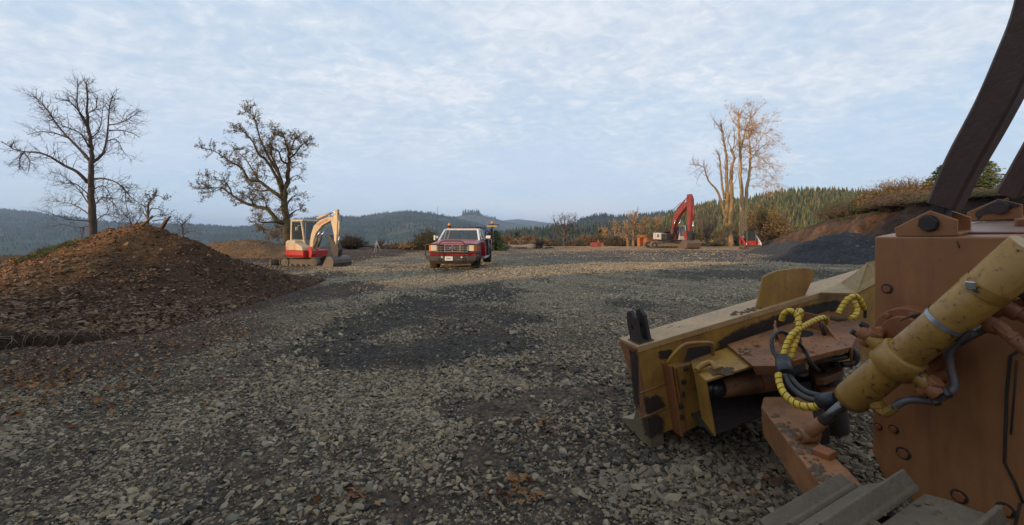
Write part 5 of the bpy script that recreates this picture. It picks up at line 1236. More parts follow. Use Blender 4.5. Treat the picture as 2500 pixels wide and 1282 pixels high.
# bare fruit trees behind the mound
def z8(pts): return [(250+x/7.12, 440+y/7.12) for x, y in pts]
tree('fruit_tree', 20, [(z8([(795, 1000), (790, 700), (790, 560), (800, 420), (850, 340), (900, 290), (920, 200)]), .07, .012), (z8([(800, 620), (840, 510), (920, 490), (1020, 520), (1110, 600)]), .03, .008),
     (z8([(900, 290), (980, 270), (1050, 310), (1100, 350)]), .025, .007), (z8([(850, 340), (800, 250), (740, 260), (680, 320)]), .025, .007), (z8([(780, 640), (700, 560), (620, 520)]), .03, .008), (z8([(780, 600), (740, 480), (700, 430), (640, 420)]), .025, .007),
     (z8([(830, 680), (920, 620), (1000, 640), (1060, 620)]), .03, .008), (z8([(870, 710), (1000, 690), (1100, 700), (1200, 720)]), .03, .008)],
     'small bare fruit tree rising just behind the peak of the big mound', bk=B_GREY, lv=leafmat('grey_leaves', (.07, .055, .04), (.10, .08, .05)), dens=7, L1=.55, tw=.008, sub=4, seed=31, depth=1, leaves=.18, leaf=.03, up=.3, curl=.5)
tree('fruit_tree', 24, [(z8([(1400, 1150), (1400, 950), (1390, 800), (1420, 740), (1480, 690), (1530, 650)]), .06, .012), (z8([(1395, 800), (1340, 740), (1260, 720), (1180, 750)]), .03, .008), (z8([(1400, 900), (1300, 840), (1250, 780)]), .03, .008),
     (z8([(1400, 960), (1480, 900), (1600, 890), (1700, 940)]), .03, .008), (z8([(1400, 770), (1370, 680), (1300, 690)]), .025, .008)],
     'lowest bare fruit tree, between the big mound and the soil berm', bk=B_GREY, dens=7, L1=.6, tw=.009, sub=4, seed=33, depth=1, up=.3, curl=.5)
tree('fruit_tree', 23, [([(330, 590), (322, 560), (318, 540), (300, 520)], .05, .01), ([(322, 560), (340, 535), (352, 515)], .03, .008), ([(320, 545), (296, 548), (280, 540)], .025, .008)],
     'thin bare sapling between the tall dark tree and the fruit tree on the mound', bk=B_GREY, dens=9, L1=.7, tw=.009, sub=5, seed=35, depth=1, up=.4, curl=.4)
# brush pile and fallen tree on the rim
r0 = shrub('brush_pile', 858, 606, 572, 50, 4.2, 'dark pile of cut brush at the rim left of the pickup', 'brush pile', BRN, 420, .25, .06, 41, (.055, .042, .034), .1, twigr=.022)
m = MB(); b = U(905, 602, 50); m.tube([U(880, 594, 50), U(893, 600, 50), U(925, 602, 50.3)], [.10, .14, .20], 8); m.tube([U(893, 600, 50), U(884, 592, 50)], [.07, .03], 5)
rt = empty('fallen_tree', (b.x, 50, float(gz(b.x, 50))), 0, 'fallen trunk with upturned root lying beside the brush pile behind the tripod', 'log')
m.build('trunk', B_GREY, rt, off=rt.location); m = MB(); rr = random.Random(5)
for k in range(26):
    d = Vector((rr.uniform(-.3, .6), rr.uniform(-.5, .5), rr.uniform(-.6, 1.0))); c = U(928, 601, 50.3); m.tube([c, c+d*.6, c+d*1.1+Vector((.1, 0, .2))], [.08, .05, .02], 5)
m.tube([U(928, 600, 50.3), U(927, 592, 50.3), U(929, 578, 50.3)], [.08, .05, .02], 5); m.build('root', B_DARK, rt, off=rt.location, kind='stuff')
Yt = 38.0; b = U(918, 612, Yt); zg = float(gz(b.x, Yt)); rt = empty('survey_tripod', (b.x, Yt, zg), 0, 'pale wooden survey tripod standing alone on the bare dirt left of the pickup', 'tripod'); WT = paint('pale_wood', (.62, .58, .52), .6)
top = U(919, 589, Yt)-rt.location
for a, dx in ((0, -.22), (2, .02), (4, .52)):
    m = MB(); m.tube([top, (dx, .25*math.sin(a+1), 0)], [.035, .022], 5); m.build('leg', WT, rt)
m = MB(); m.cyl(top-Vector((0, 0, .03)), top+Vector((0, 0, .05)), .07, 8); m.build('tripod_head', WT, rt)
# logs right of the pickup
Yl = 52.0; b = U(1290, 602, Yl); zg = float(gz(b.x, Yl))
def log(pa, pb, r0, r1, label, mat=None, z=.0, stub=True, seed=1):
    a, c = U(*pa, Yl), U(*pb, Yl); za = float(gz(a.x, Yl))+r0*.8+z; rt = empty('fallen_log', (a.x, Yl, za-r0*.8), 0, label, 'log')
    P = [Vector((a.x+(c.x-a.x)*t, Yl+.3*math.sin(t*3+seed), za+.04*math.sin(t*7+seed))) for t in [i/7 for i in range(8)]]
    m = MB(); m.tube(P, [r0+(r1-r0)*i/7 for i in range(8)], 9); m.build('trunk', mat or B_GREY, rt, off=rt.location); return rt, P
lt, P = log((1237, 600), (1308, 598), .22, .38, 'long pale debarked log with a root ball, right of the pickup', bark('pale_log', (.30, .24, .18)))
m = MB(); rr = random.Random(9); c = P[-1]+Vector((.5, 0, .3))
for k in range(46):
    d = Vector((rr.uniform(-.6, .6), rr.uniform(-.6, .6), rr.uniform(-.7, 1.0))); m.tube([c, c+d*.7, c+d*rr.uniform(1.0, 1.5)], [.12, .08, .03], 5)
m.build('root', B_DARK, lt, off=lt.location, kind='stuff')
log((1208, 601), (1236, 600), .26, .30, 'short tan log end nearest the pickup bed', bark('tan_log', (.22, .16, .10)), seed=2)
log((1225, 606), (1300, 604), .12, .10, 'thin dark pole lying in front of the long pale log', B_DARK, -.02, seed=3)
log((1330, 601), (1352, 606), .12, .06, 'broken branch right of the root ball, under the bare round tree', B_DARK, seed=4)
# orange and red bits
def boxes(name, px, py, Y, parts, mat, label, cat):
    b = U(px, py, Y); z = float(gz(b.x, Y)); rt = empty(name, (b.x, Y, z), 0, label, cat)
    for nm, c, d in parts: m = MB(); m.box(c, d); m.build(nm, mat, rt, .02)
    return rt
OG = paint('rusty_orange_paint', (.55, .19, .05), .6, (.25, .10, .04), .4, 2)
boxes('orange_doorway', 1567, 600, 60, [('post', (-.45, 0, .7), (.28, .5, 1.4)), ('post', (.45, 0, .7), (.28, .5, 1.4)), ('top_beam', (0, 0, 1.45), (1.2, .5, .3)), ('back_plate', (0, .3, .6), (.7, .06, 1.1))], OG, 'upright orange steel frame left of the large red excavator', 'steel frame')
boxes('steel_bin', 1591, 598, 62, [('panel', (0, -.5, .75), (1.3, .08, .9)), ('panel', (0, .5, .75), (1.3, .08, .9)), ('floor_plate', (0, 0, .32), (1.3, 1.0, .08)), ('rim_beam', (0, -.56, 1.22), (1.4, .12, .12))], OG, 'low orange steel bin just behind the white tail of the large excavator', 'steel bin')
boxes('red_crate', 1450, 600, 60, [('panel', (0, 0, .25), (.9, .5, .5)), ('lid', (0, 0, .55), (.95, .55, .08))], paint('faded_red', (.50, .09, .06), .6), 'faded red crate on the far rim between the bare round tree and the golden trees', 'crate')
boxes('orange_debris', 1462, 600, 60.5, [('board', (0, 0, .12), (1.5, .35, .22)), ('board', (.3, .1, .35), (.6, .3, .3)), ('post', (-.1, 0, .5), (.1, .1, .9))], OG, 'low orange scrap beside the faded red crate', 'scrap')

# single trees along the rim
tree('round_bare_tree', 62, [([(1376, 606), (1377, 590), (1378, 570), (1378, 550), (1380, 530)], .22, .04), ([(1378, 578), (1366, 562), (1356, 545), (1352, 530)], .12, .02), ([(1378, 570), (1392, 555), (1402, 540), (1405, 528)], .12, .02),
     ([(1377, 585), (1360, 575), (1345, 565)], .10, .02), ([(1378, 582), (1395, 572), (1410, 562)], .10, .02), ([(1378, 558), (1368, 540), (1366, 526)], .09, .02), ([(1379, 560), (1388, 540), (1390, 526)], .09, .02)],
     'dark bare round crowned tree on the rim right of the root ball', bk=B_DARK, dens=4.5, L1=1.5, tw=.02, sub=6, seed=51, depth=2, curl=.5, up=.3)
def gold(px, top, Y, w, label, seed, lean=0, n=7, dens=3.6):
    r = random.Random(seed); base = 603; L = [([(px, base), (px+lean*.3, base-(base-top)*.4), (px+lean*.7, base-(base-top)*.75), (px+lean, top)], .22, .04)]
    for k in range(n):
        t = .2+.7*k/n; y = base-(base-top)*t; x = px+lean*t; s = (-1)**k; q = w*(.9-.5*t); L.append(([(x, y), (x+s*q*.5, y-(base-top)*.10), (x+s*q, y-(base-top)*.24)], .09, .02))
    tree('golden_tree', Y, L, label, bk=B_TAN, lv=leafmat('golden_leaves', (.34, .20, .07), (.48, .31, .13)), dens=dens, L1=1.4, tw=.024, sub=6, seed=seed, depth=1.8, leaves=.16, leaf=.10, curl=.45, up=.35)
gold(1546, 517, 66, 22, 'tallest golden bare tree on the far rim, left of the orange frame', 61)
gold(1570, 538, 67, 14, 'slim golden tree rising directly behind the orange frame', 62, 8)
gold(1592, 534, 68, 12, 'golden tree bent to the right behind the large excavator tail', 63, 14)
gold(1533, 552, 64, 10, 'short thick golden tree just left of the tallest golden one', 64, -4, 5)
gold(1500, 545, 75, 13, 'pale thin tree on the far rim, second left of the tallest golden one', 65, 4, 6)
gold(1478, 560, 75, 12, 'low tan tree on the far rim, right of the red crate', 66, -3, 6)
def willow(px, Y, label, seed, top, w):
    r = random.Random(seed); L = [([(px, 604), (px+1, 592), (px-1, 584)], .28, .26)]
    for k in range(13): 
        x = px+(k-6)/6*w; L.append(([(px-2, 585), (px+(x-px)*.45, 585-(585-top)*.35), (x, top+abs(k-6)*5)], .08, .02))
    tree('pollard_tree', Y, L, label, bk=B_GREY, dens=2.4, L1=1.6, tw=.020, sub=4, seed=seed, depth=3, up=.9, curl=.22, tstart=.5)
willow(1727, 60, 'pollarded tree with a stubby trunk and upright switches, right of the large excavator bucket', 71, 500, 44)
# hedgerow shrubs between and behind
def bush(px, py1, Y, w, lab, cols, seed, n=260, lf=.8, leaf=.10, base=604, stem=(.14, .10, .06)): shrub('shrub', px, base, py1, Y, w, lab, 'shrub', cols, n, lf, leaf, seed, stem, twigr=.018)
bush(1045, 560, 46, 4.2, 'tall tan shrub half hidden behind the left side of the pickup', OLIVE, 81, 420, .8, .075)
bush(1005, 590, 48, 3.0, 'low tan shrub on the rim just left of the pickup', TAN, 82, 260)
bush(975, 597, 52, 3.4, 'faint rosy low shrub on the rim between the tripod and the pickup', RUST, 83, 180)
bush(1238, 576, 66, 5, 'rusty shrub behind the short tan log', RUST, 84); bush(1262, 585, 66, 5, 'pale tan shrub behind the middle of the long log', TAN, 85); bush(1292, 573, 68, 4.5, 'orange tan shrub with upright stems behind the long log', RUST, 86)
bush(1320, 582, 66, 5, 'tan shrub behind the root ball', TAN, 87); bush(1345, 586, 66, 4, 'brown shrub left of the round bare tree', BRN, 88); bush(1408, 588, 66, 5, 'brown tangled shrub right of the round bare tree', BRN, 89)
bush(1432, 574, 70, 5.5, 'wide orange brown shrub above the red crate', RUST, 90); bush(1456, 568, 72, 5, 'olive shrub behind the low tan tree', OLIVE, 91); bush(1515, 575, 68, 5.5, 'olive brown shrub between the pale thin tree and the tallest golden one', OLIVE, 92)
bush(1490, 585, 68, 5, 'low rusty shrub in front of the pale thin tree', RUST, 99); bush(1555, 578, 70, 5, 'tan undergrowth left of the orange frame', TAN, 100)
bush(1620, 545, 75, 7, 'dark olive tree-sized shrub behind the boom of the large excavator', OLIVE, 93, 420); bush(1665, 552, 74, 7, 'olive shrub seen between boom and stick of the large excavator', OLIVE, 94, 420)
bush(1700, 560, 74, 7, 'olive shrub directly right of the large red stick', OLIVE, 95, 420); bush(1760, 556, 72, 8, 'olive thicket behind the pollarded tree', OLIVE, 96, 460); bush(1818, 520, 74, 8, 'olive gold thicket behind the compact loader cab', OLIVE, 97, 520)
bush(1862, 494, 72, 9, 'orange leaved bushy tree behind the compact loader', GOLD, 98, 620, .9, .12); bush(1905, 508, 70, 6, 'tan feathery shrub at the far end of the cut bank', TAN, 101, 420, .7, .10); bush(1835, 545, 69, 5, 'rust orange shrub just above the compact loader roof', RUST, 102, 380)
bush(1790, 575, 66, 6, 'low brown undergrowth at the foot of the cottonwoods', BRN, 103, 300); bush(1745, 588, 63, 5, 'low tan undergrowth under the pollarded tree', TAN, 104, 240)
conifer(1210, 562, 44, 3.2, 'dark green young conifer just right of the pickup bed', 111)
conifer(1612, 548, 95, 5, 'dark conifer on the slope left of the large red boom', 112); conifer(1465, 556, 110, 6, 'dark conifer above the low tan tree', 113); conifer(1262, 566, 90, 5, 'small dark conifer beyond the long pale log', 114)
# top of the cut bank
def onbank(y, u): p = bank_top(y, u); return p
def bshrub(px, py1, Y, w, lab, cols, seed, n=300, lf=.8, leaf=.08, u=None, stem=(.12, .09, .06), nm='shrub'):
    x = (px-CX)/F_PX*Y; x0 = bank_top(Y, 0).x; p = bank_top(Y, max(0, x-x0)); shrub(nm, px, 500, py1, Y, w, lab, 'shrub', cols, n, lf, leaf, seed, stem, z0=p.z, twigr=.012)
GRB = ((.035, .055, .018), (.07, .09, .03))
bshrub(2030, 488, 42, 4, 'low olive shrub on the far end of the bank top', OLIVE, 121, 260, .6, .06); bshrub(2062, 482, 39, 4, 'green and brown shrub on the bank top, second from the far end', GRB, 122, 300, .7, .06); bshrub(2090, 478, 37, 3.6, 'brown leafy shrub in the middle of the bank top', BRN, 123, 300, .7, .06)
bshrub(2122, 466, 35, 3.4, 'dark green shrub on the bank top below the orange bramble', GRB, 124, 420); bshrub(2150, 470, 33, 3.2, 'second dark green shrub below the orange bramble', GRB, 125, 420)
bshrub(2175, 440, 33, 5, 'large orange and yellow bramble on the bank top', GOLD, 126, 700, .6, .06); bshrub(2228, 434, 32, 5, 'orange yellow bramble beside the dark conifer on the bank top', GOLD, 127, 700, .6, .06)
bshrub(2195, 468, 30, 4.5, 'grey twiggy brush in front of the orange brambles', BRN, 128, 700, .5, .05); bshrub(2245, 466, 28, 4.5, 'grey brown brush at the bank lip near the brown post', BRN, 129, 700, .5, .05); bshrub(2215, 486, 29, 1.6, 'pale dry grass clump on the bank lip', TAN, 130, 500, .2, .03)
bshrub(2375, 470, 24, 4.5, 'olive brush seen between the two brown posts', OLIVE, 131, 700, .6, .05); bshrub(2320, 478, 25, 4, 'dark olive brush right behind the near brown post', OLIVE, 132, 600, .6, .05); bshrub(2450, 474, 22, 4, 'dark olive brush behind the far brown post', OLIVE, 133, 600, .6, .05)
def bcon(px, pyt, Y, w, lab, seed, cols): x = (px-CX)/F_PX*Y; p = bank_top(Y, max(0, x-bank_top(Y, 0).x)); conifer(px, pyt, Y, w, lab, seed, cols, z0=p.z)
bcon(2298, 402, 33, 3.6, 'dark green conifer left of the near brown post', 141, ((.020, .04, .015), (.05, .07, .025))); bcon(2268, 434, 33, 2.6, 'smaller green conifer at the end of the orange brambles', 142, ((.025, .045, .015), (.06, .08, .025)))
bcon(2415, 392, 29, 3.8, 'yellow green conifer between the two brown posts', 143, ((.06, .075, .015), (.13, .13, .03))); bcon(2385, 412, 29, 3.2, 'green conifer hugging the right side of the near brown post', 144, ((.035, .055, .015), (.08, .09, .025)))
# ---------------------------------------------------------------- bulldozer beside the camera
class Frame:
    """local frame; hit() finds the local point where the line of sight through a photo pixel meets a local plane"""
    def __init__(s, O, X, Y, Z): s.O = Vector(O); s.A = [Vector(v).normalized() for v in (X, Y, Z)]
    def hit(s, px, py, ax, val):
        C = Vector((0, 0, CH)); d = Vector(((px-CX)/F_PX, 1, -(py-HY)/F_PX)); A = s.A[ax]; t = (val-(C-s.O).dot(A))/d.dot(A); P = C+d*t-s.O
        return Vector([P.dot(a) for a in s.A])
    def W(s, l): return s.O+s.A[0]*l[0]+s.A[1]*l[1]+s.A[2]*l[2]
def dozer():
    az, ro, pi_ = math.radians(65), math.radians(5.7), math.radians(-1)
    R = Vector((math.sin(az)*math.cos(ro), math.cos(az)*math.cos(ro), math.sin(ro))); Fw = Vector((-math.cos(az)*math.cos(pi_), math.sin(az)*math.cos(pi_), math.sin(pi_)))
    Fw = (Fw-R*Fw.dot(R)).normalized(); Up = R.cross(Fw); O = Vector((1.8543, 2.2, 1.6623)); DZ = Frame(O, R, Fw, Up)
    a, r2 = math.radians(10), math.radians(5.2)
    b = R*math.cos(a)*math.cos(r2)-Fw*math.sin(a)*math.cos(r2)+Up*math.sin(r2); n = R*math.sin(a)+Fw*math.cos(a); BL = Frame(DZ.W(DZ.hit(1555, 850, 1, 1.35)), b, n, b.cross(n))
    base = DZ.W((.4, -.4, -1.7)); T = empty('bulldozer', base, 0, 'old rusty orange yellow bulldozer with angled blade, cut off by the right edge', 'bulldozer')
    PO = paint('dozer_orange', (.29, .100, .034), .6, (.10, .055, .03), .40, 1.6, (.07, .035, .02), .03, 40, bump=.3)
    PH = paint('hood_orange', (.39, .168, .062), .46, (.20, .085, .045), .45, 1.1, (.07, .03, .02), -.045, 34, bump=.2, streak=.55)
    PY = paint('dozer_yellow', (.40, .215, .032), .5, (.20, .085, .03), .8, 2.6, (.07, .04, .025), .03, 34, bump=.3, streak=.6)
    PB = paint('cylinder_yellow', (.37, .195, .036), .42, (.20, .105, .035), .75, 3.0, (.06, .03, .02), .075, 30, bump=.3)
    PRST = paint('rusty_orange', (.32, .130, .045), .6, (.08, .042, .024), .75, 3.5, (.05, .03, .02), .05, 38, bump=.5)
    PG = paint('muddy_steel', (.120, .088, .056), .75, (.17, .130, .085), .6, 9, (.045, .036, .028), .0, 30, bump=.9)
    DK = paint('burnt_steel', (.055, .038, .034), .55, (.02, .015, .014), .5, 4, bump=.6)
    PBR = paint('brown_post_paint', (.080, .040, .030), .60, (.05, .027, .02), .4, 9, bump=.9)
    BLK = paint('hose_rubber', (.022, .022, .024), .5, (.12, .10, .07), .45, 9)
    YS = paint('spiral_yellow', (.75, .48, .025), .38, (.4, .26, .06), .3, 8)
    TP = paint('black_tape', (.02, .022, .028), .45, (.05, .05, .05), .4, 9, bump=.8)
    DIRT = paint('dried_mud', (.15, .105, .060), .95, (.08, .055, .035), .7, 9, bump=1.2)
    def bd(m, fr, name, mat, par=None, bev=.0, kind=None, seg=2, label=None):
        m.v = [tuple(fr.W(v)) for v in m.v]; return m.build(name, mat, par or T, bev, kind, base, seg, label)
    def poly(fr, pts, ax, val, off, mb=None):
        mb = mb or MB(); P = [fr.hit(*p, ax, val) for p in pts]; return mb.loft(P, off)
    ht = lambda x, y, r=0.0: DZ.hit(x, y, 0, r)
    # --- hood
    def hoodring(f): return [(0, f, 0), (.80, f, 0), (.80, f, -1.30), (.05, f, -1.30), (0, f, -1.22)]
    m = MB(); F0 = .02
    side = [(-1.9, 0), (F0-.02, 0), (F0+.065, -1.16), (F0+.02, -1.28), (-.12, -1.36), (-1.9, -1.36)]
    P0 = [(0.0, f, u) for f, u in side]; P1 = [(.80, f, u) for f, u in side]; k = len(side)
    m.add(P0+P1, [tuple(range(k)), tuple(range(k, 2*k))[::-1]]+[(i, (i+1) % k, k+(i+1) % k, k+i) for i in range(k)]); hood = bd(m, DZ, 'hood', PH, bev=.008)
    m = MB(); m.box((.40, -.75, .006), (.60, 1.1, .010)); bd(m, DZ, 'top_cover', paint('hood_top', (.26, .14, .10), .42, (.2, .12, .09), .4, 3, bump=.1), hood, .004)
    q = [DZ.hit(2418, 556, 2, .012), DZ.hit(2470, 552, 2, .012)]
    for p in q[:1]:
        m = MB(); m.tube([(.36, -.42, .0), (.36, -.42, .045)], .035, 10); m.box((.36, -.46, .02), (.025, .05, .05)); bd(m, DZ, 'cap_latch', PO, hood, .003)
    # panel seam and welded edge on the side panel
    sm = [(2490, 855), (2466, 870), (2458, 960), (2452, 1130), (2478, 1180), (2497, 1228)]
    m = MB(); m.tube([ht(x, y, -.002) for x, y in sm], .006, 5); m.tube([ht(x, y, -.002) for x, y in ((2490, 1228), (2478, 1282), (2470, 1320))], .005, 5); m.tube([ht(x, y, -.002) for x, y in ((2482, 880), (2476, 960), (2468, 1060))], .0035, 5)
    bd(m, DZ, 'panel_seam', paint('seam_dark', (.03, .02, .016), .8), hood, kind='stuff')
    m = MB(); m.tube([ht(2336, 588, -.001), ht(2343, 606, -.001)], .0025, 4); bd(m, DZ, 'scratch', DK, hood)
    for x, y, rr in ((2166, 705, .019), (2144, 1041, .014), (2182, 1048, .017), (2206, 1107, .024), (2342, 1212, .024), (2455, 1245, .024), (2205, 1178, .02)):
        c = ht(x, y); m = MB(); m.bolt(c, (-1, 0, 0), rr*1.35, .002, 16); wb = bd(m, DZ, 'washer', DK, hood); m = MB(); m.bolt(c, (-1, 0, 0), rr*.95, .013, 6); bd(m, DZ, 'bolt', PO, hood, .002)
    # --- brackets and brown posts
    def bracket(pl, rr, mat, nm):
        P = [DZ.hit(*p, 0, rr) for p in pl]; m = MB(); m.loft(P, (.012, 0, 0)); br = bd(m, DZ, nm, mat, bev=.003)
        m = MB(); m.loft([p+Vector((.13, 0, 0)) for p in P], (.012, 0, 0)); bd(m, DZ, 'rear_plate', mat, br, .003)
        m = MB(); lo = min(P, key=lambda v: v.y+v.z*0); pf = max(P, key=lambda v: v.y)
        m.box((rr+.071, (lo.y+pf.y)/2, min(p.z for p in P)+.008), (.13, abs(pf.y-lo.y), .014)); bd(m, DZ, 'base_plate', mat, br, .003)
        return br, P
    A, P = bracket([(2183, 557), (2269, 514), (2337, 537), (2337, 576), (2186, 577)], .004, PH, 'post_bracket')
    c = ht(2268, 545, .004); m = MB(); m.bolt(c, (-1, 0, 0), .037, .022, 6); m.bolt(c, (-1, 0, 0), .040, .004, 16); bd(m, DZ, 'pin_bolt', DK, A, .004)
    B2, P2 = bracket([(2360, 519), (2437, 486), (2496, 500), (2496, 534), (2363, 540)], .66, PH, 'post_bracket')
    c = DZ.hit(2443, 506, 0, .66); m = MB(); m.bolt(c, (-1, 0, 0), .038, .024, 6); bd(m, DZ, 'pin_bolt', DK, B2, .004)
    m = MB(); P_ = [DZ.hit(*p, 0, .657) for p in [(2384, 516), (2437, 487), (2492, 500), (2487, 505), (2460, 512), (2440, 520), (2400, 524), (2388, 538), (2380, 524)]]; m.loft(P_, (.002, 0, 0)); bd(m, DZ, 'peeled_patch', DK, B2)
    def post(edge, ridge, rr, wd, nm='canopy_post'):
        E_ = smooth_path([DZ.hit(*p, 0, rr) for p in edge], 4); Rg = smooth_path([DZ.hit(*p, 0, rr) for p in ridge], 4); k = min(len(E_), len(Rg)); m = MB(); vs = []; bv = .012
        for i in range(k):
            e, g = E_[i], Rg[i]; d = (g-e); L = d.length; d = d/L
            ring = [e+d*bv, g-d*bv, g+Vector((bv, 0, 0)), g+Vector((wd-bv, 0, 0)), g-d*bv+Vector((wd, 0, 0)), e+d*bv+Vector((wd, 0, 0)), e+Vector((wd-bv, 0, 0)), e+Vector((bv, 0, 0))]
            vs += ring
        nn = 8; m.add(vs, [(i*nn+j, i*nn+(j+1) % nn, (i+1)*nn+(j+1) % nn, (i+1)*nn+j) for i in range(k-1) for j in range(nn)]+[tuple(range(nn))[::-1], tuple((k-1)*nn+j for j in range(nn))])
        return bd(m, DZ, nm, PBR)
    post([(2259, 494), (2305, 385), (2375, 250), (2425, 135), (2462, 40), (2485, -60), (2500, -180)], [(2329, 514), (2377, 420), (2440, 310), (2500, 195), (2545, 85), (2575, -20), (2595, -140)], .03, .105)
    m = MB(); m.box((.085, -.235, .105), (.07, .05, .07)); bd(m, DZ, 'post_foot', DK, A, .004)
    post([(2427, 470), (2475, 385), (2515, 310), (2560, 200), (2600, 90)], [(2486, 488), (2530, 410), (2570, 335), (2620, 225), (2660, 110)], .69, .105)
    m = MB(); m.box((.745, -.30, .10), (.07, .06, .07)); bd(m, DZ, 'post_foot', DK, B2, .004)
    # --- lift cylinder
    up = ht(2530, 606, -.22); lo = ht(2072, 978, -.25); ax = (up-lo).normalized(); side = Vector((-1, 0, 0)); side = (side-ax*side.dot(ax)).normalized(); per = ax.cross(side)
    L = (up-lo).length; m = MB(); m.tube([lo+ax*L*t for t in (0, .03, .5, 1)], [.068, .075, .072, .077], 28); cy = bd(m, DZ, 'lift_cylinder', PB)
    m = MB(); m.tube([lo-ax*.002, lo+ax*.01], .055, 18); bd(m, DZ, 'gland', DK, cy)
    tr = ht(2192, 880, -.24); tt = (tr-lo).dot(ax); cc = lo+ax*tt
    m = MB(); m.tube([cc-ax*.055, cc-ax*.045, cc+ax*.045, cc+ax*.055], [.078, .092, .092, .078], 28); bd(m, DZ, 'trunnion_collar', PB, cy)
    pv = per if (DZ.W(cc+per*.15)-DZ.W(cc)).z > 0 else -per
    for sg, mt in ((1, PB), (-1, PB)):
        m = MB(); m.tube([cc+pv*sg*.07, cc+pv*sg*.135], .034, 14); bd(m, DZ, 'trunnion_pin', mt, cy, .003)
        m = MB(); e = cc+pv*sg*.135; m.tube([e-ax*.045, e+ax*.045], .030, 12); m.tube([e, e+pv*sg*.045], .036, 14); m.tube([e, e+Vector((.25, .02, .0))], .026, 10); cp = bd(m, DZ, 'trunnion_cap', PO, cy, .004)
        for s2 in (-1, 1):
            m = MB(); m.bolt(e+ax*.03*s2+pv*sg*.04, pv*sg+side*.6, .015, .03, 6); bd(m, DZ, 'cap_bolt', DK, cp)
    cu = ht(2235, 815, -.03); m = MB(); m.tube([Vector((0.0, cu.y, cu.z)), Vector((-.10, cu.y, cu.z))], .135, 24); m.tube([Vector((-.10, cu.y, cu.z)), Vector((-.125, cu.y, cu.z))], .10, 24)
    for k in range(7):
        a_ = 6.283*k/7; m.bolt(Vector((-.10, cu.y+.115*math.cos(a_), cu.z+.115*math.sin(a_))), (-1, 0, 0), .014, .014, 6)
    bd(m, DZ, 'pivot_hub', PO, hood, .004, 'stuff')
    # clamps
    def band(t, nm, mat, w=.012, rr=.0895):
        m = MB(); c = lo+ax*L*t; R0 = .0725+.0045*max(0, (t-.5)/.5)+.003; m.tube([c-ax*w, c+ax*w], R0, 28, False); m.tube([c-ax*w, c+ax*w], R0-.006, 28, False); return bd(m, DZ, nm, mat, cy)
    band(.60, 'hose_clamp', paint('clamp_zinc', (.35, .36, .38), .35, (.1, .1, .1), .4, 6, metal=.7), .010); band(.795, 'strap', PB, .020)
    bx = lo+ax*L*.795+(side*.9+pv*.35).normalized()*.080; m = MB(); m.box(bx, (.012, .03, .03)); bd(m, DZ, 'buckle', paint('bright_tin', (.75, .75, .75), .25, amt=.1, metal=.9), cy, .002)
    cl = lo+ax*L*.60-pv*.082+side*.02; m = MB(); m.tube([cl-ax*.035, cl+ax*.035], .014, 10)
    for k in range(9): m.box(cl+ax*(-.03+.0075*k)+side*.012, (.004, .003, .018))
    bd(m, DZ, 'clamp_screw', DK, cy, kind='stuff')
    m = MB(); q = [lo+ax*L*.56+pv*.076, lo+ax*L*.56+pv*.09-ax*.02, lo+ax*L*.54+pv*.105-ax*.06]; m.tube(q, [.008, .007, .002], 5); bd(m, DZ, 'clamp_tail', DK, cy)
    # rod and clevis on the push frame
    UB = -1.08; cv = DZ.hit(1972, 1058, 2, UB+.05); m = MB(); m.tube([lo, cv+(lo-cv).normalized()*.05], .025, 16); rod = bd(m, DZ, 'cylinder_rod', paint('oily_rod', (.16, .155, .15), .22, (.05, .045, .04), .5, 5, metal=.85))
    m = MB(); dr = (lo-cv).normalized(); m.tube([cv+dr*.01, cv+dr*.11], [.036, .030], 14); m.tube([cv-Vector((.038, -.02, .01)), cv+Vector((.042, -.02, -.01))], .038, 16); m.tube([cv-Vector((.058, -.027, .01)), cv+Vector((.06, -.027, -.01))], .020, 12); bd(m, DZ, 'rod_clevis', PRST, rod, .003)
    # steel pipes along the cylinder
    def pipe(pp, r, mat, nm='steel_pipe', rr=-.24, sm_=True):
        P = [DZ.hit(x, y, 0, rr if len(e) == 0 else e[0]) for x, y, *e in pp]; P = smooth_path(P, 5) if sm_ else P; m = MB(); m.tube(P, r, 12); return bd(m, DZ, nm, mat)
    ZN = paint('worn_pipe', (.13, .14, .16), .42, (.26, .12, .06), .5, 7, metal=.4)
    pipe([(2425, 792, -.13), (2383, 813, -.13), (2340, 838, -.13), (2317, 862, -.14), (2322, 905, -.15), (2330, 940, -.16), (2316, 960, -.18), (2276, 979, -.20), (2240, 976, -.22), (2208, 979, -.24), (2180, 996, -.25)], .0165, ZN)
    m = MB(); e = ht(2168, 1003, -.25); m.tube([ht(2186, 992, -.25), e, ht(2156, 1010, -.25)], [.020, .024, .022], 8, True, False); m.tube([ht(2130, 984, -.25), ht(2158, 1008, -.25)], [.030, .024], 8, True, False); m.tube([ht(2135, 978, -.25), ht(2142, 994, -.25)], [.036, .036], 6, True, False); bd(m, DZ, 'pipe_elbow', PB, cy, .003)
    m = MB(); m.tube([ht(2405, 790, -.16), ht(2440, 800, -.16)], .034, 14); m.tube([ht(2432, 792, -.17), ht(2462, 815, -.18)], .026, 8, True, False); m.tube([ht(2455, 812, -.18), ht(2540, 880, -.18)], .024, 12); m.tube([ht(2462, 817, -.18), ht(2474, 826, -.18)], .028, 6, True, False); bd(m, DZ, 'hose_fitting', PO, None, .003)
    m = MB(); m.tube([ht(2455, 752, -.12), ht(2490, 768, -.12)], .032, 14); m.tube([ht(2485, 765, -.12), ht(2540, 790, -.12)], .024, 12); bd(m, DZ, 'hose_fitting', PO, None, .003)
    m = MB(); m.tube(smooth_path([ht(2458, 705, -.10), ht(2490, 712, -.10), ht(2540, 735, -.10)], 4), .022, 10); bd(m, DZ, 'rubber_hose', BLK)
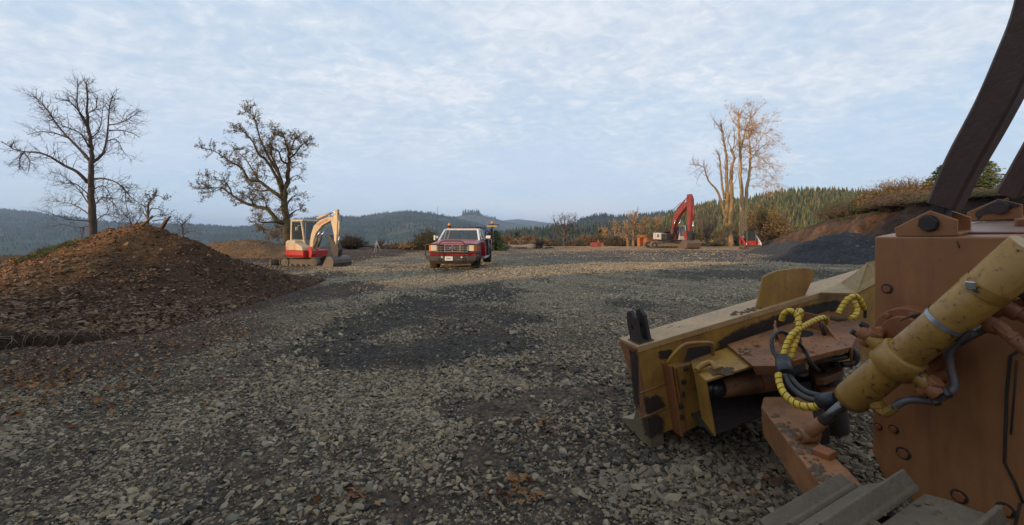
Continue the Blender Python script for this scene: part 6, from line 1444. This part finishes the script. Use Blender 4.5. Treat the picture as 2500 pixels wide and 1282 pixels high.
    m = MB(); m.loft([ht(*p, -.10) for p in [(2385, 785), (2465, 735), (2500, 728), (2540, 745), (2540, 770), (2470, 760), (2395, 800)]], (.012, 0, 0)); bd(m, DZ, 'pipe_bracket', PO, hood, .002)
    # --- track shoes
    fc, uc, rad = -.44, -1.33, .42; r_in, r_out = -.60, -1.14; pit = .232
    path = []                                   # angle 0 = top; negative s goes round the front
    def onpath(s):
        if s >= 0: return (fc-s, uc+rad), (-1, 0)       # rearwards along the top
        t = -s/rad
        if t <= math.pi: return (fc+rad*math.sin(t), uc+rad*math.cos(t)), (-math.cos(t), math.sin(t))
        return (fc-(t-math.pi)*rad, uc-rad), (1, 0)
    TR = bpy.data.objects.new('track', None); COL.objects.link(TR); TR.parent = T; TR.empty_display_size = .2
    shoe_me = None
    for k in range(-8, 7):
        s = .05+k*pit; (f, u), (tf, tu) = onpath(s); nf, nu = (-tu, tf) if False else (tu, -tf)
        if k < 0 and -s/rad > math.pi: nf, nu = 0, -1
        # outward normal: away from the idler centre
        of, ou = (f-fc, u-uc) if s < 0 and -s/rad <= math.pi else ((0, 1) if s >= 0 else (0, -1)); q = math.hypot(of, ou); of, ou = of/q, ou/q
        tfv, tuv = -ou, of                       # rearward tangent on top
        if shoe_me is None:
            m = MB(); w0, w1 = r_out, r_in       # local: x across, y along, z outward
            prof = [(-.114, -.006), (.108, -.014), (.112, -.002), (.040, .012), (-.040, .016), (-.072, .022), (-.080, .066), (-.096, .068), (-.106, .020), (-.114, .010)]
            for x0, x1 in ((w0, w1),): m.prism(prof, x0, x1, 'x')
            me = bpy.data.meshes.new('track_shoe'); me.from_pydata(m.v, [], m.f); me.update(); bm = bmesh.new(); bm.from_mesh(me); bmesh.ops.recalc_face_normals(bm, faces=bm.faces); bm.to_mesh(me); bm.free(); me.materials.append(PG); shoe_me = me
        o = bpy.data.objects.new('track_shoe', shoe_me); COL.objects.link(o); o.parent = TR
        Yv = (DZ.A[1]*tfv+DZ.A[2]*tuv); Zv = (DZ.A[1]*of+DZ.A[2]*ou); Xv = Yv.cross(Zv); sgn = 1
        if Xv.dot(DZ.A[0]) < 0: Yv = -Yv; Xv = -Xv
        Mx = Matrix((Xv, Yv, Zv)).transposed().to_4x4(); Mx.translation = DZ.W((0, f, u))-base; o.matrix_basis = Mx
        bv = o.modifiers.new('bevel', 'BEVEL'); bv.width = .004; bv.segments = 2; bv.limit_method = 'ANGLE'
    m = MB(); m.prism([(fc+.30*math.cos(t), uc+.30*math.sin(t)) for t in [6.283*i/20 for i in range(20)]], -.93, -.81, 'x')
    m.v = [(v[0], v[1], v[2]) for v in m.v]; bd(m, DZ, 'idler', PO, TR, .01)
    m = MB(); m.box((-.87, -1.1, uc), (.30, 1.5, .22)); bd(m, DZ, 'track_frame', PO, TR, .01)
    for s in (-.80, -.94):
        m = MB(); m.box((s, -.85, uc+rad-.05), (.035, 1.1, .07)); bd(m, DZ, 'track_chain', DK, TR, .006)
    # mud on the shoes
    m = MB(); rr = random.Random(2)
    def lump(mb, p, s, fl=.45):
        v = []; 
        for i in range(5):
            a_ = 6.283*i/5+rr.random(); v.append((p[0]+s*math.cos(a_)*rr.uniform(.6, 1.1), p[1]+s*math.sin(a_)*rr.uniform(.6, 1.1), p[2]))
        v.append((p[0], p[1], p[2]+s*fl)); mb.add(v, [(i, (i+1) % 5, 5) for i in range(5)])
    for _ in range(110): lump(m, (rr.uniform(-1.1, -.62), rr.uniform(-.9, -.30), uc+rad+.010), rr.uniform(.004, .022))
    bd(m, DZ, 'mud', DIRT, TR, kind='stuff')
    # --- push frame (beam from the blade pivot back under the track)
    out = [DZ.hit(1858, 992, 2, UB), DZ.hit(2002, 1182, 2, UB)]; inn = [DZ.hit(1977, 968, 2, UB), DZ.hit(1999, 1077, 2, UB), DZ.hit(2089, 1164, 2, UB)]
    e1 = out[1]+(out[1]-out[0]).normalized()*.75; e2 = inn[2]+(out[1]-out[0]).normalized()*.75
    top = [DZ.hit(1864, 968, 2, UB), out[0], out[1], e1, e2, inn[2], inn[1], inn[0]]
    m = MB(); m.loft(top, (0, 0, -.20)); pf = bd(m, DZ, 'push_frame', PRST, bev=.01)
    m = MB(); m.hexa([(.12, .62, -1.42), (.36, .50, -1.42), (.95, .95, -1.42), (.55, 1.15, -1.42), (.12, .62, -1.26), (.36, .50, -1.26), (.95, .95, -1.26), (.55, 1.15, -1.26)]); bd(m, DZ, 'frame_nose', DK, pf, .01)
    m = MB(); c = inn[1].lerp(inn[2], .35)+Vector((-.05, .0, .015)); m.box(c, (.07, .08, .035)); bd(m, DZ, 'stop_block', PO, pf, .006)
    m = MB(); 
    for _ in range(60):
        t = rr.random(); p = out[0].lerp(out[1], t*.95)+(inn[1]-out[0]).normalized()*rr.uniform(.04, .34)*(1-t*.62); lump(m, (p.x, p.y, UB+.002), rr.uniform(.006, .030), .5)
    bd(m, DZ, 'mud', DIRT, pf, kind='stuff')
    # --- blade
    prof = [(0, 0), (.262, 0), (.235, -.06), (.19, -.18), (.155, -.32), (.15, -.45), (.185, -.58), (.26, -.68), (.27, -.72), (.10, -.72), (0, -.70)]
    SL = 2.62; m = MB(); k = len(prof); NS = 14; vs = []
    for i in range(NS+1):
        s = SL*i/NS; vs += [(s, a_, c_) for a_, c_ in prof]
    m.add(vs, [tuple(range(k))[::-1], tuple(NS*k+j for j in range(k))]+[(i*k+j, i*k+(j+1) % k, (i+1)*k+(j+1) % k, (i+1)*k+j) for i in range(NS) for j in range(k)])
    blade = bd(m, BL, 'blade', PY, bev=.004)
    m = MB(); m.prism([(0, 0), (.262, 0), (.235, -.06), (.19, -.18), (.155, -.32), (.15, -.45), (.185, -.58), (.0, -.66)], -.012, -.001, 'x'); bd(m, BL, 'end_plate', PRST, blade, .002)
    def fe(p): q = BL.hit(*p, 0, -.014); return q
    m = MB(); m.prism([(.004, -.60), (.16, -.55), (.24, -.66), (.46, -.745), (.48, -.775), (.25, -.80), (.02, -.80)], -.014, .10, 'x'); bd(m, BL, 'end_bit', paint('bare_steel', (.24, .185, .10), .5, (.12, .08, .05), .5, 3, metal=.1), blade, .003)
    m = MB(); m.prism([(.24, -.66), (.46, -.745), (.48, -.775), (.22, -.78)], .11, SL, 'x'); bd(m, BL, 'cutting_edge', paint('bare_steel', (.2, .2, .2)), blade, .003)
    m = MB(); m.box((SL/2, .13, .004), (SL, .275, .014)); m.box((SL/2, -.003, -.012), (SL, .010, .045)); bd(m, BL, 'top_rail', paint('blade_top_paint', (.46, .275, .12), .5, (.30, .19, .08), .6, 2.6, (.10, .05, .03), .03, 30, bump=.3), blade, .004)
    # back face details
    def bk(p, n_=0.0): return BL.hit(*p, 1, n_)
    m = MB(); m.tube([bk((1562, 960), -.003), bk((1590, 950), -.003), bk((1626, 936), -.003)], .006, 5); m.tube([bk((1562, 1022), -.003), bk((1595, 1010), -.003), bk((1627, 994), -.003)], .007, 5); bd(m, BL, 'weld_bead', PRST, blade, kind='stuff')
    STM = NT('soot'); nz = STM.noise(9, 5, .7, .8); ed = STM.attr('col'); sp_ = STM.N.new('ShaderNodeSeparateXYZ'); STM.L.new(ed, sp_.inputs[0])
    al = STM.ramp(STM.math('ADD', sp_.outputs[0], STM.math('MULTIPLY', STM.math('SUBTRACT', nz, .5), 1.5)), [(.34, 0.0), (.62, .80)]); STM.set((.030, .020, .017), .7); STM.put(STM.b.inputs['Alpha'], al)
    def stain(name, topl, botl, fn):
        A_, B_ = [fn(p) for p in topl], [fn(p) for p in botl]; V = []; Cc = []
        n_ = len(A_)
        for k_, w in ((0, 0), (.33, 1), (.67, 1), (1, 0)):
            for i in range(n_): V.append(tuple(BL.W(A_[i].lerp(B_[i], k_))-base)); e = 0.0 if i in (0, n_-1) else w; Cc.append((e, e, e))
        Fc = [(r_*n_+i, r_*n_+i+1, (r_+1)*n_+i+1, (r_+1)*n_+i) for r_ in range(3) for i in range(n_-1)]
        link(name, np_mesh(name, V, Fc, True, np.array(Cc)), STM.m, blade)
    stain('burnt_mark', [(1530, 842), (1535, 870), (1538, 910), (1541, 960), (1540, 1010)], [(1560, 845), (1562, 870), (1562, 910), (1564, 960), (1566, 1020)], fe)
    fb_ = lambda p: bk(p, -.0035)
    stain('soot_stain', [(1730, 850), (1765, 812), (1840, 778), (1930, 750), (1990, 735), (2045, 728), (2070, 724)], [(1735, 900), (1790, 880), (1850, 850), (1920, 815), (1990, 780), (2045, 765), (2070, 760)], fb_)
    stain('burnt_patch', [(1560, 962), (1580, 958), (1600, 955), (1632, 950)], [(1562, 1026), (1585, 1024), (1605, 1015), (1634, 1006)], fb_)
    stain('burnt_patch', [(1560, 1012), (1580, 1012), (1605, 1003), (1634, 992)], [(1562, 1085), (1585, 1082), (1605, 1072), (1634, 1062)], fb_)
    stain('rust_stain', [(1600, 858), (1620, 850), (1640, 846), (1650, 844)], [(1600, 884), (1612, 884), (1625, 880), (1640, 876)], fb_)
    # clevis ears
    for i, (s, lab) in enumerate(((.045, 0), (.125, 0))):
        m = MB(); m.prism([(.03, .0), (.17, .0), (.175, .15), (.15, .235), (.09, .262), (.04, .215)], s, s+.028, 'x'); ear = bd(m, BL, 'clevis_ear', DK, blade, .003)
        m = MB(); m.tube([(s-.002, .10, .13), (s+.030, .10, .13)], .019, 12); bd(m, BL, 'pin_hole', paint('hole_black', (.005, .005, .005), .9, amt=0), ear)
    m = MB(); m.box((.10, .10, .012), (.14, .16, .012)); bd(m, BL, 'weld_plate', DK, blade, .003)
    # standing guard plate
    m = MB(); gp = [(1846, 755), (1864, 676), (1880, 668), (1898, 661), (1930, 656), (1962, 654), (1984, 657), (1989, 669), (1976, 700), (1965, 724)]
    m.loft([bk(p, .03) for p in gp], (0, .016, 0)); bd(m, BL, 'guard_plate', PY, blade, .003)
    # bent spill plate near the right end
    def S(x, y, u_): return BL.hit(x, y, 2, u_)
    a1, a2, a3, a4 = S(2001, 714, .025), S(2088, 716, .025), S(2104, 690, .03), S(2052, 690, .025)
    b1, b2, b3, b4 = S(2088, 716, .025), S(2138, 700, .05), Vector((2.62, .02, .30)), Vector((2.28, .20, .26))
    m = MB(); m.add([a1, a2, a3, a4, a1-Vector((0, 0, .012)), a2-Vector((0, 0, .012))], [(0, 1, 2, 3), (0, 4, 5, 1)]); m.add([S(2052, 690, .025), S(2092, 716, .025), S(2140, 692, .10), S(2140, 634, .26), S(2118, 640, .25), S(2085, 668, .14)], [(0, 1, 2, 3, 4, 5)])
    sp = bd(m, BL, 'spill_plate', paint('blade_top_yellow', (.36, .24, .09), .55, (.24, .13, .07), .6, 2.5, (.07, .04, .03), .07, 18, bump=.3), blade); so = sp.modifiers.new('thick', 'SOLIDIFY'); so.thickness = .012
    # bolted vertical bracket
    s0, s1 = .215, .40
    m = MB(); m.prism([(s0, -.71), (s0+.02, -.19), (s1+.05, -.215), (s1, -.68)], -.075, -.002, 'y'); vb = bd(m, BL, 'bolted_bracket', PY, blade, .004)
    m = MB(); m.box((s0-.02, -.05, -.44), (.02, .10, .55)); m.box((s0+.035, -.083, -.45), (.012, .012, .50)); bd(m, BL, 'rib', PO, vb, .003)
    for k in range(5):
        c = bk((1668+[6, 1, -2, -5, -4][k], [899, 932, 962, 991, 1018][k]), -.075); m = MB(); m.bolt(c, (0, -1, 0), .022, .006, 14); m.bolt(c, (0, -1, 0), .017, .016, 6); bd(m, BL, 'bolt', DK, vb, .002)
    m = MB(); m.tube(smooth_path([bk((1628, 888), -.05), bk((1644, 866), -.08), bk((1666, 845), -.10), bk((1690, 838), -.10), bk((1733, 837), -.10), bk((1740, 846), -.10), bk((1740, 882), -.07)], 3), .014, 8); bd(m, BL, 'guard_rod', PY, blade)
    m = MB(); m.loft([bk(p, -.004) for p in [(1672, 882), (1680, 850), (1730, 843), (1738, 850), (1737, 884), (1724, 870), (1700, 872)]], (0, -.002, 0)); bd(m, BL, 'dark_opening', DK, blade)
    # channel that shrouds the angle cylinder
    u0 = -.19; sA, sB = .27, 1.25
    m = MB(); m.add([S(1693, 905, u0), S(1722, 930, u0), S(1845, 890, u0), Vector((.80, -.03, u0)), Vector((.40, -.06, u0))], [(0, 1, 2, 3, 4)]); o = bd(m, BL, 'channel_top', PY, blade); so = o.modifiers.new('thick', 'SOLIDIFY'); so.thickness = .014
    P = S(1722, 930, u0)
    m = MB(); Q0 = S(1693, 905, u0); m.loft([P, Q0, Q0-Vector((0, 0, .36)), P-Vector((0, 0, .40))], (.014, 0, 0)); bd(m, BL, 'channel_end', PY, blade, .003)
    m = MB(); m.add([(P.x, P.y+.02, -.58), (P.x+.07, -.03, -.58), (1.5, -.03, -.58), (1.5, -.36, -.58)], [(0, 1, 2, 3)]); m.add([(P.x+.07, -.03, -.58), (P.x+.07, -.03, -.2), (1.5, -.03, -.2), (1.5, -.03, -.58)], [(0, 1, 2, 3)]); o = bd(m, BL, 'channel_back', DK, blade); so = o.modifiers.new('thick', 'SOLIDIFY'); so.thickness = .012
    m = MB(); m.tube(smooth_path([BL.hit(1700, 905, 2, -.17), BL.hit(1714, 892, 2, -.15), BL.hit(1736, 886, 2, -.15), BL.hit(1752, 905, 2, -.17)], 4), .022, 8); bd(m, BL, 'lifting_eye', PY, blade)
    m = MB(); c0 = BL.hit(1758, 945, 1, -.27); c1 = BL.hit(1902, 928, 1, -.30); m.tube([c0, c0.lerp(c1, .02), c1], [.070, .078, .072], 22); m.tube([c0.lerp(c1, .60), c0.lerp(c1, .63)], .078, 22); ac = bd(m, BL, 'angle_cylinder', PRST)
    m = MB(); c2 = BL.hit(1980, 922, 1, -.33); m.tube([c1, c2], .030, 12); m.tube([c0-Vector((.10, 0, 0)), c0], [.05, .065], 12); m.tube([c0+Vector((-.09, 0, .06)), c0+Vector((-.09, 0, -.06))], .04, 12); bd(m, BL, 'cylinder_rod', paint('dark_rod', (.05, .052, .06), .3, amt=.3, metal=.6), ac)
    m = MB(); 
    for _ in range(70): p = BL.hit(rr.uniform(1735, 1790), rr.uniform(898, 916), 2, u0+.008); lump(m, p, rr.uniform(.008, .022), .8)
    for _ in range(26): lump(m, (rr.uniform(.95, 1.2), rr.uniform(.02, .10), .014), rr.uniform(.006, .03), .5)
    bd(m, BL, 'mud', DIRT, blade, kind='stuff')
    # pivot cover plate
    up_ = -.16; cpp = [(1775, 841), (2018, 757), (2098, 788), (2074, 848), (1894, 891), (1836, 891)]; CP = [S(*p, up_) for p in cpp]; CP[1].y = min(CP[1].y, -.01)
    m = MB(); m.loft(CP, (0, 0, -.014)); cov = bd(m, BL, 'pivot_cover', PRST, bev=.003)
    m = MB(); a_, b_ = CP[5], CP[4]; c_, d_ = CP[3], CP[2]
    m.add([a_, b_, b_+Vector((.01, .0, -.065)), a_+Vector((.02, .0, -.075))], [(0, 1, 2, 3)]); m.add([c_, d_, d_+Vector((0, 0, -.16)), c_+Vector((0, .02, -.16))], [(0, 1, 2, 3)]); m.add([b_, c_, c_+Vector((-.02, .0, -.03)), b_+Vector((.0, .0, -.04))], [(0, 1, 2, 3)]); o = bd(m, BL, 'cover_flange', PRST, cov); so = o.modifiers.new('thick', 'SOLIDIFY'); so.thickness = .012
    for x, y in ((1823, 864), (1848, 846), (2060, 775)):
        c = S(x, y, up_); m = MB(); m.bolt(c, (0, 0, 1), .022, .006, 14); m.bolt(c, (0, 0, 1), .016, .018, 6); bd(m, BL, 'bolt', PRST, cov, .002)
    def bent(pts, nm='cover_tab', mat=PRST):      # pts: (px,py,height above plate)
        m = MB(); V_ = []
        for x, y, h in pts: q = S(x, y, up_); V_.append(q+Vector((0, 0, 0))) if h == 0 else V_.append(BL.hit(x, y, 2, up_+h))
        m.add(V_, [tuple(range(len(V_)))]); o = bd(m, BL, nm, mat, cov); so = o.modifiers.new('thick', 'SOLIDIFY'); so.thickness = .010
    def tab(x0, y0, x1, y1, h0, h1):
        a_, b_ = S(x0, y0, up_), S(x1, y1, up_); m = MB(); m.add([a_, b_, b_+Vector((0, 0, h1)), a_+Vector((0, 0, h0))], [(0, 1, 2, 3)]); o = bd(m, BL, 'cover_tab', PRST, cov); so = o.modifiers.new('thick', 'SOLIDIFY'); so.thickness = .010
    tab(1892, 836, 1900, 818, .0, .12); tab(1905, 838, 1962, 862, .10, .14); tab(1962, 795, 2004, 806, .12, .12); tab(2004, 806, 2040, 828, .12, .0); tab(1892, 822, 1910, 838, .10, .0)
    m = MB(); m.tube([S(1958, 815, up_)+Vector((0, 0, .002)), S(1958, 815, up_)+Vector((0, 0, .004))], .075, 16); bd(m, BL, 'access_hole', paint('hole_black', (.005,)*3), cov)
    m = MB(); m.tube([S(2012, 818, up_), S(2012, 818, up_)+Vector((0, 0, .10))], .014, 8); bd(m, BL, 'hose_stem', DK, cov)
    m = MB(); m.tube([S(2030, 776, up_+.01), S(2048, 780, up_+.01), S(2066, 778, up_+.01)], [.02, .028, .016], 6); bd(m, BL, 'flat_stone', DIRT, cov)
    m = MB(); 
    for _ in range(130): p = S(rr.uniform(1800, 2080), rr.uniform(770, 880), up_+.001); lump(m, p, rr.uniform(.004, .014), .4)
    for _ in range(22): p = S(1818+rr.uniform(-14, 14), 860+rr.uniform(-8, 8), up_+.001); lump(m, p, rr.uniform(.01, .025), .6)
    # keep only lumps that sit on the plate
    poly2 = [(q.x, q.y) for q in CP]
    def inside(x, y):
        c = False; j = len(poly2)-1
        for i in range(len(poly2)):
            xi, yi = poly2[i]; xj, yj = poly2[j]
            if (yi > y) != (yj > y) and x < (xj-xi)*(y-yi)/(yj-yi)+xi: c = not c
            j = i
        return c
    m2 = MB()
    for i in range(0, len(m.v), 6):
        if inside(m.v[i+5][0], m.v[i+5][1]): m2.add(m.v[i:i+6], [(j, (j+1) % 5, 5) for j in range(5)])
    bd(m2, BL, 'mud', DIRT, cov, kind='stuff')
    # stacked swivel plates at the pivot
    for u_, pts in ((-.36, [(1975, 905), (1985, 885), (2040, 878), (2060, 888), (2058, 905), (2010, 925), (1990, 925)]), (-.47, [(1985, 940), (2000, 925), (2050, 918), (2062, 930), (2058, 945), (2010, 960)])):
        m = MB(); Q = [BL.hit(*p, 2, u_) for p in pts]; m.loft(Q, (0, 0, -.05)); sw = bd(m, BL, 'swivel_plate', PRST, None, .006)
        if u_ > -.4:
            for x, y in ((1998, 902), (2018, 908), (2036, 893)): c = BL.hit(x, y, 2, u_); m = MB(); m.bolt(c, (0, 0, 1), .030, .008, 14); m.bolt(c, (0, 0, 1), .022, .026, 6); bd(m, BL, 'bolt', DK, sw, .002)
    m = MB(); c = BL.hit(2015, 915, 2, -.42); m.tube([c+Vector((0, 0, .05)), c-Vector((0, 0, .42))], .10, 16); bd(m, BL, 'pivot_pin', DK, None, .004)
    # --- hoses; (px, py, metres ahead)
    def pts3(P): return smooth_path([DZF(p) for p in P], 8)
    def DZF(p): return U(*p)
    def wrapped(P, r=.019, nm='wrapped_hose'):
        Q = smooth_path([U(*p) for p in P], 10); m = MB(); m.tube(Q, r, 10); m.v = [tuple(Vector(v)-base) for v in m.v]; me = m.build(nm, YS, T)
        # black gaps of the spiral sleeve
        m = MB(); per = .036; acc = 0; up_v = Vector((0, 0, 1)); hel = []; tot = 0
        for i in range(len(Q)-1):
            t = (Q[i+1]-Q[i]); L_ = t.length; t.normalize(); s1 = t.orthogonal().normalized() if i == 0 else (s1-t*s1.dot(t)).normalized(); s2 = t.cross(s1); K = max(2, int(L_/.004))
            for j in range(K):
                ph = (tot+L_*j/K)/per*6.283; hel.append(Q[i].lerp(Q[i+1], j/K)+(s1*math.cos(ph)+s2*math.sin(ph))*(r+.0006)-base)
            tot += L_
        m.tube(hel, .0024, 4, False); m.build('spiral_gap', BLK, me, kind='stuff'); return me
    def hose(P, r=.014, nm='rubber_hose'):
        Q = smooth_path([U(*p) for p in P], 8); m = MB(); m.tube(Q, r, 10); m.v = [tuple(Vector(v)-base) for v in m.v]; return m.build(nm, BLK, T)
    wrapped([(1908, 782, 3.0), (1914, 766, 2.98), (1930, 759, 2.95), (1946, 772, 2.92), (1950, 795, 2.88), (1946, 820, 2.85), (1938, 845, 2.80), (1928, 878, 2.76)])
    wrapped([(2018, 790, 3.02), (2014, 777, 3.0), (2000, 778, 2.97), (1976, 789, 2.93), (1956, 800, 2.88), (1936, 815, 2.83), (1922, 838, 2.80), (1914, 862, 2.77), (1910, 878, 2.76)])
    wrapped([(1944, 792, 2.98), (1952, 775, 3.0), (1956, 762, 3.0), (1950, 758, 3.05), (1944, 770, 3.1)], .018)
    wrapped([(1900, 912, 2.62), (1903, 935, 2.58), (1914, 960, 2.52), (1936, 981, 2.46), (1962, 992, 2.40), (1990, 993, 2.36), (2010, 988, 2.33)], .0205)
    wrapped([(2046, 766, 3.35), (2056, 748, 3.36), (2070, 730, 3.36), (2086, 722, 3.36), (2097, 728, 3.36), (2105, 742, 3.36), (2110, 755, 3.38)], .019); wrapped([(2075, 778, 3.30), (2088, 770, 3.3), (2092, 755, 3.32), (2086, 735, 3.34)], .019)
    hose([(2108, 745, 3.38), (2112, 758, 3.4), (2112, 775, 3.42)], .012)
    hose([(1902, 880, 2.74), (1888, 858, 2.80), (1884, 830, 2.84), (1896, 813, 2.88), (1912, 811, 2.92), (1935, 825, 2.95), (1960, 850, 2.95), (1980, 885, 2.92), (1998, 905, 2.95)], .013)
    hose([(1925, 912, 2.64), (1940, 935, 2.58), (1965, 955, 2.5), (1995, 965, 2.42), (2030, 970, 2.32), (2075, 972, 2.22)], .017); hose([(1915, 915, 2.62), (1928, 942, 2.56), (1955, 965, 2.48), (1985, 977, 2.40), (2020, 978, 2.32), (2070, 976, 2.24)], .017)
    m = MB(); m.tube([U(1912, 877, 2.75), U(1914, 898, 2.69), U(1919, 916, 2.63)], [.045, .046, .048], 10); m.v = [tuple(Vector(v)-base) for v in m.v]; m.build('tape_wrap', TP, T, 0)
    m = MB(); m.tube([U(2005, 980, 2.34), U(2022, 978, 2.30), U(2044, 974, 2.26)], [.044, .042, .036], 10); m.v = [tuple(Vector(v)-base) for v in m.v]; m.build('tape_wrap', TP, T, 0)
    hose([(2075, 862, 3.05), (2060, 872, 3.0), (2020, 878, 3.0), (1975, 885, 2.98)], .02); hose([(2078, 850, 3.05), (2092, 865, 3.0), (2085, 885, 3.0), (2055, 890, 3.0)], .02)
dozer()
# ---------------------------------------------------------------- groups of alike things
GROUPS = {'gravel_stockpile': 'dark gravel stockpiles below the cut bank', 'cottonwood_tree': 'tall cottonwoods behind the loader', 'fruit_tree': 'small bare trees behind the mound',
          'golden_tree': 'golden trees along the far rim', 'shrub': 'shrubs along the rim and the bank top', 'conifer_tree': 'single conifers near the site', 'fallen_log': 'logs lying right of the pickup'}
for o in scene.objects:
    if o.parent is None and o.name.split('.')[0] in GROUPS: o['group'] = GROUPS[o.name.split('.')[0]]
